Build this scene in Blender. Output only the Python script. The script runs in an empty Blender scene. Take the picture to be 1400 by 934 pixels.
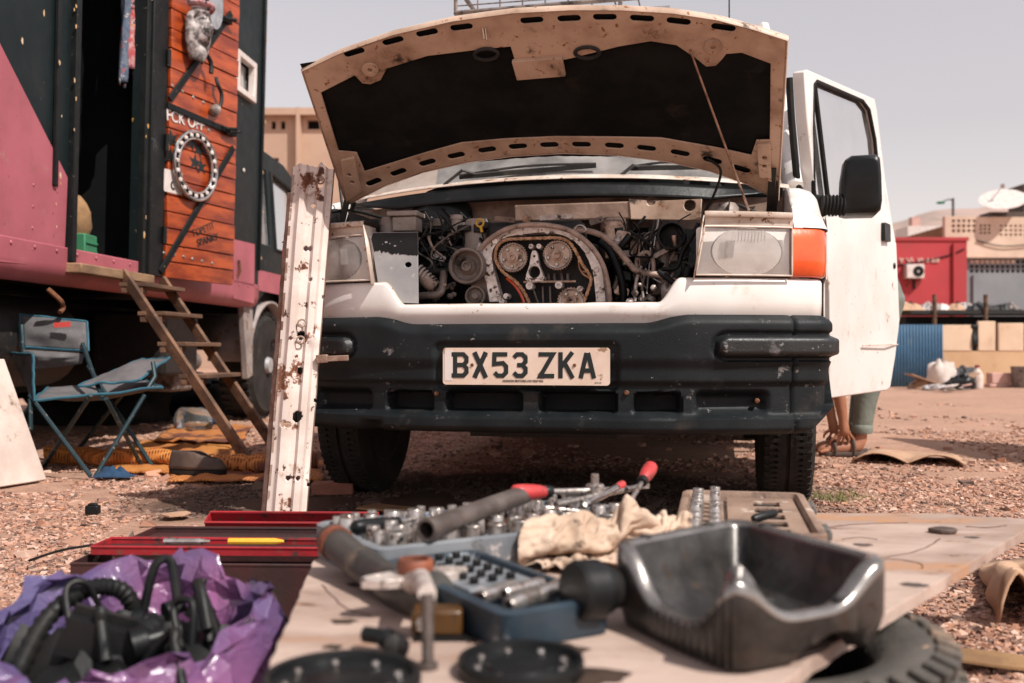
import bpy, bmesh, math, random
import numpy as np
from mathutils import Vector, Matrix, noise
from mathutils.geometry import tessellate_polygon, delaunay_2d_cdt
random.seed(7); rng = np.random.default_rng(7)
R = math.radians; pi = math.pi
SC = bpy.context.scene; COL = SC.collection

# ---------------------------------------------------------------- camera, sky, sun, exposure
EYE = 0.56                      # eye height in metres
FPX = 35.0 / 36.0 * 1400.0      # focal length in photo pixels
HZ = 480.0                      # horizon row in the photo
cam = bpy.data.cameras.new('camera'); co = bpy.data.objects.new('camera', cam); COL.objects.link(co)
cam.lens = 35.0; cam.sensor_width = 36.0; cam.clip_start = 0.02; cam.clip_end = 6000
cam.shift_y = (HZ - 467.0) / 1400.0
co.location = (0, 0, EYE); co.rotation_euler = (R(90), 0, 0)
cam.dof.use_dof = True; cam.dof.focus_distance = 3.0; cam.dof.aperture_fstop = 3.4; cam.dof.aperture_blades = 0
SC.camera = co
SUN = Vector((0.62, -0.55, 1.0)).normalized()      # towards the sun
world = bpy.data.worlds.new('World'); SC.world = world; world.use_nodes = True
wn = world.node_tree.nodes; wl = world.node_tree.links; wn.clear()
sky = wn.new('ShaderNodeTexSky'); sky.sky_type = 'NISHITA'; sky.sun_disc = False
sky.sun_elevation = math.asin(SUN.z); sky.sun_rotation = math.atan2(SUN.x, SUN.y)
sky.air_density = 2.0; sky.dust_density = 0.5; sky.ozone_density = 1.0; sky.altitude = 50
hs = wn.new('ShaderNodeHueSaturation'); hs.inputs['Saturation'].default_value = 0.22; hs.inputs['Value'].default_value = 1.0
tint = wn.new('ShaderNodeMix'); tint.data_type = 'RGBA'; tint.blend_type = 'MULTIPLY'; tint.inputs[0].default_value = 1.0
tint.inputs[7].default_value = (1.05, 0.955, 0.985, 1)
bg = wn.new('ShaderNodeBackground'); bg.inputs['Strength'].default_value = 0.114
wo = wn.new('ShaderNodeOutputWorld')
wl.new(sky.outputs[0], hs.inputs['Color']); wl.new(hs.outputs[0], tint.inputs[6]); wl.new(tint.outputs[2], bg.inputs['Color']); wl.new(bg.outputs[0], wo.inputs[0])
sd = bpy.data.lights.new('sun', 'SUN'); sd.energy = 5.0; sd.angle = R(0.5); sd.color = (1.0, 0.95, 0.88)
so = bpy.data.objects.new('sun', sd); COL.objects.link(so); so.rotation_euler = SUN.to_track_quat('Z', 'Y').to_euler(); so.location = (6, -3, 9)
SC.view_settings.view_transform = 'Standard'; SC.view_settings.look = 'None'; SC.view_settings.gamma = 1
SC.view_settings.exposure = 0.2; SC.view_settings.use_curve_mapping = False
SC.render.engine = 'CYCLES'
SC.cycles.max_bounces = 8; SC.cycles.transparent_max_bounces = 10

# ---------------------------------------------------------------- helpers
def W(px, py, d):
    return Vector(((px - 700) / FPX * d, d, EYE + (HZ - py) / FPX * d))
def G(px, py, z=0.0):
    d = (EYE - z) * FPX / (py - HZ); return W(px, py, d)
def ray_plane(M, axis, value, px, py):
    """where the photo's pixel ray meets the plane  local[axis] == value  of frame M (local coordinates)"""
    Mi = M.inverted(); o = Mi @ Vector((0, 0, EYE)); q = Mi @ W(px, py, 1.0); dr = q - o
    t = (value - o[axis]) / dr[axis]; return o + dr * t
def sm(a, b, x):
    t = min(1, max(0, (x - a) / (b - a))); return t * t * (3 - 2 * t)
def lerp(a, b, t): return a + (b - a) * t
def nz(p, s=1.0, o=0.0): return noise.noise(Vector((p[0] * s + o, p[1] * s - o, p[2] * s + 2 * o)))

class MB:
    def __init__(s): s.v = []; s.f = []; s.m = []
    def add(s, vs, fs, mi=0, M=None):
        b = len(s.v)
        if M is not None: vs = [M @ Vector(v) for v in vs]
        s.v += [tuple(v) for v in vs]
        s.f += [tuple(b + i for i in f) for f in fs]; s.m += [mi] * len(fs); return s
    def box(s, c, size, M=None, mi=0, rot=None):
        x, y, z = size[0] / 2, size[1] / 2, size[2] / 2
        vs = [Vector((i * x, j * y, k * z)) for i in (-1, 1) for j in (-1, 1) for k in (-1, 1)]
        if rot is not None: vs = [rot @ v for v in vs]
        vs = [v + Vector(c) for v in vs]
        return s.add(vs, [(0, 1, 3, 2), (4, 6, 7, 5), (0, 4, 5, 1), (2, 3, 7, 6), (0, 2, 6, 4), (1, 5, 7, 3)], mi, M)
    def bar(s, p0, p1, w, h, up=(0, 0, 1), mi=0):
        p0, p1 = Vector(p0), Vector(p1); d = (p1 - p0); L = d.length; d.normalize()
        u = Vector(up); r = d.cross(u).normalized(); u = r.cross(d)
        vs = [p + r * (a * w / 2) + u * (b * h / 2) for p in (p0, p1) for a, b in ((-1, -1), (1, -1), (1, 1), (-1, 1))]
        return s.add(vs, [(0, 1, 2, 3), (7, 6, 5, 4), (0, 4, 5, 1), (1, 5, 6, 2), (2, 6, 7, 3), (3, 7, 4, 0)], mi)
    def tube(s, pts, r, n=10, mi=0, closed=False, cap=True, ell=1.0):
        P = [Vector(p) for p in pts]; N = len(P)
        rs = r if isinstance(r, (list, tuple)) else [r] * N
        T = []
        for i in range(N):
            a = P[(i - 1) % N] if (closed or i > 0) else P[i]; b = P[(i + 1) % N] if (closed or i < N - 1) else P[i]
            t = b - a; T.append(t.normalized() if t.length > 1e-9 else Vector((0, 0, 1)))
        u = T[0].orthogonal().normalized(); vs = []; fs = []
        for i in range(N):
            if i > 0:
                q = T[i - 1].rotation_difference(T[i]); u = (q @ u)
            u = (u - T[i] * u.dot(T[i])).normalized(); w = T[i].cross(u)
            for k in range(n):
                a = 2 * pi * k / n; vs.append(P[i] + (u * math.cos(a) + w * math.sin(a) * ell) * rs[i])
        for i in range(N if closed else N - 1):
            j = (i + 1) % N
            for k in range(n): l = (k + 1) % n; fs.append((i * n + k, i * n + l, j * n + l, j * n + k))
        if cap and not closed:
            fs.append(tuple(range(n - 1, -1, -1))); fs.append(tuple((N - 1) * n + k for k in range(n)))
        return s.add(vs, fs, mi)
    def cyl(s, p0, p1, r0, r1=None, n=16, mi=0): return s.tube([p0, p1], [r0, r0 if r1 is None else r1], n, mi)
    def lathe(s, prof, n=24, M=None, mi=0, sx=1.0, sy=1.0):
        vs = []; fs = []; k = len(prof)
        for r, z in prof:
            for i in range(n): a = 2 * pi * i / n; vs.append((r * math.cos(a) * sx, r * math.sin(a) * sy, z))
        for j in range(k - 1):
            for i in range(n): l = (i + 1) % n; fs.append((j * n + i, j * n + l, (j + 1) * n + l, (j + 1) * n + i))
        if prof[0][0] > 1e-6: fs.append(tuple(range(n - 1, -1, -1)))
        if prof[-1][0] > 1e-6: fs.append(tuple((k - 1) * n + i for i in range(n)))
        return s.add(vs, fs, mi, M)
    def prism(s, outer, holes, t, fn, mi=0):
        """flat outline with holes, t thick, points mapped through fn(x, y, depth)"""
        loops = [[Vector((p[0], p[1], 0)) for p in L] for L in [outer] + list(holes)]
        flat = [p for L in loops for p in L]; n = len(flat)
        if holes:
            def inside(L, x, y):
                r = False; j = len(L) - 1
                for i in range(len(L)):
                    if (L[i].y > y) != (L[j].y > y) and x < (L[j].x - L[i].x) * (y - L[i].y) / (L[j].y - L[i].y) + L[i].x: r = not r
                    j = i
                return r
            ed = []; o = 0
            for L in loops: ed += [(o + i, o + (i + 1) % len(L)) for i in range(len(L))]; o += len(L)
            cv, ce, cf, ov, oe, of = delaunay_2d_cdt([Vector((p.x, p.y)) for p in flat], ed, [], 0, 1e-7)
            mp = [(w[0] if w else None) for w in ov]; tri = []
            for f in cf:
                cx = sum(cv[i].x for i in f) / len(f); cy = sum(cv[i].y for i in f) / len(f)
                if inside(loops[0], cx, cy) and not any(inside(L, cx, cy) for L in loops[1:]) and all(mp[i] is not None for i in f): tri.append(tuple(mp[i] for i in f))
        else: tri = tessellate_polygon(loops)
        vs = [fn(p.x, p.y, 0.0) for p in flat] + [fn(p.x, p.y, t) for p in flat]; fs = []
        for a, b, c in tri: fs.append((a, b, c)); fs.append((n + c, n + b, n + a))
        o = 0
        for L in loops:
            m = len(L)
            for i in range(m): j = (i + 1) % m; fs.append((o + i, o + j, n + o + j, n + o + i))
            o += m
        return s.add(vs, fs, mi)
    def grid(s, fn, nu, nv, mi=0, cu=False, cv=False, mfn=None):
        mu = nu if cu else nu + 1; mv = nv if cv else nv + 1
        vs = [fn(i / nu, j / nv) for i in range(mu) for j in range(mv)]; b = len(s.v)
        s.v += [tuple(v) for v in vs]
        for i in range(nu):
            for j in range(nv):
                a = (i % mu) * mv + j % mv; c = ((i + 1) % mu) * mv + j % mv; d = ((i + 1) % mu) * mv + (j + 1) % mv; e = (i % mu) * mv + (j + 1) % mv
                s.f.append((b + a, b + c, b + d, b + e)); s.m.append(mfn((i + .5) / nu, (j + .5) / nv) if mfn else mi)
        return s
    def build(s, name, mats, parent=None, smooth=40, bevel=0, loc=None, solid=0, fix=True, sub=0):
        me = bpy.data.meshes.new(name); me.from_pydata(s.v, [], s.f); me.validate()
        if not isinstance(mats, (list, tuple)): mats = [mats]
        for m in mats: me.materials.append(m)
        if len(mats) > 1 and len(me.polygons) == len(s.m): me.polygons.foreach_set('material_index', s.m)
        if fix:
            bm = bmesh.new(); bm.from_mesh(me); bmesh.ops.recalc_face_normals(bm, faces=bm.faces); bm.to_mesh(me); bm.free()
        if smooth:
            me.shade_smooth(); me.set_sharp_from_angle(angle=R(smooth))
        o = bpy.data.objects.new(name, me); COL.objects.link(o)
        if parent is not None: o.parent = parent
        if loc is not None: o.location = loc
        if solid:
            m = o.modifiers.new('solid', 'SOLIDIFY'); m.thickness = solid; m.offset = 0
        if bevel:
            m = o.modifiers.new('bevel', 'BEVEL'); m.width = bevel; m.segments = 2; m.limit_method = 'ANGLE'; m.angle_limit = R(35)
        if sub:
            m = o.modifiers.new('sub', 'SUBSURF'); m.levels = sub; m.render_levels = sub
        return o
def tag(o, label=None, cat=None, group=None, kind=None):
    if label: o['label'] = label
    if cat: o['category'] = cat
    if group: o['group'] = group
    if kind: o['kind'] = kind
    return o
def thing(name, label, cat, loc=(0, 0, 0), rot=(0, 0, 0), group=None):
    o = bpy.data.objects.new(name, None); COL.objects.link(o); o.location = loc; o.rotation_euler = rot
    o.empty_display_size = .1
    return tag(o, label, cat, group)
def copy_tree(o, parent=None):
    c = o.copy(); COL.objects.link(c)
    if parent is not None: c.parent = parent
    for ch in list(o.children): copy_tree(ch, c)
    return c
def smoothpath(pts, n=8):
    P = [Vector(p) for p in pts]; out = []
    for i in range(len(P) - 1):
        p0 = P[max(0, i - 1)]; p1 = P[i]; p2 = P[i + 1]; p3 = P[min(len(P) - 1, i + 2)]
        for k in range(n):
            t = k / n
            out.append(0.5 * ((2 * p1) + (p2 - p0) * t + (2 * p0 - 5 * p1 + 4 * p2 - p3) * t * t + (3 * p1 - p0 - 3 * p2 + p3) * t ** 3))
    out.append(P[-1]); return out
def capsule2(cx, cy, L, h, ang=0, n=6):
    r = h / 2; pts = []
    for sgn, a0 in ((1, -pi / 2), (-1, pi / 2)):
        for k in range(n + 1):
            a = a0 + pi * k / n; pts.append((sgn * (L / 2 - r) + r * math.cos(a), r * math.sin(a)))
    c, q = math.cos(ang), math.sin(ang)
    return [(cx + x * c - y * q, cy + x * q + y * c) for x, y in pts]
def circ2(cx, cy, r, n=16, sx=1.0): return [(cx + r * sx * math.cos(2 * pi * k / n), cy + r * math.sin(2 * pi * k / n)) for k in range(n)]
def rrect(cx, cy, w, h, r, n=4):
    pts = []
    for sx, sy, a0 in ((1, 1, 0), (-1, 1, pi / 2), (-1, -1, pi), (1, -1, 3 * pi / 2)):
        for k in range(n + 1):
            a = a0 + pi / 2 * k / n; pts.append((cx + sx * (w / 2 - r) + r * math.cos(a), cy + sy * (h / 2 - r) + r * math.sin(a)))
    return pts

# ---------------------------------------------------------------- materials
MAT = {}
def pm(name, c1, c2=None, sc=5, rough=.6, metal=0, bump=.15, bsc=60, spots=(), coat=0, rvar=.15, lo=.35, hi=.65, stretch=None, spec=.5, gen=False):
    """principled material: two colours blended by noise, optional spots (colour, cover 0..1, scale, rough), fine bump"""
    m = bpy.data.materials.new(name); m.use_nodes = True; N = m.node_tree.nodes; L = m.node_tree.links; N.clear()
    out = N.new('ShaderNodeOutputMaterial'); b = N.new('ShaderNodeBsdfPrincipled'); L.new(b.outputs[0], out.inputs[0])
    tc = N.new('ShaderNodeTexCoord'); vec = tc.outputs['Generated' if gen else 'Object']
    oi = N.new('ShaderNodeObjectInfo'); vm_ = N.new('ShaderNodeVectorMath'); vm_.operation = 'MULTIPLY_ADD'; cx_ = N.new('ShaderNodeCombineXYZ')
    for q_ in range(3): L.new(oi.outputs['Random'], cx_.inputs[q_])
    vm_.inputs[1].default_value = (17.0 / sc, 29.0 / sc, 41.0 / sc); L.new(cx_.outputs[0], vm_.inputs[0]); L.new(vec, vm_.inputs[2]); vec = vm_.outputs[0]
    if stretch:
        mp = N.new('ShaderNodeMapping'); mp.inputs['Scale'].default_value = stretch; L.new(vec, mp.inputs[0]); vec = mp.outputs[0]
    def nse(scale, det=6, rgh=.6):
        n = N.new('ShaderNodeTexNoise'); n.inputs['Scale'].default_value = scale; n.inputs['Detail'].default_value = det; n.inputs['Roughness'].default_value = rgh
        L.new(vec, n.inputs['Vector']); return n.outputs['Fac']
    def ramp(f, a, c):
        r = N.new('ShaderNodeMapRange'); r.inputs[1].default_value = a; r.inputs[2].default_value = c; r.interpolation_type = 'SMOOTHSTEP'
        L.new(f, r.inputs[0]); return r.outputs[0]
    def mix(f, a, c):
        x = N.new('ShaderNodeMix'); x.data_type = 'RGBA'; L.new(f, x.inputs[0])
        for s_, q in ((6, a), (7, c)):
            if isinstance(q, tuple): x.inputs[s_].default_value = (*q[:3], 1)
            else: L.new(q, x.inputs[s_])
        return x.outputs[2]
    if c2 is None: c2 = tuple(v * .75 for v in c1)
    f1 = nse(sc); col = mix(ramp(f1, lo, hi), tuple(c1), tuple(c2))
    rg = N.new('ShaderNodeMapRange'); rg.inputs[3].default_value = max(.03, rough - rvar); rg.inputs[4].default_value = min(1, rough + rvar); L.new(nse(sc * 3.3), rg.inputs[0]); rgh = rg.outputs[0]
    bf = nse(bsc, 5, .65)
    for sp in spots:
        c, cov, ssc = sp[:3]; th = .64 - .34 * cov
        fs = ramp(nse(ssc, 8, .68), th, th + (sp[4] * .7 if len(sp) > 4 else .035)); col = mix(fs, col, tuple(c))
        if len(sp) > 3 and sp[3] is not None:
            x = N.new('ShaderNodeMix'); L.new(fs, x.inputs[0]); L.new(rgh, x.inputs[2]); x.inputs[3].default_value = sp[3]; rgh = x.outputs[0]
    L.new(col, b.inputs['Base Color']); L.new(rgh, b.inputs['Roughness']); b.inputs['Metallic'].default_value = metal
    b.inputs['Specular IOR Level'].default_value = spec
    if coat: b.inputs['Coat Weight'].default_value = coat; b.inputs['Coat Roughness'].default_value = .12
    if bump:
        bp = N.new('ShaderNodeBump'); bp.inputs['Strength'].default_value = bump; bp.inputs['Distance'].default_value = .01; L.new(bf, bp.inputs['Height']); L.new(bp.outputs[0], b.inputs['Normal'])
    MAT[name] = m; return m
def glass(name, tint=(.9, .92, .92), dust=.25, dustc=(.6, .55, .5), rough=.03, ior=1.5):
    """thin pane: see-through share, mirror share and a film of dust"""
    m = bpy.data.materials.new(name); m.use_nodes = True; N = m.node_tree.nodes; L = m.node_tree.links; N.clear()
    out = N.new('ShaderNodeOutputMaterial'); tr = N.new('ShaderNodeBsdfTransparent'); tr.inputs[0].default_value = (*tint, 1)
    gl = N.new('ShaderNodeBsdfGlossy'); gl.inputs['Roughness'].default_value = rough
    fr = N.new('ShaderNodeFresnel'); fr.inputs[0].default_value = ior
    a = N.new('ShaderNodeMixShader'); L.new(fr.outputs[0], a.inputs[0]); L.new(tr.outputs[0], a.inputs[1]); L.new(gl.outputs[0], a.inputs[2])
    df = N.new('ShaderNodeBsdfDiffuse'); df.inputs[0].default_value = (*dustc, 1)
    tc = N.new('ShaderNodeTexCoord'); n = N.new('ShaderNodeTexNoise'); n.inputs['Scale'].default_value = 9; n.inputs['Detail'].default_value = 8; L.new(tc.outputs['Object'], n.inputs['Vector'])
    mr = N.new('ShaderNodeMapRange'); mr.inputs[1].default_value = .3; mr.inputs[2].default_value = .75; mr.inputs[3].default_value = dust * .5; mr.inputs[4].default_value = dust * 1.5; L.new(n.outputs['Fac'], mr.inputs[0])
    c = N.new('ShaderNodeMixShader'); L.new(mr.outputs[0], c.inputs[0]); L.new(a.outputs[0], c.inputs[1]); L.new(df.outputs[0], c.inputs[2]); L.new(c.outputs[0], out.inputs[0])
    MAT[name] = m; return m

RUST = (.16, .055, .025); DIRT = (.20, .12, .075); SOOT = (.02, .018, .016)
pm('van_white', (.74, .70, .67), (.66, .61, .57), sc=3, rough=.32, bump=.03, bsc=25, coat=.25, spots=[((.44, .34, .27), .19, 5, .6, .25), ((.30, .19, .13), .02, 12, .8, .12), (RUST, -.045, 30, .9)])
pm('van_slam', (.62, .53, .46), (.46, .36, .29), sc=9, rough=.45, bump=.05, spots=[((.30, .17, .10), .22, 14, .8, .15), (RUST, .14, 22, .9)])
pm('bonnet_cream', (.52, .375, .285), (.34, .225, .16), sc=5, rough=.5, bump=.06, spots=[((.20, .105, .06), .30, 5, .8, .3), ((.035, .022, .016), .17, 8, .8, .18), ((.22, .085, .03), .10, 38, .9), ((.02, .015, .012), .04, 5, .8, .1)])
pm('pad_black', (.006, .007, .0075), (.012, .012, .012), sc=8, rough=.85, bump=.5, bsc=30, spots=[((.022, .018, .015), .12, 7, .9, .2)], spec=.1)
pm('bumper', (.0045, .0066, .0078), (.0100, .0125, .0140), sc=6, rough=.55, spec=.24, bump=.12, bsc=140, spots=[((.060, .056, .055), .16, 9, .8, .3), ((.22, .20, .19), -.04, 34, .8, .05), ((.045, .034, .027), .20, 4, .85, .3), ((.16, .145, .14), .0, 14, .85, .08)])
pm('bumper_strip', (.007, .0085, .009), (.013, .014, .015), sc=8, rough=.4, bump=.2, bsc=160, spots=[((.20, .185, .18), .10, 40, .8, .08), ((.10, .09, .088), .14, 12, .8, .2)])
pm('black', (.003, .0045, .005), (.007, .007, .007), rough=.7, bump=.1, spec=.2)
pm('black_plastic', (.0045, .0055, .006), (.010, .010, .010), sc=10, rough=.38, bump=.08, spots=[((.06, .05, .045), .0, 14, .85, .2)], spec=.28)
pm('rubber', (.010, .010, .010), (.022, .020, .018), sc=9, rough=.75, bump=.25, bsc=120, spots=[((.07, .052, .042), .15, 7, .9, .25)], spec=.2)
pm('tyre', (.018, .0165, .0155), (.034, .030, .027), sc=7, rough=.8, bump=.35, bsc=90, spots=[((.10, .072, .055), .16, 6, .9, .3)], spec=.15)
pm('plate', (.72, .57, .47), (.64, .48, .38), sc=9, rough=.4, bump=.03, coat=.2, spots=[((.30, .18, .11), .09, 16, .8), ((.46, .33, .26), .16, 7, .7, .2)])
pm('plate_left', (.70, .62, .58), (.62, .54, .50), sc=9, rough=.45, bump=.02)
pm('letter', (.005, .010, .011), (.008, .014, .014), rough=.45, bump=.02)
pm('rust', (.20, .075, .03), (.09, .035, .018), sc=30, rough=.9, bump=.5, bsc=90)
pm('cast_alu', (.68, .59, .54), (.42, .35, .31), sc=20, rough=.45, metal=.4, bump=.2, bsc=90, spots=[((.10, .06, .04), .28, 26, .7, .2), ((.03, .022, .018), .16, 12, .6)])
pm('gasket_alu', (.86, .78, .73), (.58, .50, .45), sc=30, rough=.42, metal=.35, bump=.2, bsc=120, spots=[((.12, .07, .05), .24, 40, .7)])
pm('steel_oily', (.42, .30, .235), (.22, .14, .105), sc=24, rough=.32, metal=.8, bump=.12, spots=[((.06, .04, .03), .26, 24, .4, .15)])
pm('chain', (.55, .33, .20), (.24, .12, .065), sc=60, rough=.4, metal=.7, bump=.2)
pm('engine_dark', (.014, .011, .0095), (.0055, .0055, .006), sc=14, rough=.6, bump=.4, bsc=50, spots=[((.09, .055, .04), .12, 20, .8, .15)])
pm('engine_grey', (.24, .19, .165), (.11, .085, .072), sc=14, rough=.55, metal=.2, bump=.3, bsc=50, spots=[((.035, .025, .02), .3, 14, .5, .12)])
pm('hose_tan', (.40, .285, .23), (.20, .135, .105), sc=18, rough=.6, bump=.15, spots=[((.05, .035, .03), .22, 18, .7)])
pm('hose_black', (.005, .006, .0065), (.012, .011, .010), sc=14, rough=.5, bump=.1, spec=.25)
pm('sheet_grey', (.30, .30, .31), (.40, .39, .39), sc=7, rough=.5, metal=.2, bump=.05, spots=[((.10, .10, .10), .10, 7, .5, .2), ((.55, .50, .48), .05, 24, .6)])
pm('firewall', (.27, .18, .135), (.14, .085, .06), sc=9, rough=.7, bump=.2, spots=[((.13, .075, .05), .26, 12, .9, .25), ((.04, .028, .022), .06, 7, .9, .25)])
pm('reservoir', (.40, .33, .29), (.28, .22, .185), sc=10, rough=.45, bump=.04, spots=[((.2, .13, .1), .2, 12, .8, .2)])
pm('yellow', (.75, .42, .03), (.6, .3, .02), rough=.5, bump=.03)
pm('chrome', (.75, .73, .70), (.55, .52, .5), sc=20, rough=.18, metal=1, bump=.03)
pm('tool_steel', (.55, .51, .48), (.36, .31, .28), sc=40, rough=.3, metal=.85, bump=.08, spots=[((.12, .06, .04), .20, 60, .8), ((.03, .03, .03), .14, 30, .5)])
pm('reflector', (.66, .60, .56), (.50, .44, .40), sc=7, rough=.2, metal=.85, bump=.02)
pm('lamp_housing', (.78, .74, .71), (.68, .63, .60), sc=8, rough=.45, metal=.0, bump=.05)
pm('amber', (.82, .105, .018), (.70, .075, .012), sc=8, rough=.22, bump=.05, coat=.6)
pm('wiper', (.009, .010, .010), (.03, .025, .022), sc=20, rough=.6, bump=.1)
glass('lamp_glass', (.96, .95, .93), .20, (.80, .75, .72), .04)
glass('screen_glass', (.55, .6, .6), .30, (.62, .58, .55), .05)
glass('door_glass', (.97, .97, .97), .07, (.8, .74, .72), .02, ior=1.1)
glass('cab_glass', (.3, .34, .35), .20, (.5, .5, .5), .04)

# ================================================================ ground and setting
def oil_shade_mask(N, L):
    """old oil under the van and painted van shade to the left: 1 inside the stain or shade"""
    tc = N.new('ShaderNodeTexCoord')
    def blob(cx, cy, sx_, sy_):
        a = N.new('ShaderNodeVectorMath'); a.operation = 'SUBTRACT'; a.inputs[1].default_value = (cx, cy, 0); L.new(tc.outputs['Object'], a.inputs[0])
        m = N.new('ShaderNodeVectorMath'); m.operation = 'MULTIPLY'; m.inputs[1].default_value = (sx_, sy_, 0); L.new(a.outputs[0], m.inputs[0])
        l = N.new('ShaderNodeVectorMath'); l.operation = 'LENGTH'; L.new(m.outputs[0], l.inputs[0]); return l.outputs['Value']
    mn = N.new('ShaderNodeMath'); mn.operation = 'MINIMUM'; L.new(blob(.10, 3.85, .80, 1.05), mn.inputs[0]); L.new(blob(-.85, 3.75, 1.5, 1.9), mn.inputs[1])  # oil under the van; second blob paints the van's shade to the left
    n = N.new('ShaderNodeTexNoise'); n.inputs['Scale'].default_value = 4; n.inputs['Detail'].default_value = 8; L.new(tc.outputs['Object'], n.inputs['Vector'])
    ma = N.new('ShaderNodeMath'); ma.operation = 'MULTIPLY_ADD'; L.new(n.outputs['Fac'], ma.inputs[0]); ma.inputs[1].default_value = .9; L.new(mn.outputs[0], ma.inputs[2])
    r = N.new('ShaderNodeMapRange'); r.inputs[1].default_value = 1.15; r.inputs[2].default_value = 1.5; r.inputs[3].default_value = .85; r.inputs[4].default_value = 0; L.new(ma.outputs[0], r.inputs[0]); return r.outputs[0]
def ground_mat():
    m = bpy.data.materials.new('ground'); m.use_nodes = True; N = m.node_tree.nodes; L = m.node_tree.links; N.clear()
    out = N.new('ShaderNodeOutputMaterial'); b = N.new('ShaderNodeBsdfPrincipled'); L.new(b.outputs[0], out.inputs[0])
    tc = N.new('ShaderNodeTexCoord')
    def nse(s, d=8, r=.6):
        n = N.new('ShaderNodeTexNoise'); n.inputs['Scale'].default_value = s; n.inputs['Detail'].default_value = d; n.inputs['Roughness'].default_value = r
        L.new(tc.outputs['Object'], n.inputs['Vector']); return n.outputs['Fac']
    def rp(f, a, c, x=0., y=1.):
        r = N.new('ShaderNodeMapRange'); r.inputs[1].default_value = a; r.inputs[2].default_value = c; r.inputs[3].default_value = x; r.inputs[4].default_value = y; L.new(f, r.inputs[0]); return r.outputs[0]
    def mix(f, a, c):
        x = N.new('ShaderNodeMix'); x.data_type = 'RGBA'; L.new(f, x.inputs[0])
        for s_, q in ((6, a), (7, c)):
            if isinstance(q, tuple): x.inputs[s_].default_value = (*q, 1)
            else: L.new(q, x.inputs[s_])
        return x.outputs[2]
    c = mix(rp(nse(.9), .35, .65), (.43, .255, .182), (.34, .205, .148))
    c = mix(rp(nse(7), .45, .7), c, (.45, .28, .205))
    c = mix(rp(nse(60, 4), .5, .75), c, (.16, .10, .08))
    c = mix(rp(nse(2.2), .60, .70, 0, .55), c, (.30, .13, .07))
    c = mix(oil_shade_mask(N, L), c, (.060, .040, .031))
    L.new(c, b.inputs['Base Color']); b.inputs['Roughness'].default_value = .95; b.inputs['Specular IOR Level'].default_value = .1
    bp = N.new('ShaderNodeBump'); bp.inputs['Strength'].default_value = .7; bp.inputs['Distance'].default_value = .012; L.new(nse(55, 6, .7), bp.inputs['Height']); L.new(bp.outputs[0], b.inputs['Normal'])
    return m
def gz(x, y):
    f = 1 - sm(9, 16, math.hypot(x, y - 3))
    return f * (.010 * noise.noise(Vector((x * 1.7, y * 1.7, 3.1))) + .006 * noise.noise(Vector((x * 6, y * 6, 1.1)))) - .004
mb = MB()
ax = sorted(set([round(-6 + .12 * i, 3) for i in range(101)] + [s * (6 * 1.32 ** k) for k in range(1, 25) for s in (-1, 1)]))
ay = sorted(set([round(-3 + .12 * i, 3) for i in range(101)] + [9 + 3 * (1.32 ** k - 1) for k in range(1, 25)] + [-3 - 3 * (1.32 ** k - 1) for k in range(1, 22)]))
nx, ny = len(ax), len(ay)
mb.add([(x, y, gz(x, y)) for x in ax for y in ay], [(i * ny + j, (i + 1) * ny + j, (i + 1) * ny + j + 1, i * ny + j + 1) for i in range(nx - 1) for j in range(ny - 1)])
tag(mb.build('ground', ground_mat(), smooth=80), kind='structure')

def stone_mat():
    m = bpy.data.materials.new('stones'); m.use_nodes = True; N = m.node_tree.nodes; L = m.node_tree.links
    b = N['Principled BSDF']; g = N.new('ShaderNodeNewGeometry'); r = N.new('ShaderNodeValToRGB')
    cols = [(0.416, 0.235, 0.166), (0.239, 0.134, 0.101), (0.479, 0.302, 0.227), (0.353, 0.184, 0.126), (0.542, 0.369, 0.293), (0.139, 0.089, 0.073), (0.428, 0.246, 0.182), (0.365, 0.224, 0.172), (0.466, 0.246, 0.162)]
    r.color_ramp.interpolation = 'CONSTANT'; e = r.color_ramp.elements
    e[0].color = (*cols[0], 1); e[1].position = 1 / 9; e[1].color = (*cols[1], 1)
    for i in range(2, 9): q = e.new(i / 9); q.color = (*cols[i], 1)
    L.new(g.outputs['Random Per Island'], r.inputs[0]); x = N.new('ShaderNodeMix'); x.data_type = 'RGBA'; L.new(oil_shade_mask(N, L), x.inputs[0]); L.new(r.outputs[0], x.inputs[6]); x.inputs[7].default_value = (.062, .044, .036, 1); L.new(x.outputs[2], b.inputs['Base Color'])
    b.inputs['Roughness'].default_value = .85; b.inputs['Specular IOR Level'].default_value = .25
    return m
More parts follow.
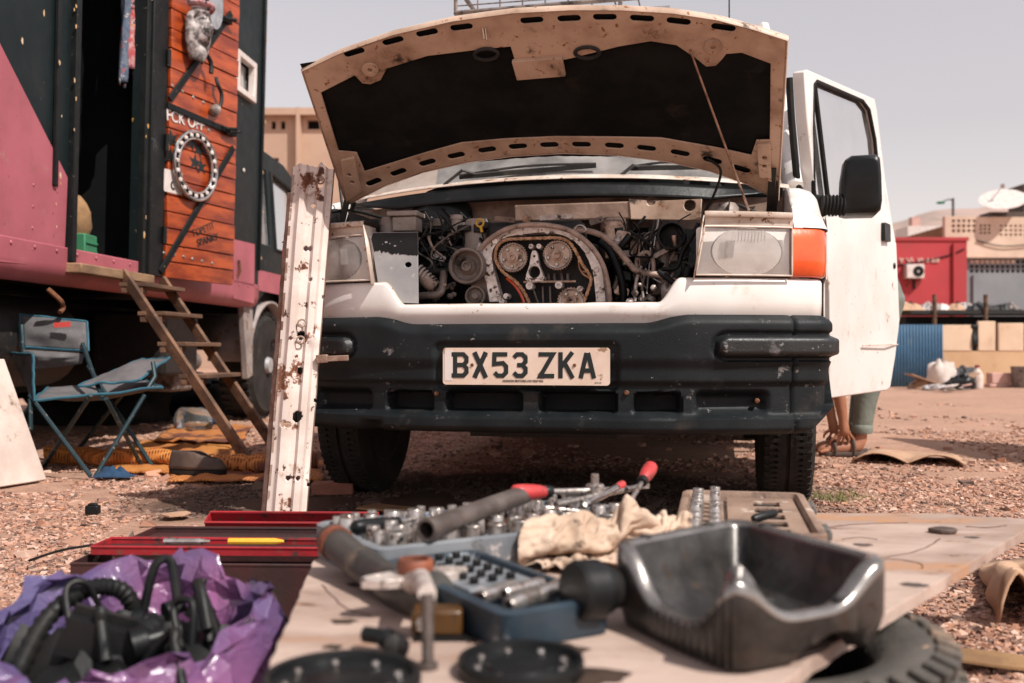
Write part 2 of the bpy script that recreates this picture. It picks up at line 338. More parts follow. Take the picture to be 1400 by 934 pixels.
def rock_field(name, boxes, seed, mat):
    """loose stones: many small distorted icosahedra in one mesh"""
    bv = np.array([(x, y, z) for x in (-.8, .8) for y in (-.8, .8) for z in (-.8, .8)]); q = [(0, 1, 3, 2), (4, 6, 7, 5), (0, 4, 5, 1), (2, 3, 7, 6), (0, 2, 6, 4), (1, 5, 7, 3)]; bf = np.array([t for a, b, c, d in q for t in ((a, b, c), (a, c, d))])
    r = np.random.default_rng(seed); V = []; F = []; off = 0; nv = len(bv)
    for (x0, x1, y0, y1, n, s0, s1, keep) in boxes:
        x = r.uniform(x0, x1, n); y = r.uniform(y0, y1, n)
        k = np.array([abs(a) < .56 * b + .15 and keep(a, b) for a, b in zip(x, y)]); x, y = x[k], y[k]; n = len(x)
        s = s0 + (s1 - s0) * r.random(n) ** 3.0
        sx = s * r.uniform(.8, 1.5, n); sy = s * r.uniform(.5, 1.1, n); szz = s * r.uniform(.35, .75, n); a = r.uniform(0, 6.28, n)
        jit = 1 + r.uniform(-.55, .45, (n, nv, 3)); P = bv[None] * jit
        P = P * np.stack([sx, sy, szz], 1)[:, None, :]; t = r.uniform(-.5, .5, n)
        ct, st = np.cos(t)[:, None], np.sin(t)[:, None]; Y = P[..., 1] * ct - P[..., 2] * st; Z = P[..., 1] * st + P[..., 2] * ct
        ca, sa = np.cos(a)[:, None], np.sin(a)[:, None]; X = P[..., 0] * ca - Y * sa; Y2 = P[..., 0] * sa + Y * ca
        z0 = np.array([gz(p, q) for p, q in zip(x, y)])
        V.append(np.stack([X + x[:, None], Y2 + y[:, None], Z + (z0 + szz * .35)[:, None]], 2).reshape(-1, 3))
        F.append((bf[None] + (off + np.arange(n) * nv)[:, None, None]).reshape(-1, 3)); off += n * nv
    V = np.concatenate(V); F = np.concatenate(F); me = bpy.data.meshes.new(name)
    me.vertices.add(len(V)); me.vertices.foreach_set('co', V.ravel().astype(np.float32)); me.loops.add(F.size); me.loops.foreach_set('vertex_index', F.ravel().astype(np.int32))
    me.polygons.add(len(F)); me.polygons.foreach_set('loop_start', np.arange(0, F.size, 3, dtype=np.int32)); me.update(calc_edges=True)
    me.shade_flat(); me.materials.append(mat); o = bpy.data.objects.new(name, me); COL.objects.link(o); return o
dens = lambda a, b: noise.noise(Vector((a * 1.1, b * 1.1, 7.7))) + .9 * noise.noise(Vector((a * 4, b * 4, 1.7))) > -.45
far = lambda a, b: noise.noise(Vector((a * .9, b * .9, 7.7))) > -.25 - .12 * (6 - b)
boxes = [(-1.6, 1.7, 1.5, 3.0, 82000, .0015, .0092, lambda a, b: True), (-2.6, 2.4, 3.0, 4.6, 70000, .0018, .0100, dens), (-3.4, 3.6, 4.6, 7.0, 30000, .0025, .0125, far), (-3, 6, 7, 12, 5000, .005, .025, far), (-2.6, 2.8, 1.6, 6, 420, .012, .034, lambda a, b: True)]
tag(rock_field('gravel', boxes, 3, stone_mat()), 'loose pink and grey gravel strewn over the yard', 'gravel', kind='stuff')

# hills behind the yard
pm('hill', (.40, .28, .24), (.30, .24, .21), sc=.02, rough=1, bump=.2, bsc=.2, spots=[((.20, .18, .15), .3, .05, None, .2)], spec=.05)
def hillz(px):
    return HZ - (312 - 38 * math.exp(-((px - 1480) / 190) ** 2) - 10 * math.exp(-((px - 1290) / 60) ** 2) + 150 * sm(1150, 700, px) + 6 * noise.noise(Vector((px * .02, 0, 0))))
def hillfn(a, b):
    px = lerp(560, 2300, a); d = lerp(260, 620, b); z = max(0, hillz(px) / FPX * 430) * math.sin(b * pi) ** .8 if 0 < b < 1 else 0
    p = W(px, 480, d); return (p.x, p.y, z + 1.2 * noise.noise(Vector((p.x * .03, p.y * .03, 0))) * math.sin(b * pi) - .4)
tag(MB().grid(hillfn, 90, 24).build('hills', MAT['hill'], smooth=60), kind='structure')

# ================================================================ the white van
VROT = -12.0
van = thing('van', 'white van with its bonnet propped open and engine exposed', 'van', (.04, 3.05, 0), (0, 0, R(VROT)))
VM = Matrix.Translation((.04, 3.05, 0)) @ Matrix.Rotation(R(VROT), 4, 'Z')
def V(px, py, v): return ray_plane(VM, 1, v, px, py)          # pixel -> (u, v, z) on a plane across the van
# plan path of the front (right half), arc sampled
half = []; u = 0.0
while u < .875: half.append((u, 0.0 if u < .25 else .16 * ((u - .25) / .6) ** 2)); u += .0075
u0, v0 = half[-1]; a0 = math.atan(2 * .16 * (u0 - .25) / .36)
for k in range(1, 15):
    a = a0 + (pi / 2 - a0) * k / 14; half.append((u0 + .085 * (math.sin(a) - math.sin(a0)), v0 + .085 * (math.cos(a0) - math.cos(a))))
v = half[-1][1]; ue = half[-1][0]
while v < .46: v += .012; half.append((ue, v))
full = [(-a, b) for a, b in reversed(half[1:])] + half
nrm = []
for i in range(len(full)):
    a = full[max(0, i - 1)]; b = full[min(len(full) - 1, i + 1)]; t = Vector((b[0] - a[0], b[1] - a[1])).normalized(); nrm.append((t.y, -t.x))
NPATH = len(full)
def onpath(i, off): return full[i][0] + nrm[i][0] * off, full[i][1] + nrm[i][1] * off
def pathv(uu):
    uu = abs(uu)
    return 0.0 if uu < .25 else .16 * ((uu - .25) / .6) ** 2
def ztop(uu): return lerp(.645, .674, sm(.36, .50, abs(uu)))
def box_sd(x, z, x0, x1, z0, z1, r):
    qx = abs(x - (x0 + x1) / 2) - (x1 - x0) / 2 + r; qz = abs(z - (z0 + z1) / 2) - (z1 - z0) / 2 + r
    return math.hypot(max(qx, 0), max(qz, 0)) + min(max(qx, qz), 0) - r
UX = lambda px, py, vv=0.0: V(px, py, vv).x
gr = [(UX(a, 550), UX(b, 550)) for a, b in ((524, 590), (609, 713), (737, 842), (866, 932))]
fog = [(UX(953, 550, .06), UX(1052, 550, .10))]; fog.append((-fog[0][1], -fog[0][0]))
strip0 = UX(978, 475, .05)
def bump_h(i, z):
    uu, vv = full[i]; s = abs(uu) + (max(0, vv - .2) if abs(uu) > .9 else 0)
    zt = ztop(uu); h = 0.012 * sm(.50, .54, z)
    h -= .045 * max(0, 1 - (zt - z) / .035) ** 2.2
    h -= .012 * sm(.47, .455, z) * sm(.355, .37, z)
    h += .016 * sm(.37, .355, z); h -= .03 * max(0, 1 - (z - .308) / .02) ** 2
    m = 0
    # shallow bay round the number plate
    h -= .012 * sm(.006, -.006, box_sd(uu, z, -.285, .285, .44, .585, .02))
    for a, b in gr:
        if a - .03 < uu < b + .03:
            sl = (z - .405) * (.35 if uu < (a + b) / 2 else -.35) * (1 if a < -.2 or b > .3 else .25)
            d = box_sd(uu, z, a + max(0, sl) * .6, b + min(0, sl) * .6, .374, .434, .010)
            h -= .055 * sm(.004, -.006, d); m = 1 if d < -.001 else m
    for a, b in fog:
        zz0 = .372 + .03 * sm(.0, 1., (b - uu) / (b - a) if a > 0 else (uu - a) / (b - a)) * 0
        d = box_sd(uu, z, a, b, zz0, .437, .016); h -= .035 * sm(.010, -.018, d)
    if s > strip0 - .03:
        d = box_sd(s, z, strip0, 1.6, .541, .607, .032)
        h += .020 * sm(.004, -.014, d) - .010 * sm(.012, .003, abs(d - .004)); m = 2 if d < .0 else m
    g = abs(s - .80)
    if m != 2: h -= .012 * sm(.006, .001, g)
    # tear in the lower lip near the passenger-side wheel
    if -.60 < uu < -.40 and z < .36: h -= .05 * sm(.05, .0, abs(uu + .50 - .4 * (z - .33))) * sm(.345, .325, z)
    return h, m
NZ = 62
def bumpfn():
    mb = MB(); rows = []; mats = []
    for i in range(NPATH):
        zt = ztop(full[i][0]); col = []; mc = []
        s = abs(full[i][0]); endlift = .11 * sm(.80, .95, s) ** 1.5 + .12 * sm(.25, .46, full[i][1] if s > .85 else 0)
        for j in range(NZ + 1):
            z = lerp(.308, zt, j / NZ); h, m = bump_h(i, z); x, y = onpath(i, h); zz = max(z, .308 + endlift) if z < .308 + endlift else z
            col.append((x, y, zz)); mc.append(m)
        x, y = onpath(i, -.09); col.append((x, y, zt - .004)); mc.append(0)
        x, y = onpath(i, -.07); col.insert(0, (x, y, .318 + endlift)); mc.insert(0, 0)
        rows.append(col); mats.append(mc)
    n = NZ + 3; mb.v = [p for c in rows for p in c]
    for i in range(NPATH - 1):
        for j in range(n - 1): mb.f.append((i * n + j, (i + 1) * n + j, (i + 1) * n + j + 1, i * n + j + 1)); mb.m.append(mats[i][j])
    return mb
bumper = bumpfn().build('bumper', [MAT['bumper'], MAT['black'], MAT['bumper_strip']], van, smooth=50, fix=False)
for px, py in ((598, 538), (857, 537), (1035, 548)):
    p = V(px, py, .02 if px < 1000 else .12); MB().lathe([(.0, .006), (.006, .005), (.008, 0), (.008, -.03)], 10, Matrix.Translation((p.x, p.y - .01, p.z)) @ Matrix.Rotation(R(90), 4, 'X')).build('bolt', MAT['rust'], bumper)

# number plate
pc = V(718, 501, -.006); PW, PH = .520, .114
plate = MB().prism(rrect(pc.x, pc.z, PW, PH, .010), [], .004, lambda x, z, d: (x, -.010 + d, z)).build('number_plate', MAT['plate'], van)
MB().prism(rrect(pc.x - PW / 2 + .019, pc.z + .003, .026, .096, .003), [], .0006, lambda x, z, d: (x, -.0108 + d, z)).build('blank_band', MAT['plate_left'], plate)
for dx in (-.166, .153): MB().lathe([(0, .003), (.004, .0028), (.0055, 0)], 10, Matrix.Translation((pc.x + dx, -.0105, pc.z + .004)) @ Matrix.Rotation(R(90), 4, 'X')).build('screw', MAT['rust'], plate)
def stroke(mb, pts, w, y, closed=False):
    P = [Vector((p[0], p[1])) for p in pts]; n = len(P); Ls = []
    for i in range(n):
        a = P[i - 1] if (i > 0 or closed) else None; b = P[(i + 1) % n] if (i < n - 1 or closed) else None
        d1 = (P[i] - a).normalized() if a is not None else None; d2 = (b - P[i]).normalized() if b is not None else None
        if d1 is None: nn = Vector((-d2.y, d2.x)); k = 1
        elif d2 is None: nn = Vector((-d1.y, d1.x)); k = 1
        else:
            t = (d1 + d2).normalized(); nn = Vector((-t.y, t.x)); k = 1 / max(.5, nn.dot(Vector((-d1.y, d1.x))))
        Ls.append((P[i] + nn * (w / 2 * k), P[i] - nn * (w / 2 * k)))
    vs = [(q.x, y, q.y) for pr in Ls for q in pr]
    mb.add(vs, [(2 * i, 2 * i + 1, (2 * i + 3) % (2 * n), (2 * i + 2) % (2 * n)) for i in range(n if closed else n - 1)])
LW, LH, SW = .050, .079, .0135
h2, w2, e = LH / 2 - SW / 2, LW / 2 - SW / 2, .010
def B_(m, x, z, y):
    stroke(m, [(x - w2, z - h2 - SW / 2), (x - w2, z + h2 + SW / 2)], SW, y); stroke(m, [(x - w2 - .011, z + h2), (x + w2 - e, z + h2), (x + w2, z + h2 - e), (x + w2, z + e), (x + w2 - e, z), (x - w2, z)], SW, y - .0002)
    stroke(m, [(x + w2 - e, z), (x + w2, z - e), (x + w2, z - h2 + e), (x + w2 - e, z - h2), (x - w2 - .011, z - h2)], SW, y - .0004)
def X_(m, x, z, y): stroke(m, [(x - w2, z - LH / 2), (x + w2, z + LH / 2)], SW * 1.1, y); stroke(m, [(x - w2, z + LH / 2), (x + w2, z - LH / 2)], SW * 1.1, y - .0002)
def F_(m, x, z, y): stroke(m, [(x + w2 + .004, z + h2), (x - w2, z + h2), (x - w2 - .001, z + .003), (x + w2 - e, z + .006), (x + w2, z - e + .006), (x + w2, z - h2 + e), (x + w2 - e, z - h2), (x - w2 + e, z - h2), (x - w2, z - h2 + e)], SW, y)
def T_(m, x, z, y):
    stroke(m, [(x - w2, z + h2 - e), (x - w2 + e, z + h2), (x + w2 - e, z + h2), (x + w2, z + h2 - e), (x + w2, z + e), (x + w2 - e, z), (x - .008, z)], SW, y)
    stroke(m, [(x + w2 - e, z), (x + w2, z - e), (x + w2, z - h2 + e), (x + w2 - e, z - h2), (x - w2 + e, z - h2), (x - w2, z - h2 + e)], SW, y - .0002)
def Z_(m, x, z, y): stroke(m, [(x - w2 - .006, z + h2), (x + w2 + .002, z + h2), (x - w2, z - h2), (x + w2 + .006, z - h2)], SW, y)
def K_(m, x, z, y): stroke(m, [(x - w2, z - LH / 2), (x - w2, z + LH / 2)], SW, y); stroke(m, [(x - w2, z - .008), (x + w2, z + LH / 2)], SW, y - .0002); stroke(m, [(x - w2 + .013, z + .006), (x + w2 + .001, z - LH / 2)], SW, y - .0004)
def A_(m, x, z, y): stroke(m, [(x - w2 - .002, z - LH / 2), (x - .002, z + LH / 2 - .002)], SW, y); stroke(m, [(x + .002, z + LH / 2 - .002), (x + w2 + .002, z - LH / 2)], SW, y - .0002); stroke(m, [(x - w2 + .006, z - .016), (x + w2 - .006, z - .016)], SW, y - .0004)
mb = MB()
for fnc, px in ((B_, 630), (X_, 656.5), (F_, 684), (T_, 710.5), (Z_, 747), (K_, 774.5), (A_, 803)):
    fnc(mb, V(px, 500, -.011).x, pc.z + .004, -.0113)
mb.build('lettering', MAT['letter'], plate, smooth=0, fix=False)
def text_obj(body, size, mat, name, parent, M, ext=.0003):
    cu = bpy.data.curves.new(name, 'FONT'); cu.body = body; cu.size = size; cu.align_x = 'CENTER'; cu.align_y = 'CENTER'; cu.extrude = ext; cu.offset = size * .015
    t = bpy.data.objects.new(name, cu); me = bpy.data.meshes.new_from_object(t); bpy.data.objects.remove(t)
    o = bpy.data.objects.new(name, me); COL.objects.link(o); me.materials.append(mat); o.parent = parent; o.matrix_local = M; return o
text_obj('HUDSON MOTORS LTD PE25 1SA', .0085, MAT['letter'], 'dealer_lettering', plate, Matrix.Translation((pc.x - .006, -.0112, pc.z - .0445)) @ Matrix.Rotation(R(90), 4, 'X'))
text_obj('BS AU 145d', .004, MAT['letter'], 'standard_mark', plate, Matrix.Translation((pc.x + .225, -.0112, pc.z - .048)) @ Matrix.Rotation(R(90), 4, 'X'))

# white front panel under the lamps and the slam-panel lip
def zt2(uu): return lerp(.708, .782, sm(.405, .475, abs(uu)))
rows = []
for i in range(NPATH):
    zt = zt2(full[i][0]); c = []
    for (off, z) in ((-.075, .60), (-.035, .635), (-.030, .66), (-.022, .668), (-.020, lerp(.668, zt, .35)), (-.020, zt - .012), (-.024, zt - .003), (-.032, zt), (-.062, zt - .001), (-.066, zt - .006), (-.068, zt - .05)):
        x, y = onpath(i, off); c.append((x, y, z + (0 if abs(full[i][0]) > .42 else .0025 * noise.noise(Vector((x * 9, 0, z))))))
    rows.append(c)
mb = MB(); n = 11; mb.v = [p for c in rows for p in c]
for i in range(NPATH - 1):
    for j in range(n - 1): mb.f.append((i * n + j, (i + 1) * n + j, (i + 1) * n + j + 1, i * n + j + 1)); mb.m.append(1 if (j >= 6 or (abs(full[i][0]) < .40 and False)) else 0)
mb.build('front_panel', [MAT['van_white'], MAT['van_slam']], van, smooth=50, fix=False)

# headlamps, indicators, fenders
def idx_u(t): return min(range(NPATH), key=lambda i: abs(full[i][0] - t) + (10 if full[i][1] > .2 else 0))
def path_strip(mb, i0, i1, prof, mi=0, slant=0):
    """prof: list of (offset, z); swept along the front path between samples i0..i1"""
    n = len(prof); vs = []; fs = []
    for i in range(i0, i1 + 1):
        for off, z in prof: x, y = onpath(i, off); vs.append((x, y, z))
    for i in range(i1 - i0):
        for j in range(n - 1): fs.append((i * n + j, (i + 1) * n + j, (i + 1) * n + j + 1, i * n + j + 1))
    mb.add(vs, fs, mi)
LZ0, LZ1 = .786, .936
for sgn in (1, -1):
    ua, ub = .512, .800
    hl = bpy.data.objects.new('headlight', None); COL.objects.link(hl); hl.parent = van
    P = lambda uu, off, z: (sgn * uu, pathv(uu) + off, z)
    lens = lambda a, b: P(lerp(ua + .006 + .022 * b, ub - .006, a), .012 - .012 * math.sin(pi * a) * math.sin(pi * b), lerp(LZ0 + .006, LZ1 - .006, b))
    MB().grid(lens, 24, 12).build('lens', MAT['lamp_glass'], hl)
    for (a0_, a1_, b0_, b1_) in ((.40, .70, .72, .97), (.27, .36, .35, .72)):   # moulded prism blocks in the glass
        mb = MB()
        for k in range(9): a = lerp(a0_, a1_, k / 8); mb.tube([Vector(lens(a, b)) + Vector((0, -.001, 0)) for b in (b0_, (b0_ + b1_) / 2, b1_)], .0013, 5)
        mb.build('lens_prism', MAT['lamp_glass'], hl)
    mb = MB(); cx, cz = (ua + ub) / 2 + .008, (LZ0 + LZ1) / 2
    mb.lathe([(.0, .075), (.03, .072), (.06, .055), (.085, .025), (.094, .004), (.098, .0)], 32, Matrix.Translation(P(cx, .035, cz)) @ Matrix.Rotation(sgn * math.atan(2 * .16 * (cx - .25) / .36), 4, 'Z') @ Matrix.Rotation(R(-90), 4, 'X'), sx=1.12, sy=.76)
    mb.build('reflector', MAT['reflector'], hl, fix=True)
    mb = MB()
    outer = [(ua, LZ0), (ub, LZ0), (ub, LZ1), (ua + .030, LZ1)]
    mb.prism(rrect((ua + ub) / 2, cz, ub - ua - .004, LZ1 - LZ0 - .004, .01), [circ2(cx, cz, .0735, 28, 1.47)], .004, lambda x, z, d: P(x, .036 + d, z))
    mb.build('housing', MAT['lamp_housing'], hl)
    mb = MB()
    mb.lathe([(0, 0), (.012, 0), (.014, .01), (.014, .03)], 14, Matrix.Translation(P(cx, .055, cz)) @ Matrix.Rotation(R(-90), 4, 'X')); mb.build('bulb_cap', MAT['sheet_grey'], hl)
    fr = [P(ua + .002, .004, LZ0 + .002), P(ub - .002, .004, LZ0 + .002), P(ub - .002, .004, LZ1 - .002), P(ua + .028, .004, LZ1 - .002)]
    mb = MB(); loop = []
    for a, b in zip(fr, fr[1:] + fr[:1]):
        for k in range(8):
            q = Vector(a).lerp(Vector(b), k / 8); q.y = pathv(q.x) + .006; loop.append(q)
    mb.tube(loop, .0032, 8, closed=True)
    inner = [(ua - .006, LZ0), (ua + .024, LZ1 + .012), (ua + .024, LZ1 + .012), (ua - .006, LZ0)]
    mb.build('bezel', MAT['van_slam'], hl)
    mb = MB()                                     # inner cheek beside the lamp
    mb.add([P(ua - .004, .000, LZ0 - .012), P(ua + .026, .000, LZ1 + .03), P(ua + .020, .10, LZ1 + .03), P(ua - .010, .10, LZ0 - .012)], [(0, 1, 2, 3)]); mb.build('cheek', MAT['van_slam'], hl, solid=.003)
    # lip and shelf above the lamp
    mb = MB()
    mb.grid(lambda a, b: P(lerp(ua + .028, ub + .002, a), [.026, .022, .012, .008, .009, .02, .19][int(round(b * 6))] + .0, [LZ1 + .002, LZ1 + .026, LZ1 + .028, LZ1 + .034, LZ1 + .042, LZ1 + .046, LZ1 + .050][int(round(b * 6))]), 16, 6)
    mb.build('lamp_panel_top', MAT['van_slam'], van)
    # indicator wrapping round the corner
    i0 = idx_u(sgn * .806); i1 = NPATH - 1 if sgn > 0 else 0
    end = next(i for i in range(NPATH) if full[i][0] * sgn > .9 and full[i][1] < .33) if sgn > 0 else next(i for i in range(NPATH) if full[i][0] < -.9 and full[i][1] < .33)
    if sgn > 0: end = max(i for i in range(NPATH) if full[i][1] < .30)
    else: end = min(i for i in range(NPATH) if full[i][1] < .30)
    lo, hi = min(i0, end), max(i0, end)
    ind = MB(); path_strip(ind, lo, hi, [(-.05, LZ0), (-.018, LZ0), (-.010, LZ0 + .006), (-.006, LZ0 + .05), (-.006, LZ1 - .05), (-.010, LZ1 - .006), (-.018, LZ1), (-.05, LZ1)])
    io = ind.build('indicator', MAT['amber'], van, smooth=50)
    # fender over the indicator
    def fend(a, b):
        ctr = [(.918, LZ1 + .004), (.918, LZ1 + .03), (.916, LZ1 + .06), (.905, LZ1 + .095), (.884, LZ1 + .118), (.85, LZ1 + .130), (.812, LZ1 + .134), (.806, LZ1 + .126), (.804, LZ1 + .06), (.804, LZ1 + .0)]
        t = b * 9; k = min(8, int(t)); uu = lerp(ctr[k][0], ctr[k + 1][0], t - k); z = lerp(ctr[k][1], ctr[k + 1][1], t - k)
        vf = .15 + 1.25 * max(0, uu - .80) + .12 * (z - LZ1) / .13
        v = lerp(vf, .95, a); up = .075 * sm(.15, .8, v)
        return (sgn * uu, v, z - (.055 * (1 - sm(.0, .35, a)) if z > LZ1 + .05 else 0) + up * min(1, (z - LZ1) / .1))
    MB().grid(fend, 24, 27).build('fender', MAT['van_white'], van, smooth=60, solid=.002)
    _hu = [p[0] for p in half if p[1] < .30]; _hv = [p[1] for p in half if p[1] < .30]
    def ffront(a, b):
        q = Vector(fend(0, min(b, 6.99 / 9))); lowp = Vector((q.x * .999, float(np.interp(abs(q.x), _hu, _hv)) + .012, LZ1 + .001)); return tuple(lowp.lerp(q, a) + Vector((0, -.010 * math.sin(pi * a), 0)))
    MB().grid(ffront, 6, 27).build('fender_front', MAT['van_white'], van, smooth=60)
    # flank with wheel arch
    arch = [( .80 + .40 * math.cos(a), .33 + .40 * math.sin(a)) for a in [pi * k / 16 for k in range(17)]]
    if sgn > 0:
        side = [(1.2, .36)] + [(1.16, .36)] + [p for p in arch if p[1] > .36] + [(.44, .36), (.44, .66), (.36, .67), (.36, .78), (.29, .786), (.29, .93), (.95, .95), (.95, .50), (1.2, .50)]
        side2 = [(1.95, .36), (4.6, .36), (4.6, 1.12), (1.95, 1.12)]
    else:
        side = [(1.2, .36)] + [p for p in arch if p[1] > .36] + [(.44, .36), (.44, .66), (.36, .67), (.36, .78), (.29, .786), (.29, .93), (.95, 1.12), (4.6, 1.12), (4.6, .36)]
        side2 = None
    mb = MB(); mb.prism(side, [], .004, lambda y, z, d: (sgn * (.915 - d), y, z))
    if side2: mb.prism(side2, [], .004, lambda y, z, d: (sgn * (.915 - d), y, z)); mb.box((sgn * .88, 1.57, .43), (.06, .8, .12))
    mb.build('side_panel', MAT['van_white'], van)

# windscreen, scuttle, roof, body shell
scr = lambda a, b: (lerp(-.80, .80, a) * lerp(1, .86, b), lerp(.52 + .20 * (2 * a - 1) ** 2, 1.18 + .12 * (2 * a - 1) ** 2, b), lerp(1.185 - .02 * (2 * a - 1) ** 2, 1.90, b) )
MB().grid(scr, 24, 8).build('windscreen', MAT['screen_glass'], van)
mb = MB(); mb.grid(lambda a, b: (lerp(-.82, .82, a), .42 + .20 * (2 * a - 1) ** 2 + .115 * b, 1.158 + .030 * b - .028 * (2 * a - 1) ** 2 + (.006 * math.sin(b * pi))), 40, 5)
mb.build('scuttle_panel', MAT['van_slam'], van, solid=.003)
mb = MB(); mb.grid(lambda a, b: (lerp(-.76, .74, a), .40 + .16 * (2 * a - 1) ** 2 + .03 * b, 1.145 - .052 * (1 - b) * min(1, 6 * min(a, 1 - a) + .25) - .026 * (2 * a - 1) ** 2 + 0), 40, 4)
mb.build('scuttle_seal', MAT['black_plastic'], van, solid=.006)
for (x0, y0, x1, y1, bx0, by0, bx1, by1) in ((607, 253, 632, 233, 628, 240, 815, 224), (845, 243, 866, 226, 862, 228, 965, 226)):
    wp = bpy.data.objects.new('wiper', None); COL.objects.link(wp); wp.parent = van
    vv = .50; a = V(x0, y0, vv); b = V(x1, y1, vv); c = V(bx0, by0, vv + .02); d = V(bx1, by1, vv + .03); m = c.lerp(d, .5)
    mb = MB(); mb.tube([a, b, c.lerp(d, .12), m], [.006, .006, .005, .004], 8); mb.build('wiper_arm', MAT['wiper'], wp)
    mb = MB(); mb.tube(smoothpath([c, c.lerp(d, .3) + Vector((0, 0, .010)), m + Vector((0, 0, .013)), c.lerp(d, .7) + Vector((0, 0, .010)), d], 4), .0045, 6); mb.build('wiper_bow', MAT['wiper'], wp)
    mb = MB(); mb.bar(c - Vector((0, 0, .006)), d - Vector((0, 0, .006)), .006, .016); mb.build('wiper_blade', MAT['rubber'], wp)
def shell(a, b):                                       # a: front to back, b: across the roof from flank to flank
    t = 2 * b - 1; s = 1 if t > 0 else -1; t = abs(t)
    ctr = [(0, 2.085), (.35, 2.07), (.58, 2.03), (.72, 1.96), (.79, 1.85), (.83, 1.7)]
    q = t * 5; k = min(4, int(q)); uu = lerp(ctr[k][0], ctr[k + 1][0], q - k); z = lerp(ctr[k][1], ctr[k + 1][1], q - k)
    v = lerp(1.18 + .12 * (uu / .8) ** 2, 4.6, a); fr = max(0, 1 - a * 12) ** 2
    return (s * uu, v, z - fr * (z - 1.89) * .9 if z > 1.89 else z)
MB().grid(shell, 40, 40).build('roof', MAT['van_white'], van, smooth=60, solid=.004)
for sgn in (1, -1):
    mb = MB(); mb.tube([(sgn * .845, .80, 1.16), (sgn * .80, 1.05, 1.55), (sgn * .745, 1.28, 1.90)], .032, 8, ell=1.3); mb.build('windscreen_pillar', MAT['van_white'], van)
    y0 = 1.95 if sgn > 0 else 2.0
    mb = MB(); mb.add([(sgn * .915, y0, 1.11), (sgn * .915, 4.6, 1.11), (sgn * .832, 4.6, 1.705), (sgn * .832, y0, 1.705)], [(0, 1, 2, 3)]); mb.build('upper_side', MAT['van_white'], van, solid=.004)
mb = MB(); mb.add([(-.91, 4.6, .36), (.91, 4.6, .36), (.91, 4.6, 1.12), (.83, 4.6, 1.71), (.5, 4.6, 2.04), (-.5, 4.6, 2.04), (-.83, 4.6, 1.71), (-.91, 4.6, 1.12)], [tuple(range(8))]); mb.build('rear_panel', MAT['van_white'], van)
mb = MB(); mb.box((0, 2.7, .40), (1.7, 3.8, .06)); mb.box((0, .62, .36), (1.1, .9, .05)); mb.box((0, 2.0, 1.1), (1.7, .03, 1.3)); mb.build('floor_pan', MAT['black'], van)
mb = MB(); mb.cyl((-.75, .82, .33), (.75, .82, .33), .045); mb.cyl((-.75, 3.6, .33), (.75, 3.6, .33), .05); mb.box((-.42, 2.4, .37), (.09, 4.1, .11)); mb.box((.42, 2.4, .37), (.09, 4.1, .11)); mb.box((0, .45, .33), (.5, .3, .12)); mb.build('chassis', MAT['engine_dark'], van)
mb = MB(); mb.tube([(.15, 1.4, 1.02), (.5, 1.4, 1.02)], .01); mb.lathe([(.17, -.012), (.19, 0), (.17, .012)], 24, Matrix.Translation((.42, 1.25, 1.18)) @ Matrix.Rotation(R(60), 4, 'X')); mb.box((0, .95, 1.08), (1.5, .25, .12)); mb.build('dashboard', MAT['black'], van)

# wheels
def make_wheel(parent, x, y, rr=.33, w=.19, side=1):
    wh = bpy.data.objects.new('wheel', None); COL.objects.link(wh); wh.parent = parent; wh.location = (x, y, rr)
    M = Matrix.Rotation(R(90), 4, 'Y')
    prof = [(rr * .62, -w * .40), (rr * .80, -w * .50), (rr * .93, -w * .47), (rr * .985, -w * .40)]
    hw = w * .40
    for c in (-.55, 0., .55):                         # circumferential grooves
        prof += [(rr, hw * (c - .09)), (rr - .009, hw * (c - .06)), (rr - .009, hw * (c + .06)), (rr, hw * (c + .09))]
    prof += [(rr * .985, w * .40), (rr * .93, w * .47), (rr * .80, w * .50), (rr * .62, w * .40)]
    mb = MB(); mb.lathe(prof, 56, M)
    nb = 60                                           # shoulder sipes and blocks
    for k in range(nb):
        for s in (-1, 1):
            a = 2 * pi * (k + (.5 if s > 0 else 0)) / nb; q = Matrix.Rotation(a, 4, 'X')
            mb.box((s * w * .365, 0, rr * .990), (w * .10, .013, .008), M=q)
    for k in range(90):
        for c in (-.28, .28):
            q = Matrix.Rotation(2 * pi * (k + c) / 90, 4, 'X'); mb.box((c * w * .8, 0, rr - .0005), (w * .20, .012, .005), M=q)
    t = mb.build('tyre', MAT['tyre'], wh, smooth=35)
    mb = MB(); mb.lathe([(0, side * w * .18), (rr * .2, side * w * .22), (rr * .25, side * w * .10), (rr * .5, side * w * .08), (rr * .56, side * w * .36), (rr * .64, side * w * .42), (rr * .64, -side * w * .42), (rr * .5, -side * w * .3)], 32, M); mb.build('rim', MAT['engine_dark'], wh)
    for k in range(5): a = 2 * pi * k / 5; mb = MB(); mb.cyl((side * w * .09, .085 * math.cos(a), .085 * math.sin(a)), (side * w * .2, .085 * math.cos(a), .085 * math.sin(a)), .011, n=6); mb.build('wheel_nut', MAT['steel_oily'], wh)
    return wh
for x, s in ((-.81, -1), (.81, 1)): make_wheel(van, x, .82, side=s)
for x, s in ((-.80, -1), (.80, 1)): make_wheel(van, x, 3.6, side=s)

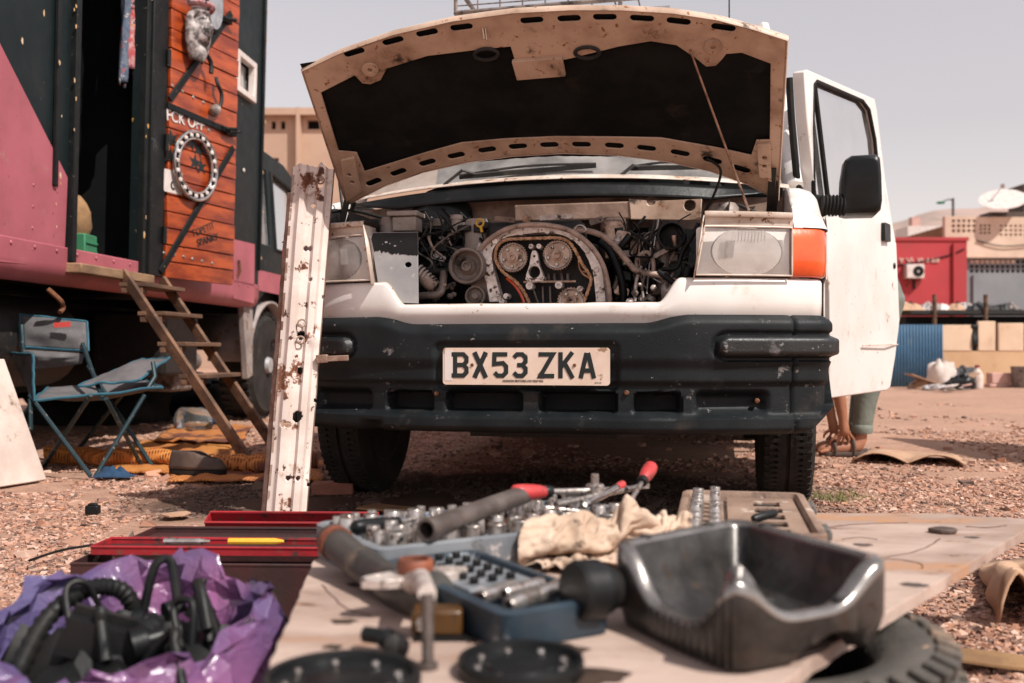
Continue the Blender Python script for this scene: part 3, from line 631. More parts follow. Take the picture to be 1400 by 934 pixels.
# ---- bonnet, hinged at the scuttle and propped up
HO = Vector((0, .41, 1.11)); HD = Vector((0, -.819, .573)); HN = Vector((0, .573, .819))       # origin, rise direction, outer normal
def Hp(x, s, d): return HO + Vector((x, 0, 0)) + HD * s + HN * (d - .045 * (x / .74) ** 2)
HM = VM @ Matrix((( 1, 0, 0, HO.x), (0, HD.y, HN.y, HO.y), (0, HD.z, HN.z, HO.z), (0, 0, 0, 1)))
def H(px, py): p = ray_plane(HM, 2, 0, px, py); return (p.x, p.y)
top_px = [(418, 87), (470, 66), (540, 45), (620, 29), (700, 19), (780, 14), (850, 12.5), (920, 14), (980, 20), (1030, 30), (1074, 41)]
bot_px = [(1062, 258), (1020, 240), (970, 226), (910, 216), (840, 210), (770, 209), (700, 213), (640, 220), (580, 231), (530, 246), (478, 268)]
outl = [H(*p) for p in top_px] + [H(*p) for p in bot_px]
pad_px = [(442, 117), (487, 97), (497, 108), (508, 110), (522, 105), (530, 90), (585, 75), (646, 69), (698, 64), (704, 84), (770, 82), (780, 80), (846, 62), (890, 53), (925, 57), (952, 74), (965, 84), (979, 82), (988, 72), (993, 65), (1014, 62), (1053, 74), (1052, 178), (1034, 180), (1027, 201), (979, 194), (904, 185), (846, 186), (760, 187), (689, 190), (631, 194), (585, 205), (501, 226), (490, 200), (466, 196)]
padh = [H(*p) for p in pad_px]
sl_t = [(486, 66), (538, 53), (584, 43.5), (631, 37), (727, 28), (778, 25), (827, 22), (878, 22), (928, 24), (989, 29)]
sl_b = [(513, 241), (546, 230), (585, 219), (624, 211), (666, 204.5), (708, 200.5), (751, 198.5), (795, 197.5), (840, 198), (884, 200), (930, 204.5), (974, 212), (1013, 221)]
def slots(lst, L, h):
    out = []
    for k, p in enumerate(lst):
        a = H(*lst[max(0, k - 1)]); b = H(*lst[min(len(lst) - 1, k + 1)]); c = H(*p)
        out.append(capsule2(c[0], c[1], L, h, math.atan2(b[1] - a[1], b[0] - a[0])))
    return out
holes = slots(sl_t, .068, .021) + slots(sl_b, .062, .024)
mb = MB(); mb.prism(outl, [padh] + holes, .006, lambda x, s, d: Hp(x, s, d)); bonnet = mb.build('bonnet', MAT['bonnet_cream'], van, smooth=30, bevel=.002)
_tp = sorted(H(*p) for p in top_px); _bt = sorted(H(*p) for p in bot_px)
sf = lambda x: float(np.interp(x, [p[0] for p in _tp], [p[1] for p in _tp])); sr = lambda x: float(np.interp(x, [p[0] for p in _bt], [p[1] for p in _bt]))
def skinp(a, b):
    xa = lerp(_bt[0][0], _bt[-1][0], a); xb = lerp(_tp[0][0], _tp[-1][0], a); x = lerp(xa, xb, b); s = lerp(sr(xa), sf(xb), b); return Hp(x * 1.008, .36 + (s - .36) * 1.012, .019 + .006 * math.sin(pi * b))
MB().grid(skinp, 40, 10).build('bonnet_skin', MAT['van_white'], bonnet, smooth=50, solid=.002)
def cavp(a, b): p = Vector(skinp(.004 + .992 * a, .02 + .96 * b)); return tuple(p - HN * (.0045 + .006 * math.sin(pi * b)))
MB().grid(cavp, 40, 10).build('slot_shade_backing', MAT['black'], bonnet, smooth=50)  # black sheet added behind the slots so they look shaded
mb = MB(); n = len(outl); vs = []; fs = []                     # rolled rim all round
for x, s in outl:
    for off, k, dd in ((0, 1.0, .0), (0, 1.005, -.003), (0, 1.009, .003), (0, 1.0095, .015), (0, 1.007, .019)): vs.append(Hp(x * k, .36 + (s - .36) * (1 + (k - 1) * 2), dd))
for i in range(n):
    j = (i + 1) % n
    for k in range(4): fs.append((i * 5 + k, j * 5 + k, j * 5 + k + 1, i * 5 + k + 1))
mb.add(vs, fs); mb.build('bonnet_rim', MAT['bonnet_cream'], bonnet, smooth=50)
mb = MB()
xs = [p[0] for p in padh]; ss = [p[1] for p in padh]; x0, x1, s0, s1 = min(xs) - .01, max(xs) + .01, min(ss) - .01, max(ss) + .01
mb.grid(lambda a, b: Hp(lerp(x0, x1, a), lerp(s0, s1, b), .012 - .010 * math.sin(pi * a) * math.sin(pi * b) + .007 * nz((lerp(x0, x1, a) * 6, lerp(s0, s1, b) * 9, 0)) + .004 * nz((a * 40, b * 16, 3))), 60, 26)
mb.build('insulation_pad', MAT['pad_black'], bonnet, smooth=80)
def on_hood(px, py, d): x, s = H(px, py); return Hp(x, s, d)
mb = MB(); a = H(700, 81); b = H(774, 101); mb.prism([(a[0], a[1]), (b[0] - .002, a[1] + .004), (b[0], b[1] + .002), (a[0] + .004, b[1] - .004)], [], .016, lambda x, s, d: Hp(x, s, -.014 + d)); mb.build('catch_plate', MAT['bonnet_cream'], bonnet, bevel=.003)
for px, py in ((665, 73), (803, 70)):
    mb = MB(); x, s = H(px, py); mb.tube([Hp(x + .036 * math.cos(t), s + .020 * math.sin(t), -.004) for t in [2 * pi * k / 20 for k in range(20)]], .006, 6, closed=True); mb.build('stiffener_ring', MAT['engine_dark'], bonnet)
for px, py in ((508, 89), (975, 55)):
    mb = MB(); x, s = H(px, py); mb.prism(circ2(x, s, .026, 20), [circ2(x, s, .0075, 10)], .008, lambda xx, q, d: Hp(xx, q, -.007 + d)); mb.build('buffer_boss', MAT['bonnet_cream'], bonnet, bevel=.002)
mb = MB(); x, s = H(663, 42); mb.tube([Hp(x - .004, s + .012, -.002), Hp(x - .004, s - .018, -.014), Hp(x + .003, s - .020, -.014), Hp(x + .003, s + .010, -.002)], .0022, 6); mb.build('safety_catch', MAT['chrome'], bonnet)
for (a, b, c, d_) in (((470, 206), (488, 203), (497, 250), (478, 262)), ((1034, 182), (1053, 180), (1054, 232), (1037, 226))):
    q = [H(*k) for k in (a, b, c, d_)]; cx = sum(k[0] for k in q) / 4; cs = sum(k[1] for k in q) / 4
    mb = MB(); mb.prism(q, [circ2(cx, cs + .018, .008, 10), circ2(cx, cs - .018, .008, 10)], .012, lambda x, s, dd: Hp(x, s, -.012 + dd)); mb.build('hinge_bracket', MAT['bonnet_cream'], bonnet, bevel=.002)
for (x0_, y0_, x1_, y1_) in ((478, 262, 462, 330), (1056, 215, 1052, 292)):
    p = on_hood(x0_, y0_, -.005); q = V(x1_, y1_, .45); mb = MB(); mb.bar(p, q, .022, .005, up=(0, 1, 0)); mb.bar(p + Vector((.02, .02, 0)), q + Vector((.016, 0, .0)), .012, .012); mb.build('bonnet_hinge', MAT['wiper'], van)
p0 = on_hood(944, 62, -.004); p1 = V(1024, 288, .16)
mb = MB(); mb.tube([p0 + Vector((0, .01, .01)), p0, p1], .0036, 8); mb.build('prop_rod', MAT['steel_oily'], van)
mb = MB(); mb.tube(smoothpath([on_hood(966, 208, -.004), V(985, 232, .28), V(978, 262, .3), V(962, 292, .32)], 6), .0045, 8); mb.build('washer_hose', MAT['hose_black'], van)

# ---- roof rack
rack = bpy.data.objects.new('roof_rack', None); COL.objects.link(rack); rack.parent = van; z0 = 2.09
for y in (1.5, 2.3, 3.1): mb = MB(); mb.tube([(-.42, y, z0), (.36, y, z0)], .012, 8); mb.build('cross_rail', MAT['tool_steel'], rack)
mb = MB(); a = V(623, 18, 1.45); b = V(842, 4, 1.45); top = .13
for z in (0, top): mb.tube([(a.x, 1.45, a.z + z), (b.x + .1, 1.45, a.z + z + .01)], .011, 8); mb.tube([(a.x, 1.45, a.z + z), (a.x, 3.2, a.z + z)], .011, 8)
for k in range(9): x = lerp(a.x, b.x + .1, k / 8); mb.tube([(x, 1.45, a.z), (x, 1.45, a.z + top)], .004 if k else .01, 6); mb.tube([(x, 1.45, a.z), (x, 3.2, a.z)], .004, 6)
for k in range(3): z = a.z + top * (k + 1) / 4; mb.tube([(a.x, 1.45, z), (b.x + .1, 1.45, z)], .003, 6)
mb.tube([(a.x + .02, 1.46, a.z), (a.x + .06, 1.5, a.z - .09)], .01, 6); mb.tube([(b.x + .02, 1.46, a.z), (b.x, 1.5, 2.05)], .01, 6)
mb.build('basket', MAT['engine_grey'], rack)
mb = MB(); p = V(997, 12, 1.35); mb.tube([p + Vector((0, .05, -.05)), p + Vector((0, 0, .35))], .003, 6); mb.build('aerial', MAT['black'], van)

# ---- open driver's door
DH = Vector((.905, .80, 0)); DA = R(22.5)                            # hinge line, opening angle
dl = Vector((math.sin(DA), math.cos(DA), 0)); dn = Vector((math.cos(DA), -math.sin(DA), 0))
DMl = Matrix(((dl.x, dn.x, 0, DH.x), (dl.y, dn.y, 0, DH.y), (0, 0, 1, 0), (0, 0, 0, 1)))         # local x along the door, y outward, z up
DMW = VM @ DMl
def Dq(px, py): p = ray_plane(DMW, 1, 0, px, py); return (p.x, p.z)
lean = lambda z: 0.0
def Dp(x, z, d): return DMl @ Vector((x, lean(z) - d + .02 * math.sin(pi * min(1, max(0, (z - .38) / .7))), z))
door_px = [(1133, 545), (1131, 480), (1128, 400), (1122, 300), (1112, 240), (1104, 160), (1100, 97), (1104, 95), (1196, 135), (1199, 150), (1211, 250), (1219, 300), (1225, 335), (1224, 440), (1221, 480), (1217, 530), (1212, 534)]
dout = [Dq(*p) for p in door_px]
win_px = [(1114, 268), (1112, 180), (1113, 116), (1117, 111), (1180, 138), (1189, 150), (1197, 190), (1204, 262), (1200, 282)]
dwin = [Dq(*p) for p in win_px]
mb = MB(); mb.prism(dout, [dwin], .045, Dp); door = mb.build('door', MAT['van_white'], van, smooth=35, bevel=.005)
mb = MB(); mb.tube([Dp(x, z, .004) for x, z in dwin], .0085, 8, closed=True); a = Dq(1115, 116); b = Dq(1134, 278); mb.tube([Dp(*a, .004), Dp(*b, .004)], .0095, 8); mb.build('window_seal', MAT['rubber'], door)
mb = MB(); mb.add([Dp(x, z, .016) for x, z in dwin], [tuple(range(len(dwin)))]); mb.build('pane', MAT['door_glass'], door)
mb = MB(); a = Dq(1203, 304); b = Dq(1212, 332); mb.prism(rrect((a[0] + b[0]) / 2, (a[1] + b[1]) / 2, .10, abs(a[1] - b[1]), .012), [], .022, lambda x, z, d: Dp(x, z, -.020 + d)); mb.build('door_handle', MAT['black_plastic'], door, bevel=.004)
a = Dq(1221, 364); mb = MB(); mb.lathe([(0, .006), (.013, .004), (.016, 0)], 14, Matrix.Translation(Dp(a[0] - .02, a[1], 0)) @ DMl.to_3x3().to_4x4() @ Matrix.Rotation(R(-90), 4, 'X')); mb.build('lock', MAT['black_plastic'], door)
a = Dq(1174, 473); b = Dq(1222, 471); mb = MB(); mb.bar(Dp(a[0], a[1], -.001), Dp(b[0], b[1], -.001), .004, .006); mb.build('side_crease', MAT['van_slam'], door)
mb = MB(); z0 = .40; mb.tube([Dp(x, z, .040) for x, z in [Dq(*p) for p in ((1127, 540), (1124, 480), (1121, 400), (1115, 300), (1104, 240), (1097, 160), (1094, 104))]], .013, 8); mb.build('door_seal', MAT['rubber'], door)
# mirror on a ribbed arm
mir = bpy.data.objects.new('wing_mirror', None); COL.objects.link(mir); mir.parent = van
vm = .74
a = V(1120, 268, vm); b = V(1122, 322, vm); mb = MB(); mb.prism([(V(1113, 266, vm).x, a.z), (V(1130, 268, vm).x, a.z), (V(1128, 318, vm).x, b.z + .01), (V(1119, 322, vm).x, b.z)], [], .035, lambda x, z, d: (x, vm + d, z)); mb.build('bracket', MAT['black_plastic'], mir, bevel=.005)
mb = MB(); p = V(1122, 281, vm); q = V(1156, 281, vm); prof = []; pts = []
for k in range(15): pts.append(p.lerp(q, k / 14)); prof.append(.040 if k % 2 else .033)
mb.tube(pts, prof, 14); mb.build('ribbed_arm', MAT['rubber'], mir, smooth=60)
outm = [(1150, 268), (1151, 245), (1155, 219), (1164, 213), (1196, 212.5), (1202, 217), (1204, 240), (1205, 275), (1203, 288), (1196, 295), (1158, 295), (1150, 293)]
mo = [(V(x, y, vm).x, V(x, y, vm).z) for x, y in outm]; cx = sum(k[0] for k in mo) / 12; cz = sum(k[1] for k in mo) / 12
mb = MB(); n = 12; vs = []; fs = []; lay = [(.80, -.05), (.93, -.042), (1.0, -.018), (1.0, .07), (.96, .075)]
for sc_, dd in lay:
    for x, z in mo: vs.append((cx + (x - cx) * sc_, vm + dd + (.018 if x < cx - .02 else 0), cz + (z - cz) * sc_))
for k in range(4):
    for i in range(n): j = (i + 1) % n; fs.append((k * n + i, k * n + j, (k + 1) * n + j, (k + 1) * n + i))
fs.append(tuple(range(n - 1, -1, -1))); fs.append(tuple(4 * n + i for i in range(n))); mb.add(vs, fs); mb.build('mirror_shell', MAT['black_plastic'], mir, smooth=50, bevel=.003)
mb = MB(); mb.add([(cx + (x - cx) * .9, vm + .078, cz + (z - cz) * .9) for x, z in mo], [tuple(range(12))]); mb.build('mirror_glass', MAT['chrome'], mir)

# ---- engine bay
eng = bpy.data.objects.new('engine', None); COL.objects.link(eng); eng.parent = van
def EV(px, py, v=.22): return V(px, py, v)
RX = Matrix.Rotation(R(90), 4, 'X')                       # lathe axis -> towards the camera
def disc(prof, px, py, v, n=28): p = EV(px, py, v); return MB().lathe(prof, n, Matrix.Translation(p) @ RX)
def path2(lst, v): return [EV(x, y, v) for x, y in lst]
# walls of the bay
mb = MB(); mb.grid(lambda a, b: (lerp(-.80, .80, a), .50 + .14 * (2 * a - 1) ** 2 + .012 * nz((a * 9, b * 5, 0)), lerp(.55, 1.10, b)), 30, 10); mb.build('firewall', MAT['firewall'], van, smooth=60)
mb = MB(); q = [EV(860, 272, .40), EV(960, 272, .40), EV(958, 302, .40), EV(862, 300, .40)]; mb.prism([(k.x, k.z) for k in q], [circ2(EV(890, 275, .40).x, EV(890, 275, .40).z, .015, 10), circ2(EV(943, 281, .40).x, EV(943, 281, .40).z, .019, 12)], .006, lambda x, z, d: (x, .40 + d, z)); mb.build('bulkhead_panel', MAT['bonnet_cream'], van, bevel=.003)
mb = MB(); mb.grid(lambda a, b: (lerp(-.62, .60, a), .452 + .08 * (2 * a - 1) ** 2 + .012 * nz((a * 12, b * 6, 5)), lerp(.55, .985 + .02 * nz((a * 8, 1, 1)), b)), 30, 8); mb.build('bulkhead_shade_backing', MAT['pad_black'], van, smooth=60)  # black backing panel added to darken the bay before the lower firewall
mb = MB(); mb.box((.13, .43, 1.04), (.50, .05, .06)); mb.build('heater_box', MAT['firewall'], van, bevel=.006)
for s in (-1, 1):
    mb = MB(); mb.grid(lambda a, b: (s * (.56 + .05 * b + .01 * nz((a * 5, b * 7, s))), lerp(.09, .56, a), lerp(.50, 1.02, b)), 10, 10); mb.build('inner_wing', MAT['engine_dark'], van, smooth=60)
mb = MB(); mb.box((0, .30, .50), (1.1, .5, .03)); mb.build('under_tray', MAT['black'], van)
# block
mb = MB(); c = EV(745, 380, .42)
mb.box((c.x, .46, .72), (.40, .30, .40)); mb.box((c.x - .02, .44, .955), (.33, .25, .09)); mb.build('engine_block', MAT['engine_dark'], eng, bevel=.015)
# timing cover back plate with flange
fl = [(672, 413), (668, 392), (664, 370), (663, 345), (672, 327), (690, 317), (716, 313), (752, 311), (782, 317), (804, 331), (818, 352), (826, 380), (829, 413)]
fi = [(688, 413), (683, 392), (677, 370), (675, 347), (682, 334), (695, 325.5), (718, 321), (752, 319.5), (776, 325), (794, 338), (806, 357), (813, 382), (816, 413)]
o2 = [(EV(*p).x, EV(*p).z) for p in fl] + [(EV(829, 425).x, EV(829, 425).z), (EV(672, 425).x, EV(672, 425).z)]
fo = smoothpath([Vector((EV(*p).x, EV(*p).z, 0)) for p in fl], 4); fn_ = smoothpath([Vector((EV(*p).x, EV(*p).z, 0)) for p in fi], 4)
rag_ = [(p.x + .003 * nz((p.x * 60, p.y * 60, 0)), p.y + .004 * nz((p.x * 55, p.y * 55, 4))) for p in fo] + [(p.x + .003 * nz((p.x * 70, p.y * 70, 8)), p.y + .003 * nz((p.x * 70, p.y * 70, 9))) for p in reversed(fn_)]
mb = MB(); mb.prism(rag_, [], .05, lambda x, z, d: (x, .195 + d, z)); mb.build('timing_flange', MAT['gasket_alu'], eng, bevel=.0025)
mb = MB(); mb.prism(o2, [], .02, lambda x, z, d: (x, .268 + d, z)); mb.build('timing_back_plate', MAT['engine_dark'], eng)
for px, py in ((677, 330), (712, 318), (748, 316), (782, 324), (802, 342), (815, 368), (822, 396), (668, 358), (671, 372), (680, 402), (692, 405), (686, 412)):
    mb = disc([(.003, .002), (.0045, .004), (.009, .004), (.010, 0), (.010, -.04)], px, py, .190, 12); mb.build('bolt_boss', MAT['gasket_alu'], eng)
# cam sprockets
def sprocket(px, py, r, v, nt=36, inner='steel_oily'):
    c = EV(px, py, v); teeth = []
    for k in range(nt * 4):
        rr = r * (1.0 if k % 4 in (0, 1) else .925); a = 2 * pi * k / (nt * 4); teeth.append((c.x + rr * math.cos(a), c.z + rr * math.sin(a)))
    mb = MB(); mb.prism(teeth, [circ2(c.x, c.z, r * .25, 16)], .014, lambda x, z, d: (x, v + d, z)); so_ = mb.build('sprocket', MAT['steel_oily'], eng, bevel=.0008)
    mb = MB(); M = Matrix.Translation((c.x, v, c.z)) @ RX
    mb.lathe([(0, .004), (r * .13, .005), (r * .15, .012), (r * .22, .012), (r * .24, .004), (r * .36, .003), (r * .38, -.002), (r * .42, -.004)], 24, M); mb.build('hub', MAT['steel_oily'], eng)
    mb = MB(); mb.tube([(c.x + r * .80 * math.cos(t), v, c.z + r * .80 * math.sin(t)) for t in [2 * pi * k / 32 for k in range(32)]], .0032, 6, closed=True); mb.build('sprocket_ring', MAT['tool_steel'], eng)
    for k in range(5):
        a = 2 * pi * k / 5 + .9; mb = MB(); mb.lathe([(0, .009), (.0045, .009), (.0055, .007), (.0055, -.002)], 8, Matrix.Translation((c.x + r * .60 * math.cos(a), v, c.z + r * .60 * math.sin(a))) @ RX); mb.build('sprocket_bolt', MAT['tool_steel'], eng)
    return c
sA = sprocket(701, 352, .050, .205); sB = sprocket(762, 349, .050, .205); sC = sprocket(781, 412, .047, .205, 28)
# timing chain as links
cp = smoothpath([EV(*p, .203) for p in ((724, 414), (716, 398), (704, 384), (689, 373), (680, 360), (677.5, 348), (682, 335), (692, 328.5), (705, 327), (735, 326), (760, 325.5), (775, 329), (785, 340), (797, 362), (808, 380), (805, 395), (799, 412))], 10)
L = [0]
for a, b in zip(cp, cp[1:]): L.append(L[-1] + (b - a).length)
def at_len(s):
    for i in range(len(cp) - 1):
        if L[i + 1] >= s: t = (s - L[i]) / max(1e-9, L[i + 1] - L[i]); return cp[i].lerp(cp[i + 1], t), (cp[i + 1] - cp[i]).normalized()
    return cp[-1], (cp[-1] - cp[-2]).normalized()
mb = MB(); s = .004
while s < L[-1]:
    p, t = at_len(s); k = int(s / .008)
    mb.bar(p - t * .0042, p + t * .0042, .0105 if k % 2 else .008, .010 if k % 2 else .014, up=(0, 1, 0)); mb.cyl(p + Vector((0, -.008, 0)), p + Vector((0, .008, 0)), .0032, n=6); s += .008
mb.build('timing_chain', MAT['chain'], eng)
mb = MB(); mb.tube(smoothpath([EV(*p, .215) for p in ((693, 380), (704, 390), (712, 402), (717, 414))], 5), .006, 8); mb.build('chain_guide', MAT['amber'], eng)
mb = MB(); mb.tube(smoothpath([EV(*p, .214) for p in ((792, 352), (792, 364), (797, 374), (806, 380))], 5), .004, 6); mb.tube([EV(793, 362, .214), EV(801, 366, .214)], .003, 6); mb.tube([EV(795, 371, .214), EV(804, 372, .214)], .003, 6); mb.build('chain_tensioner', MAT['chain'], eng)
# centre bracket, cross bar and bosses
br = [(722, 386), (720, 377), (725, 362), (727, 348), (729, 343), (734, 343), (736, 348), (738, 362), (744, 377), (744, 386)]
mb = MB(); q = [(EV(*p).x, EV(*p).z) for p in br]; hh = EV(731.5, 372.5); h2_ = EV(731.5, 351)
mb.prism(q, [circ2(hh.x, hh.z, .0195, 18), circ2(h2_.x, h2_.z, .004, 8)], .03, lambda x, z, d: (x, .205 + d, z)); mb.build('pump_bracket', MAT['gasket_alu'], eng, bevel=.002)
a = EV(716, 386, .215); b = EV(788, 385, .215); mb = MB(); mb.bar(a, b, .02, .009); mb.build('cross_bar', MAT['steel_oily'], eng, bevel=.002)
for px, py, r in ((724, 391, .013), (764, 390, .013), (726, 337, .0085), (737, 337, .0085), (793, 395, .010), (721, 381, .006), (742, 380, .006)):
    disc([(0, .0), (r * .4, .0), (r * .45, .006), (r * .9, .006), (r, .003), (r, -.04)], px, py, .205, 16).build('boss', MAT['gasket_alu'], eng)
mb = MB()
for px in (750, 758, 768, 776): a = EV(px, 374, .26); b = EV(px + 1, 386, .26); mb.bar(a, b, .008, .01, up=(0, 1, 0))
for px in (728, 742, 752): a = EV(px, 392, .25); b = EV(px + (8 if px == 728 else 1), 414, .25); mb.bar(a, b, .005, .01, up=(0, 1, 0))
mb.build('guide_rails', MAT['engine_grey'], eng)
# fan pulley and lower pulley
disc([(0, .010), (.010, .010), (.011, .016), (.016, .016), (.017, .004), (.030, -.010), (.038, -.012), (.046, -.006), (.049, .016), (.053, .020), (.058, .019), (.061, .012), (.061, -.02), (.05, -.03)], 639, 364, .17, 36).build('fan_pulley', MAT['engine_grey'], eng, smooth=30)
disc([(0, .008), (.010, .008), (.012, .0), (.024, -.006), (.029, .010), (.033, .010), (.034, -.02), (.0, -.025)], 650, 405, .19, 28).build('lower_pulley', MAT['engine_grey'], eng, smooth=30)
mb = MB(); q = [(655, 330), (668, 345), (670, 375), (686, 412), (655, 413), (642, 385), (648, 350)]; mb.prism([(EV(*p, .25).x, EV(*p, .25).z) for p in q], [], .06, lambda x, z, d: (x, .24 + d, z)); mb.build('pump_casting', MAT['cast_alu'], eng, bevel=.006)
# hoses
def hose(pts, r, mat, name='hose', n=10): 
    mb = MB(); mb.tube(smoothpath([EV(*p) for p in pts], 7), r, n); return mb.build(name, MAT[mat], eng, smooth=60)
hose([(655, 342, .19), (672, 325, .18), (700, 311, .17), (738, 307.5, .16), (775, 314, .16), (803, 332, .16), (822, 358, .16), (831, 388, .17), (834, 415, .18)], .0085, 'hose_tan')
hose([(785, 314, .22), (805, 316, .21), (826, 324, .20), (845, 342, .19), (860, 360, .18), (872, 371, .18), (900, 376, .20), (930, 388, .2)], .0095, 'hose_tan')
hose([(578, 368, .2), (590, 371, .2), (612, 370, .2), (630, 366, .2)], .010, 'hose_black')
hose([(574, 405, .17), (585, 404, .16), (600, 402, .16), (605, 392, .17), (607, 372, .2)], .013, 'engine_grey')
hose([(570, 372, .2), (578, 378, .19), (586, 388, .18), (596, 394, .18)], .021, 'hose_tan', 'bellows_hose')
mb = MB()
for k in range(7):
    p = EV(572 + k * 4, 372 + k * 3.6, .19); mb.tube([p + Vector((.023 * math.cos(t) * .5, .023 * math.sin(t), .023 * math.cos(t) * .9)) for t in [2 * pi * j / 14 for j in range(14)]], .004, 6, closed=True)
mb.build('bellows_rings', MAT['cast_alu'], eng)
hose([(786, 314, .2), (789, 309, .2), (796, 308.5, .2), (801, 314, .2), (797, 318, .2)], .003, 'tool_steel', 'clip')
for pts, r, m_ in (([(870, 370, .24), (872, 352, .26), (885, 345, .28), (893, 358, .26), (893, 380, .25)], .007, 'hose_tan'), ([(892, 350, .3), (896, 325, .3), (900, 300, .32)], .004, 'tool_steel'), ([(884, 402, .25), (888, 360, .3), (890, 330, .3)], .004, 'tool_steel'),
    ([(905, 368, .24), (925, 366, .22), (933, 345, .22), (945, 325, .2), (955, 305, .2)], .007, 'hose_black'), ([(900, 372, .2), (915, 382, .19), (930, 396, .2)], .010, 'hose_black'), ([(858, 300, .38), (857, 340, .36), (872, 350, .34)], .005, 'hose_black'), ([(965, 292, .25), (985, 281, .24), (1010, 281, .24), (1035, 292, .24)], .006, 'hose_black'), ([(1000, 282, .22), (985, 288, .22), (960, 300, .2)], .004, 'hose_black'),
    ([(620, 315, .38), (650, 322, .36), (665, 336, .3)], .005, 'hose_black'), ([(585, 322, .25), (592, 340, .25), (604, 350, .26)], .005, 'hose_tan'), ([(575, 330, .24), (590, 355, .27), (600, 372, .27)], .003, 'wiper'), ([(560, 292, .45), (600, 285, .46), (620, 300, .42)], .005, 'hose_black'), ([(436, 292, .36), (480, 288, .4), (530, 300, .4)], .006, 'hose_black'),
    ([(840, 395, .3), (845, 370, .3), (838, 350, .32)], .008, 'engine_grey'), ([(820, 330, .3), (835, 345, .3), (850, 385, .3), (852, 412, .3)], .014, 'hose_black'), ([(880, 412, .2), (878, 390, .22), (884, 372, .24)], .005, 'engine_grey'), ([(868, 412, .22), (870, 385, .22), (876, 365, .26)], .006, 'cast_alu'), ([(915, 412, .2), (912, 390, .22), (922, 372, .24)], .006, 'engine_grey')):
    hose(pts, r, m_, 'pipe', 8)
# loose castings, connectors and clutter low on the right-hand side of the bay
for k in range(70):
    px = random.uniform(838, 940); py = random.uniform(318, 412); p = EV(px, py, random.uniform(.27, .40)); r = random.uniform(.006, .020); mb = MB()
    if k % 3 == 0: mb.box((0, 0, 0), (r * 2, r * 2, r * 1.3))
    elif k % 3 == 1: mb.lathe([(0, r), (r * .6, r), (r * .7, r * .2), (r, 0), (r, -r), (0, -r)], 12)
    else: mb.cyl((0, 0, -r * 1.3), (0, 0, r * 1.3), r * .6, r * .8, 10)
    rot = Matrix.Rotation(random.uniform(0, 6), 4, 'Z') @ Matrix.Rotation(random.uniform(-1, 1), 4, 'X'); mb.v = [tuple(rot @ Vector(v_)) for v_ in mb.v]
    mb.build('connector', MAT[random.choice(['engine_dark', 'engine_grey', 'cast_alu', 'steel_oily', 'black_plastic'])], eng, loc=p, bevel=.0015)
for k in range(40):
    px = random.uniform(575, 670); py = random.uniform(300, 345); p = EV(px, py, random.uniform(.34, .46)); r = random.uniform(.008, .024); mb = MB()
    mb.box((0, 0, 0), (r * 2, r * 2, r * random.uniform(.8, 2))); mb.build('connector', MAT[random.choice(['engine_dark', 'black_plastic', 'engine_grey'])], eng, loc=p, bevel=.003)
# air intake duct, canister, pipe stub
disc([(.037, -.05), (.037, .0), (.040, .004), (.045, .003), (.047, -.01), (.047, -.10), (0, -.10), (0, -.09), (.036, -.09), (.037, -.05)], 918, 322, .27, 30).build('intake_duct', MAT['black_plastic'], eng)
mb = MB(); p = EV(915, 400, .24); mb.lathe([(.0, .03), (.02, .03), (.026, .022), (.027, -.03), (.0, -.03)], 20, Matrix.Translation(p) @ Matrix.Rotation(R(50), 4, 'X')); mb.build('filter_canister', MAT['cast_alu'], eng)
mb = MB(); p = EV(907, 370, .34); mb.cyl(p + Vector((0, 0, -.10)), p + Vector((0, 0, .06)), .024); mb.build('damper', MAT['engine_grey'], eng)
mb = MB(); p = EV(840, 330, .40); mb.box(p, (.09, .1, .16)); mb.build('manifold', MAT['steel_oily'], eng, bevel=.02)
mb = MB(); p = EV(990, 287, .24); mb.lathe([(.0, .02), (.035, .02), (.045, .008), (.05, -.03)], 24, Matrix.Translation(p)); mb.build('strut_top', MAT['engine_grey'], van)
# battery-side sheet, reservoirs, dip stick
sp = [(507, 326), (510, 318), (571, 317), (572, 415), (541, 414), (524, 404), (517, 390)]
mb = MB(); hh = EV(558, 362, .055); mb.prism([(EV(*p, .055).x, EV(*p, .055).z) for p in sp], [circ2(hh.x, hh.z, .009, 8, 1.3)], .004, lambda x, z, d: (x, .055 + d + .03 * (x + .45) ** 2, z)); gsh = mb.build('guard_sheet', MAT['sheet_grey'], van, bevel=.001)
pts_ = [(507.5, 327), (510, 318.6), (571, 317.6), (571.6, 348)] + [(571 - 60.5 * k / 48, 350 - 6 * k / 48 + 5 * nz((k * .13, 2, 1)) + 3.2 * nz((k * .45, 5, 3)) + 1.5 * nz((k * 1.7, 5, 8))) for k in range(1, 48)]
MB().prism([(EV(*p, .0545).x, EV(*p, .0545).z) for p in pts_], [circ2(EV(*p, .0545).x, EV(*p, .0545).z, r_, 7, 1.6) for p, r_ in (((528, 331), .0035), ((533, 333), .002), ((540, 336), .003), ((523, 334), .0016), ((548, 330), .0014))], .0005, lambda x, z, d: (x, .0542 + d + .03 * (x + .45) ** 2, z)).build('black_paint', MAT['black_plastic'], gsh)
mb = MB(); c = EV(557, 300, .33); mb.box(c + Vector((0, 0, -.02)), (.085, .08, .05)); mb.box(c + Vector((-.005, 0, .015)), (.11, .10, .018)); mb.lathe([(0, .04), (.03, .04), (.035, .02), (.035, -.04)], 20, Matrix.Translation(c + Vector((-.07, .02, -.03)))); mb.build('fluid_reservoir', MAT['reservoir'], van, bevel=.004)
mb = MB(); c = EV(624, 305, .36); mb.lathe([(0, .028), (.021, .027), (.022, .012), (.019, .011), (.020, -.03), (.02, -.035), (0, -.035)], 18, Matrix.Translation(c)); mb.build('washer_bottle_cap', MAT['reservoir'], van)
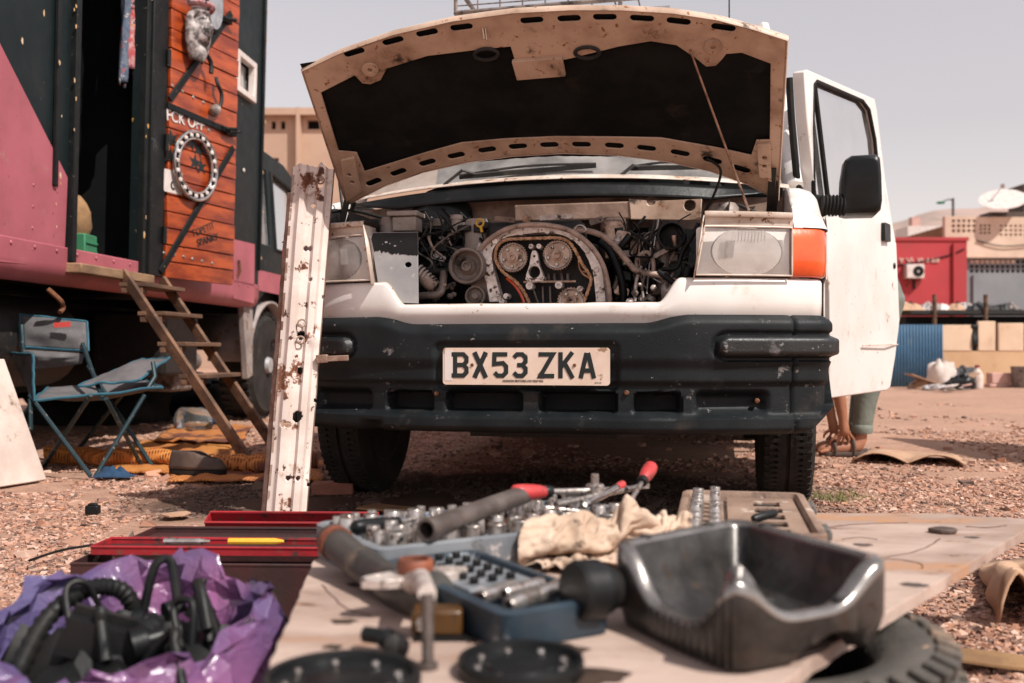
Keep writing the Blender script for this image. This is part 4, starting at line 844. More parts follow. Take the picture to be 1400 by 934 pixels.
mb = MB(); c = EV(652, 325, .38); mb.lathe([(0, .065), (.035, .063), (.042, .05), (.046, .0), (.048, -.07), (0, -.07)], 22, Matrix.Translation(c)); mb.build('expansion_bottle', MAT['reservoir'], van)
mb = MB(); c = EV(656, 305, .28); mb.tube([c + Vector((.0125 * math.cos(t), 0, .0125 * math.sin(t))) for t in [2 * pi * k / 18 for k in range(18)]], .0036, 6, closed=True); mb.cyl(c + Vector((.003, 0, -.013)), c + Vector((.007, 0, -.032)), .005); mb.build('dipstick_ring', MAT['yellow'], eng)
mb = MB(); mb.tube([c + Vector((.007, 0, -.03)), c + Vector((.022, 0, -.09))], .003, 6); mb.build('dipstick_tube', MAT['hose_black'], eng)
mb = MB(); c = EV(600, 300, .47); mb.lathe([(.0, .02), (.06, .015), (.11, -.01), (.12, -.03)], 28, Matrix.Translation(c) @ RX); mb.build('brake_servo', MAT['black_plastic'], van)
mb = MB(); mb.tube([EV(463, 240, .45), EV(470, 300, .42), EV(462, 330, .38)], .006, 6); mb.box(EV(455, 300, .42), (.05, .04, .07)); mb.box(EV(498, 305, .40), (.12, .05, .02)); mb.build('hinge_clutter', MAT['engine_dark'], van)

# wiring, thin pipes and brackets packed round the block
for k in range(26):
    left = k % 2; x0 = random.uniform(576, 650) if left else random.uniform(835, 945); y0 = random.uniform(288, 330); n_ = 4; pts = []; v_ = random.uniform(.24, .40)
    for j in range(n_): pts.append((x0 + random.uniform(-22, 22), y0 + j * random.uniform(14, 30), v_ + random.uniform(-.03, .03)))
    hose([p for p in pts if p[1] < 416], random.uniform(.0018, .0048), random.choice(['hose_black', 'hose_black', 'wiper', 'hose_tan', 'tool_steel', 'engine_grey']), 'wire', 6)
for k in range(16):
    px, py = (random.uniform(578, 630), random.uniform(385, 412)) if k % 2 else (random.uniform(845, 930), random.uniform(385, 413)); p = EV(px, py, random.uniform(.16, .24)); r_ = random.uniform(.006, .014); mb = MB()
    mb.lathe([(0, .004), (r_ * .5, .004), (r_ * .55, 0), (r_, -.002), (r_, -.02)], 6 if k % 3 else 14, RX); mb.build('bolt_head', MAT[random.choice(['cast_alu', 'steel_oily', 'engine_grey', 'tool_steel'])], eng, loc=p, bevel=.001)
for k, (px, py, w_, h_, t_) in enumerate(((600, 352, .05, .02, .3), (612, 392, .06, .016, -.4), (852, 322, .05, .03, .2), (868, 335, .03, .06, .1), (905, 345, .06, .015, -.5), (940, 372, .02, .07, .15), (850, 398, .05, .03, .3), (690, 300, .07, .018, .1), (760, 297, .12, .016, 0), (815, 302, .05, .02, -.2), (720, 300, .03, .022, .3))):
    p = EV(px, py, .30); mb = MB(); mb.prism(rrect(0, 0, w_, h_, min(w_, h_) * .3), [circ2(w_ * .28 if w_ > h_ else 0, h_ * .28 if h_ > w_ else 0, min(w_, h_) * .2, 8)], .006, lambda x, z, d: (x, d, z)); o = mb.build('bracket', MAT[['cast_alu', 'engine_grey', 'steel_oily', 'firewall'][k % 4]], eng, loc=p, bevel=.0015); o.rotation_euler = (random.uniform(-.3, .3), t_, random.uniform(-.4, .4))

# ================================================================ camper truck
TROLL = 1.4
TM = Matrix.Translation((-2.28, 4.44, 0)) @ Matrix.Rotation(math.atan2(-.0859, 1), 4, 'Z') @ Matrix.Rotation(R(TROLL), 4, 'Y')
truck = thing('camper_truck', 'dark green and pink box camper truck with an orange plank door', 'truck'); truck.matrix_world = TM; truck.rotation_euler = TM.to_euler(); truck.location = TM.to_translation()
def T(px, py, x=0.0): p = ray_plane(TM, 0, x, px, py); return p
def TY(px, py, x=0.0): p = T(px, py, x); return (p.y, p.z)
pm('truck_green', (.0045, .0095, .0105), (.008, .0135, .0145), sc=3, rough=.5, spec=.22, bump=.05, bsc=40, spots=[((.16, .14, .11), -.08, 30, .8), ((.5, .25, .04), -.12, 20, .8), ((.022, .022, .021), .12, 6, .7, .2)])
pm('truck_pink', (.40, .105, .130), (.32, .080, .100), sc=2.5, rough=.55, bump=.06, bsc=40, spots=[((.26, .09, .085), .24, 3.5, .8, .3), ((.36, .16, .15), .14, 9, .8, .2), ((.16, .06, .04), -.05, 26, .9)])
pm('door_wood', (.42, .070, .013), (.19, .024, .006), sc=3.2, rough=.38, bump=.12, bsc=60, stretch=(1, 1, 5), spots=[((.11, .018, .006), .12, 10, .6, .15), ((.62, .16, .03), .06, 7, .5, .15)], coat=.25)
pm('door_black', (.004, .0055, .006), (.009, .010, .010), sc=9, rough=.55, spec=.25, bump=.1, spots=[((.14, .11, .09), -.02, 40, .8)])
pm('window_white', (.66, .58, .54), (.55, .47, .43), sc=6, rough=.5, bump=.04, spots=[(DIRT, .1, 14, .8)])
pm('mudguard', (.33, .28, .26), (.22, .18, .17), sc=7, rough=.7, bump=.1, spots=[(DIRT, .22, 9, .9)])
Y0 = -1.6; Y1 = TY(355, 300)[0]; ZB = TY(200, 407)[1]; ZT = 3.55; ZB0 = ZB + .10
dwy0, dwy1 = TY(100, 200)[0], TY(191, 200)[0]; dwz0 = TY(150, 368)[1]
wy0, wz0 = TY(318, 128); wy1, wz1 = TY(346, 85); wz0 = TY(332, 133)[1]; wz1 = TY(332, 76)[1]
DEP = 2.3
mb = MB()
mb.prism([(Y0, ZB0), (dwy0, ZB0), (dwy1, ZB0), (Y1, ZB0), (Y1, ZT), (Y0, ZT)], [[(dwy0, dwz0), (dwy1, dwz0), (dwy1, 3.25), (dwy0, 3.25)], [(wy0 + .03, wz0 + .03), (wy1 - .03, wz0 + .03), (wy1 - .03, wz1 - .03), (wy0 + .03, wz1 - .03)]], .05, lambda y, z, d: (-d, y, z))
mb.build('side_wall', MAT['truck_green'], truck)
mb = MB(); mb.box((-DEP, (Y0 + Y1) / 2, (ZB0 + ZT) / 2), (.05, Y1 - Y0, ZT - ZB0)); mb.box((-DEP / 2 - .025, Y1 - .025, (ZB0 + ZT) / 2), (DEP - .06, .05, ZT - ZB0)); mb.box((-DEP / 2 - .025, Y0 + .025, (ZB0 + ZT) / 2), (DEP - .06, .05, ZT - ZB0)); mb.build('far_walls', MAT['truck_green'], truck)
mb = MB(); mb.box((-DEP / 2, (Y0 + Y1) / 2, ZT + .03), (DEP + .06, Y1 - Y0 + .06, .06)); mb.build('roof', MAT['truck_green'], truck, bevel=.02)
mb = MB(); mb.box((-DEP / 2, (Y0 + Y1) / 2, dwz0 - .04), (DEP - .12, Y1 - Y0 - .12, .06)); mb.box((-.75, dwy1 + .2, (dwz0 + ZT) / 2), (1.3, .03, ZT - dwz0 - .1)); mb.box((-.9, dwy0 - .3, dwz0 + .45), (1.2, .5, .9)); mb.build('cabin_floor', MAT['black'], truck)
# rounded pink skirt under the wall
r = .075
def skirt(a, b):
    ang = -pi / 2 * b * 1.15; return (-.0 + (-r + r * math.cos(ang)) + .006, lerp(Y0, Y1, a), ZB0 + r * math.sin(ang) + .01 - .02 * b)
mb = MB(); mb.grid(lambda a, b: (.006, lerp(Y0, Y1, a), lerp(ZB0 + .10, ZB0 + .01, b)) if b < .25 else skirt(a, (b - .25) / .75), 40, 12); mb.build('pink_skirt', MAT['truck_pink'], truck, smooth=60, solid=.004)
pk = [TY(91, 243), TY(86, 366), TY(-60, 352), TY(-400, 330), TY(-400, -200), TY(-75, -100), TY(0, 63)]
mb = MB(); mb.prism([(max(Y0, y), min(3.5, z)) for y, z in pk], [], .004, lambda y, z, d: (.006 - d, y, z)); mb.build('pink_panel', MAT['truck_pink'], truck)
pk = [TY(318, 327), TY(347, 334), TY(346, 415), TY(318, 408)]
mb = MB(); mb.prism(pk, [], .004, lambda y, z, d: (.008 - d, y, z)); mb.build('pink_corner', MAT['truck_pink'], truck)
for y in (dwy0 - .35, dwy0 - .7):                             # rivet rows on the pink panel
    for k in range(4): mb = MB(); mb.lathe([(0, .004), (.006, .003), (.008, 0)], 8, Matrix.Translation((.006, y, dwz0 + .03 + .10 * k)) @ Matrix.Rotation(R(90), 4, 'Y')); mb.build('rivet', MAT['truck_pink'], truck)
# door frame, sill
mb = MB(); mb.box((.012, dwy0 - .022, (dwz0 + 3.3) / 2), (.04, .045, 3.3 - dwz0)); mb.build('door_frame', MAT['door_black'], truck, bevel=.004)
mb = MB(); mb.box((.012, dwy1 + .022, (dwz0 + 3.3) / 2), (.04, .045, 3.3 - dwz0)); mb.build('door_frame', MAT['door_black'], truck, bevel=.004)
hp = T(222, 300, .03)
mb = MB(); mb.box((.02, (dwy1 + .05 + hp.y) / 2, (dwz0 + 3.3) / 2), (.05, hp.y - dwy1 - .06, 3.3 - dwz0)); mb.build('hinge_post', MAT['door_black'], truck, bevel=.006)
for z in (1.25, 1.8, 2.3): mb = MB(); mb.cyl((.06, hp.y - .03, z - .05), (.06, hp.y - .03, z + .05), .013); mb.build('hinge', MAT['door_black'], truck)
pm('sill_wood', (.30, .18, .10), (.16, .09, .05), sc=14, rough=.8, bump=.4, bsc=60, stretch=(1, .2, 1))
mb = MB(); mb.box((.035, (dwy0 + dwy1) / 2, dwz0 - .03), (.10, dwy1 - dwy0 + .10, .05)); mb.build('door_sill', MAT['sill_wood'], truck, bevel=.006)
# opened plank door, two leaves
da = R(14); ddl = Vector((math.sin(da), math.cos(da), 0)); ddn = Vector((math.cos(da), -math.sin(da), 0)); DO = Vector((.045, hp.y + .01, 0))
DT = Matrix(((ddl.x, ddn.x, 0, DO.x), (ddl.y, ddn.y, 0, DO.y), (0, 0, 1, 0), (0, 0, 0, 1))); DTW = TM @ DT
def TD(px, py, y=.0): return ray_plane(DTW, 1, y, px, py)
dw = TD(320, 250).x; zb = TD(224, 380).z; zs = TD(227, 148).z; zt_ = 3.2
leafs = []
for z0_, z1_, nm in ((zb, zs - .012, 10), (zs + .012, zt_, 10)):
    df = MB().box((dw / 2, -.024, (z0_ + z1_) / 2), (dw - .01, .02, z1_ - z0_ - .01), M=DT).build('plank_door', MAT['door_black'], truck)
    ph = (z1_ - z0_) / nm
    for k in range(nm):
        wob = random.uniform(-.003, .003); mb = MB(); mb.box((0, 0, 0), (dw, .022 + abs(wob), ph - .007), rot=DT.to_3x3()); c = DT @ Vector((dw / 2, wob, z0_ + ph * (k + .5)))
        mb.build('plank', MAT['door_wood'], df, bevel=.003, loc=c)
    leafs.append(df)
def dbar(p, q, w, name, mat, par, h=.012): a = TD(*p, .018); b = TD(*q, .018); MB().bar(DT @ Vector((a.x, .019, a.z)), DT @ Vector((b.x, .019, b.z)), w, h, up=(DT.to_3x3() @ Vector((0, 1, 0)))).build(name, MAT[mat], par, bevel=.002)
dbar((219, 372), (319, 202), .040, 'brace_strap', 'door_black', leafs[0]); dbar((232, 136), (316, 18), .040, 'brace_strap', 'door_black', leafs[1])
dbar((229, 144), (316, 181), .038, 'edge_strap', 'door_black', leafs[1])
for p in ((308, 178), (313, 182), (307, 28)): q = TD(*p, .02); mb = MB(); mb.box((0, 0, 0), (.10, .035, .035)); mb.cyl((-.04, .02, 0), (.07, .03, .02), .010); mb.v = [tuple(DT.to_3x3() @ Vector(v_)) for v_ in mb.v]; mb.build('latch', MAT['door_black'], leafs[1], loc=DT @ Vector((q.x, .03, q.z)), bevel=.004)
for row, par in ((((224, 346), (238, 348), (251, 351), (263, 354), (276, 357), (290, 360)), 0), (((235, 117), (249, 125), (264, 133), (278, 140)), 1), (((236, 156), (250, 165), (268, 172), (285, 178)), 0)):
    for p in row: q = TD(*p, .011); mb = MB(); mb.lathe([(0, .006), (.008, .005), (.011, 0)], 8, Matrix.Rotation(R(-90), 4, 'X')); mb.v = [tuple(DT.to_3x3() @ Vector(v_)) for v_ in mb.v]; mb.build('bolt', MAT['tool_steel'], leafs[par], loc=DT @ Vector((q.x, .012, q.z)))
q = TD(237, 249, .013); mb = MB(); mb.prism(rrect(0, 0, .17, .135, .01), [], .002, lambda x, z, d: DT.to_3x3() @ Vector((x, .0135 - d, z))); st = mb.build('sticker', MAT['window_white'], leafs[0], loc=DT @ Vector((q.x, 0, q.z)))
mb = MB(); mb.tube([DT.to_3x3() @ Vector((.0 + .022 * math.cos(t), .0142, -.02 + .022 * math.sin(t))) for t in [2 + k * .5 for k in range(7)]], .006, 6); mb.build('sticker_mark', MAT['letter'], leafs[0], loc=DT @ Vector((q.x, 0, q.z)))
RD = DT.to_3x3().to_4x4()
def dtext(body, px, py, size, mat, name, tilt=0): q = TD(px, py, .0145); M = Matrix.Translation(DT @ Vector((q.x, .0150, q.z))) @ RD @ Matrix.Rotation(pi, 4, 'Z') @ Matrix.Rotation(R(90), 4, 'X') @ Matrix.Rotation(pi, 4, 'Y') @ Matrix.Rotation(R(tilt), 4, 'Z'); return M
def door_text(body, px, py, size, mat, name, tilt=0):
    q = TD(px, py, .0145); B = Matrix(((ddl.x, 0, ddn.x, 0), (ddl.y, 0, ddn.y, 0), (0, 1, 0, 0), (0, 0, 0, 1)))
    pos = DT @ Vector((q.x, .0150, q.z)); text_obj(body, size, MAT[mat], name, leafs[0], Matrix.Translation(pos) @ B @ Matrix.Rotation(R(tilt), 4, 'Z'), .0015)
door_text('FCK OFF', 254, 165, .095, 'window_white', 'painted_lettering', 2)
for w_, px, py, t_ in (('TO', 268, 318, 18), ('PETIT', 283, 312, 22), ('SPANKY', 284, 328, 18)): door_text(w_, px, py, .062, 'letter', 'scribbled_lettering', t_)
# dark leaf-shaped stencils round the ring
for px, py, sc_ in ((235, 190, .05), (232, 213, .05), (262, 195, .045), (272, 205, .05), (266, 222, .05), (275, 228, .045)):
    q = TD(px, py, .0125); pts = []
    for k in range(10): a = 2 * pi * k / 10 + px; rr = sc_ * (1.25 if k % 2 else .45); pts.append((rr * math.cos(a) * 1.1, rr * math.sin(a)))
    mb = MB(); mb.prism(pts, [], .0012, lambda x, z, d: DT.to_3x3() @ Vector((x, .0140 - d, z))); mb.build('stencil', MAT['letter'], leafs[0], loc=DT @ Vector((q.x, 0, q.z)))
# window
wf = MB(); wf.prism([(wy0, wz0), (wy1, wz0), (wy1, wz1), (wy0, wz1)], [[(wy0 + .055, wz0 + .045), (wy1 - .055, wz0 + .045), (wy1 - .055, wz1 - .045), (wy0 + .055, wz1 - .045)]], .05, lambda y, z, d: (.035 - d, y, z)); wfo = wf.build('window', MAT['window_white'], truck, bevel=.006)
mb = MB(); mb.add([(-.03, wy0 + .05, wz0 + .05), (-.03, wy1 - .05, wz0 + .05), (-.03, wy1 - .05, wz1 - .05), (-.03, wy0 + .05, wz1 - .05)], [(0, 1, 2, 3)]); mb.build('pane', MAT['cab_glass'], wfo)
mb = MB(); mb.bar((.0, (wy0 + wy1) / 2 + .04, wz0 + .05), (.0, (wy0 + wy1) / 2 + .04, wz1 - .05), .03, .02); mb.build('window_bar', MAT['door_black'], wfo)
# edge trims with chips, light dot
for y, zlo in ((Y1 - .015, ZB0 + .2), (dwy0 - .18, T(88, 262).z)): mb = MB(); mb.box((.012, y, (zlo + ZT) / 2), (.02, .03, ZT - zlo - .02)); mb.build('corner_trim', MAT['door_black'], truck, bevel=.004)
q = T(334, 233, .01); mb = MB(); mb.lathe([(0, .008), (.012, .006), (.016, 0)], 10, Matrix.Translation((.006, q.y, q.z)) @ Matrix.Rotation(R(90), 4, 'Y')); mb.build('marker_stud', MAT['window_white'], truck)
q = T(325, 365, .01); mb = MB(); mb.tube([(.015, q.y, q.z - .07), (.03, q.y, q.z - .03), (.02, q.y, q.z + .05)], .010, 6); mb.build('hook', MAT['rust'], truck)
q = T(71, 410, .0); mb = MB(); mb.tube(smoothpath([(.0, q.y - .04, q.z + .05), (.04, q.y, q.z), (.03, q.y + .05, q.z - .03), (.03, q.y + .02, q.z - .06)], 4), .012, 6); mb.build('tow_hook', MAT['rust'], truck)
# chassis beam, tank, boxes under the body
mb = MB(); mb.box((-.75, (Y0 + Y1) / 2 + .4, .72), (.14, Y1 - Y0 + 1.6, .24)); mb.box((-1.6, (Y0 + Y1) / 2 + .4, .72), (.14, Y1 - Y0 + 1.6, .24)); mb.build('chassis_rails', MAT['black'], truck)
mb = MB(); mb.lathe([(0, -.45), (.2, -.45), (.24, -.41), (.24, .41), (.2, .45), (0, .45)], 24, Matrix.Translation((-.42, T(100, 480).y, .60)) @ Matrix.Rotation(R(90), 4, 'X')); mb.build('fuel_tank', MAT['engine_dark'], truck)
mb = MB(); mb.box((-.38, T(275, 480).y, .60), (.5, .55, .42)); mb.build('battery_box', MAT['engine_dark'], truck, bevel=.03)
mb = MB(); mb.box((-.30, T(288, 505).y, .36), (.22, .32, .16)); mb.cyl((-.28, T(285, 470).y - .2, .48), (-.28, T(295, 470).y + .3, .48), .07); mb.build('valve_block', MAT['engine_grey'], truck, bevel=.02)
mb = MB(); mb.box((-1.2, (Y0 + Y1) / 2, .55), (1.0, Y1 - Y0 - .2, .5)); mb.build('belly_box', MAT['black'], truck)
for k in range(5): mb = MB(); mb.box((-2.05, lerp(Y0 + .5, Y1 - .4, k / 4), .50), (.42, (Y1 - Y0) / 5 - .06, .72)); mb.build('far_blocker', MAT['black'], truck, bevel=.02)  # dark boxes added on the far side to block the lit ground beyond
for z in (2.45,): mb = MB(); mb.box((.006, (Y0 + dwy0) / 2 - .05, z), (.006, dwy0 - Y0 - .2, .012)); mb.build('panel_seam', MAT['truck_green'], truck)
for k in range(26): mb = MB(); mb.lathe([(0, .005), (.007, .004), (.010, 0)], 8, Matrix.Translation((.010, lerp(Y0 + .1, Y1 - .05, k / 25), ZB0 + .075)) @ Matrix.Rotation(R(90), 4, 'Y')); mb.build('skirt_rivet', MAT['truck_pink'], truck)
pm('chip_paint', (.55, .42, .30), (.6, .30, .06), sc=30, rough=.8)
for k in range(46):                                                   # chips of bare paint along the door frame and wall
    y_, z_ = (random.choice([dwy0 - .05, dwy0 - .18, dwy1 + .03, Y1 - .02]) + random.uniform(-.03, .02), random.uniform(1.1, 3.2)) if k % 4 else (random.uniform(dwy0 - 1.0, dwy0 - .25), random.uniform(1.9, 3.1))
    if k % 4 == 0 and False: pass
    mb = MB(); w_ = random.uniform(.004, .012); mb.prism([(w_ * math.cos(t) * random.uniform(.5, 1.2), w_ * random.uniform(1, 2.2) * math.sin(t)) for t in [2 * pi * j / 6 for j in range(6)]], [], .001, lambda y, z, d: (.0335 - d if k % 4 else .0015 - d, y_ + y, z_ + z)); mb.build('paint_chip', MAT['chip_paint'], truck)
# cab
CY0 = Y1 + .06; CY1 = CY0 + 1.75
cabp = [(CY0, .78), (CY0, 2.16), (CY0 + .10, 2.22), (CY0 + .9, 2.18), (CY0 + 1.25, 2.08), (CY1 - .12, 1.42), (CY1, 1.30), (CY1, .62), (CY0 + .9, .62), (CY0 + .86, .95), (CY0 + .62, 1.06), (CY0 + .3, 1.06), (CY0 + .1, .95)]
cwin = [[(CY0 + .10, 1.42), (CY0 + .40, 1.42), (CY0 + .40, 2.04), (CY0 + .12, 2.04)], [(CY0 + .50, 1.40), (CY0 + 1.28, 1.40), (CY0 + 1.12, 1.98), (CY0 + .52, 2.04)]]
mb = MB(); mb.prism(cabp, cwin, .05, lambda y, z, d: (-.05 - d - .10 * max(0, z - 1.35), y, z)); cab = mb.build('cab', MAT['truck_green'], truck, bevel=.01); mb = MB(); mb.prism(cabp, [], .05, lambda y, z, d: (-2.2 + d + .10 * max(0, z - 1.35), y, z)); mb.build('cab_far_side', MAT['truck_green'], cab)
mb = MB(); mb.add([(-.2, CY0, 2.17), (-.2, CY0 + .9, 2.17), (-.22, CY0 + 1.25, 2.07), (-2.0, CY0 + 1.25, 2.07), (-2.0, CY0 + .9, 2.17), (-2.0, CY0, 2.17)], [(0, 1, 4, 5), (1, 2, 3, 4)]); mb.add([(-.1, CY1 - .1, 1.36), (-.12, CY1, 1.28), (-.12, CY1, .65), (-2.1, CY1, .65), (-2.1, CY1, 1.28), (-2.1, CY1 - .1, 1.36)], [(0, 1, 4, 5), (1, 2, 3, 4)]); mb.build('cab_front', MAT['truck_green'], cab, solid=.02)
for k, w_ in enumerate(cwin): mb = MB(); mb.add([(-.075 - .10 * max(0, z - 1.35), y, z) for y, z in w_], [(0, 1, 2, 3)]); mb.build('cab_window', MAT['cab_glass'], cab)
mb = MB(); mb.tube([(-.05 - .10 * max(0, z - 1.35), y, z) for y, z in cwin[1]], .018, 6, closed=True); mb.build('window_seal', MAT['rubber'], cab)
mb = MB(); mb.box((-1.1, CY0 + .5, 1.1), (1.9, .7, .5)); mb.build('cab_seats', MAT['black'], cab)
mb = MB(); mb.prism([(CY0 + .01, 1.04), (CY1 - .02, 1.02), (CY1 - .02, 1.20), (CY0 + .01, 1.20)], [], .006, lambda y, z, d: (-.043 - d, y, z)); mb.build('pink_stripe', MAT['truck_pink'], cab)
mb = MB(); a = CY0 + 1.0; mb.box((-.03, a, 1.12), (.03, .12, .035)); mb.build('cab_handle', MAT['black_plastic'], cab)
# front wheel, mudguard, hub
wy = CY0 + .47
wh = bpy.data.objects.new('wheel', None); COL.objects.link(wh); wh.parent = truck; wh.location = (-.22, wy, .44)
Mx = Matrix.Rotation(R(90), 4, 'Y')
mb = MB(); mb.lathe([(.26, -.13), (.38, -.14), (.425, -.10), (.432, -.03), (.42, -.025), (.42, .025), (.432, .03), (.425, .10), (.38, .14), (.26, .13)], 48, Mx)
for k in range(40):
    for s in (-1, 1): mb.box((s * .085, 0, .432), (.07, .03, .022), M=Matrix.Rotation(2 * pi * (k + .25 * s) / 40, 4, 'X'))
mb.build('tyre', MAT['tyre'], wh, smooth=35)
mb = MB(); mb.lathe([(0, .16), (.06, .16), (.075, .11), (.12, .09), (.15, .055), (.24, .05), (.265, .11), (.275, .12), (.27, -.12)], 32, Mx); mb.build('rim', MAT['sheet_grey'], wh)
for k in range(10): a = 2 * pi * k / 10; mb = MB(); mb.cyl((.08, .135 * math.cos(a), .135 * math.sin(a)), (.125, .135 * math.cos(a), .135 * math.sin(a)), .018, n=6); mb.build('wheel_nut', MAT['steel_oily'], wh)
mb = MB(); mb.grid(lambda a, b: (-.06 - .34 * b, wy + .50 * math.cos(lerp(pi * .98, 0.02, a)), .44 + .52 * math.sin(lerp(pi * .98, .02, a))), 20, 3); mb.build('mudguard', MAT['mudguard'], truck, solid=.02)
mb = MB(); mb.prism([(wy - .72, .90), (wy - .52, .90), (wy - .49, .36), (wy - .60, .34)], [], .05, lambda y, z, d: (-.04 - d, y, z)); mb.build('mud_flap', MAT['mudguard'], truck, bevel=.01)
mb = MB(); mb.box((-1.1, CY1 + .05, .68), (2.2, .14, .28)); mb.build('truck_bumper', MAT['black_plastic'], truck, bevel=.03)
# rear axle wheels out of view to the left stand the truck up
for x in (-.25, -1.95):
    mb = MB(); mb.lathe([(.26, -.13), (.38, -.14), (.43, -.09), (.43, .09), (.38, .14), (.26, .13)], 40, Matrix.Translation((x, -.7, .44)) @ Mx); mb.lathe([(0, .10), (.08, .10), (.26, .06), (.27, -.06), (0, -.1)], 24, Matrix.Translation((x, -.7, .44)) @ Mx); mb.build('rear_wheel', MAT['tyre'], truck)
mb = MB(); mb.lathe([(.26, -.13), (.38, -.14), (.43, -.09), (.43, .09), (.38, .14), (.26, .13)], 40, Matrix.Translation((-1.95, wy, .44)) @ Mx); mb.build('rear_wheel', MAT['tyre'], truck)

# ---- things hung on and standing in the truck
tw = lambda v_: TM @ Vector(v_)
def on_door(px, py, y=.03): q = TD(px, py, y); return TM @ (DT @ q)
_dt = (TM @ DT).to_3x3(); DW3 = Matrix((-_dt.col[0], _dt.col[1], _dt.col[2])).transposed().to_4x4()
pm('bone', (.50, .44, .42), (.06, .04, .038), sc=22, rough=.6, bump=.3, spots=[((.02, .015, .015), .22, 20, .7), ((.22, .05, .05), .0, 12, .7)])
pm('scarf_blue', (.05, .08, .13), (.12, .14, .18), sc=40, rough=.9, bump=.4, spots=[((.35, .06, .05), .2, 20, .9), ((.40, .34, .34), .16, 30, .9)])
pm('scarf_red', (.38, .06, .06), (.45, .30, .30), sc=26, rough=.9, bump=.4, spots=[((.02, .03, .04), .3, 22, .9), ((.55, .22, .06), .18, 16, .9)])
# carved mask
mk = thing('carved_mask', 'carved pale and dark face mask hung on the orange plank door', 'mask', on_door(268, 40, .05)); mk.rotation_euler = DW3.to_euler()
def face(a, b):
    t = pi * (a - .5); z = lerp(-.20, .16, b); w = .105 * math.sin(pi * (.12 + .80 * b)) ** .7
    y = .075 * math.cos(t) * math.sin(pi * (.1 + .8 * b)) ** .5
    y += .05 * math.exp(-((a - .5) / .09) ** 2 - ((z + .01) / .06) ** 2) - .035 * math.exp(-((abs(a - .5) - .2) / .08) ** 2 - ((z - .05) / .03) ** 2) - .03 * math.exp(-((a - .5) / .18) ** 2 - ((z + .10) / .016) ** 2) + .02 * math.exp(-((z - .095) / .02) ** 2)
    return (w * math.sin(t), y, z)
MB().grid(face, 24, 24).build('face', MAT['bone'], mk, smooth=70, solid=.006)
mb = MB(); mb.tube([(.098 * math.cos(t), .012 + .078 * math.sin(t), .125 + .012 * math.sin(t)) for t in [pi * k / 14 for k in range(15)]], .022, 8, ell=.6); mb.build('headband', MAT['scarf_red'], mk)
mb = MB(); mb.tube(smoothpath([(-.06, .02, -.12), (-.12, .025, -.17), (-.12, .03, -.24)], 4), .014, 6); mb.build('tassel', MAT['hose_black'], mk)
om = thing('oval_mirror', 'small oval mirror with grey glass on the orange plank door', 'mirror', on_door(293, 8, .03)); om.rotation_euler = DW3.to_euler()
MB().lathe([(0, .012), (.095, .012), (.10, .006), (.10, 0)], 32, Matrix.Rotation(R(-90), 4, 'X'), sx=.85, sy=1.7).build('frame', MAT['door_black'], om)
MB().lathe([(0, .0145), (.088, .0145), (.088, .012)], 32, Matrix.Rotation(R(-90), 4, 'X'), sx=.85, sy=1.7).build('mirror_glass', MAT['chrome'], om)
rg_ = thing('drum_hoop', 'round silver studded hoop hung on the lower orange plank door', 'hoop', on_door(268, 227, .04)); rg_.rotation_euler = DW3.to_euler()
rr = abs(TD(268, 180, .04).z - TD(268, 273, .04).z) / 2
MB().tube([(rr * math.cos(t), .0, rr * math.sin(t)) for t in [2 * pi * k / 40 for k in range(40)]], .011, 8, closed=True).build('outer_rim', MAT['chrome'], rg_)
MB().tube([(rr * .80 * math.cos(t), .0, rr * .80 * math.sin(t)) for t in [2 * pi * k / 40 for k in range(40)]], .008, 8, closed=True).build('inner_rim', MAT['chrome'], rg_)
mb = MB(); mb.prism(circ2(0, 0, rr * .98, 40), [circ2(0, 0, rr * .81, 40)], .012, lambda x, z, d: (x, -.006 - d * .3, z)); mb.build('band', MAT['door_black'], rg_)
for k in range(20): a = 2 * pi * k / 20; mb = MB(); mb.box((rr * .895 * math.cos(a), .006, rr * .895 * math.sin(a)), (.026, .014, .026)); mb.build('stud', MAT['window_white'], rg_, bevel=.006)
sn = thing('carved_hook', 'dark twisted hook screwed to the upper orange plank door', 'hook', on_door(295, 135, .04)); sn.rotation_euler = DW3.to_euler()
MB().tube(smoothpath([(.0, 0, .13), (.012, .02, .09), (-.03, .02, .04), (-.03, .02, -.02), (-.01, .01, -.06)], 5), .013, 8).build('stem', MAT['engine_dark'], sn)
mb = MB(); mb.lathe([(0, .03), (.03, .02), (.045, 0), (.03, -.02), (0, -.03)], 12, Matrix.Translation((.02, .01, -.08)) @ Matrix.Rotation(R(80), 4, 'Y')); mb.build('knob', MAT['engine_grey'], sn)
# scarves hanging in the doorway
for (px0, px1, pyb, m_, nm, lb) in ((166, 176, 118, 'scarf_blue', 'scarf', 'blue striped scarf hanging in the truck doorway beside a red one'), (174, 187, 98, 'scarf_red', 'scarf', 'red and pink patterned scarf hanging in the truck doorway')):
    a = T(px0, 40, -.06); b = T(px1, 40, -.06); zl = T(px0, pyb, -.06).z
    def sfn(u_, w_): z = lerp(3.2, zl, w_); return tuple(tw((-.06 + .018 * math.sin(u_ * 9 + w_ * 3) + .01 * nz((u_ * 3, w_ * 9, px0)), lerp(a.y, b.y, u_) + .012 * nz((u_, w_ * 5, px0 + 3)), z + .03 * math.sin(u_ * 3) * w_)))
    tag(MB().grid(sfn, 10, 40).build(nm, MAT[m_], None, smooth=80, solid=.004), lb, 'scarf', 'scarves hanging in the doorway')
pm('sack_tan', (.30, .17, .075), (.20, .11, .05), sc=9, rough=.9, bump=.3); pm('crate_green', (.03, .22, .10), (.04, .16, .08), rough=.6)
q = tw((-.20, T(101, 300, -.2).y + .04, dwz0 - .01)); bt = thing('tan_sack', 'tan cloth sack standing on the green crate inside the truck doorway', 'sack', q + Vector((0, 0, .197))); bt.scale = (.72, .72, .62)
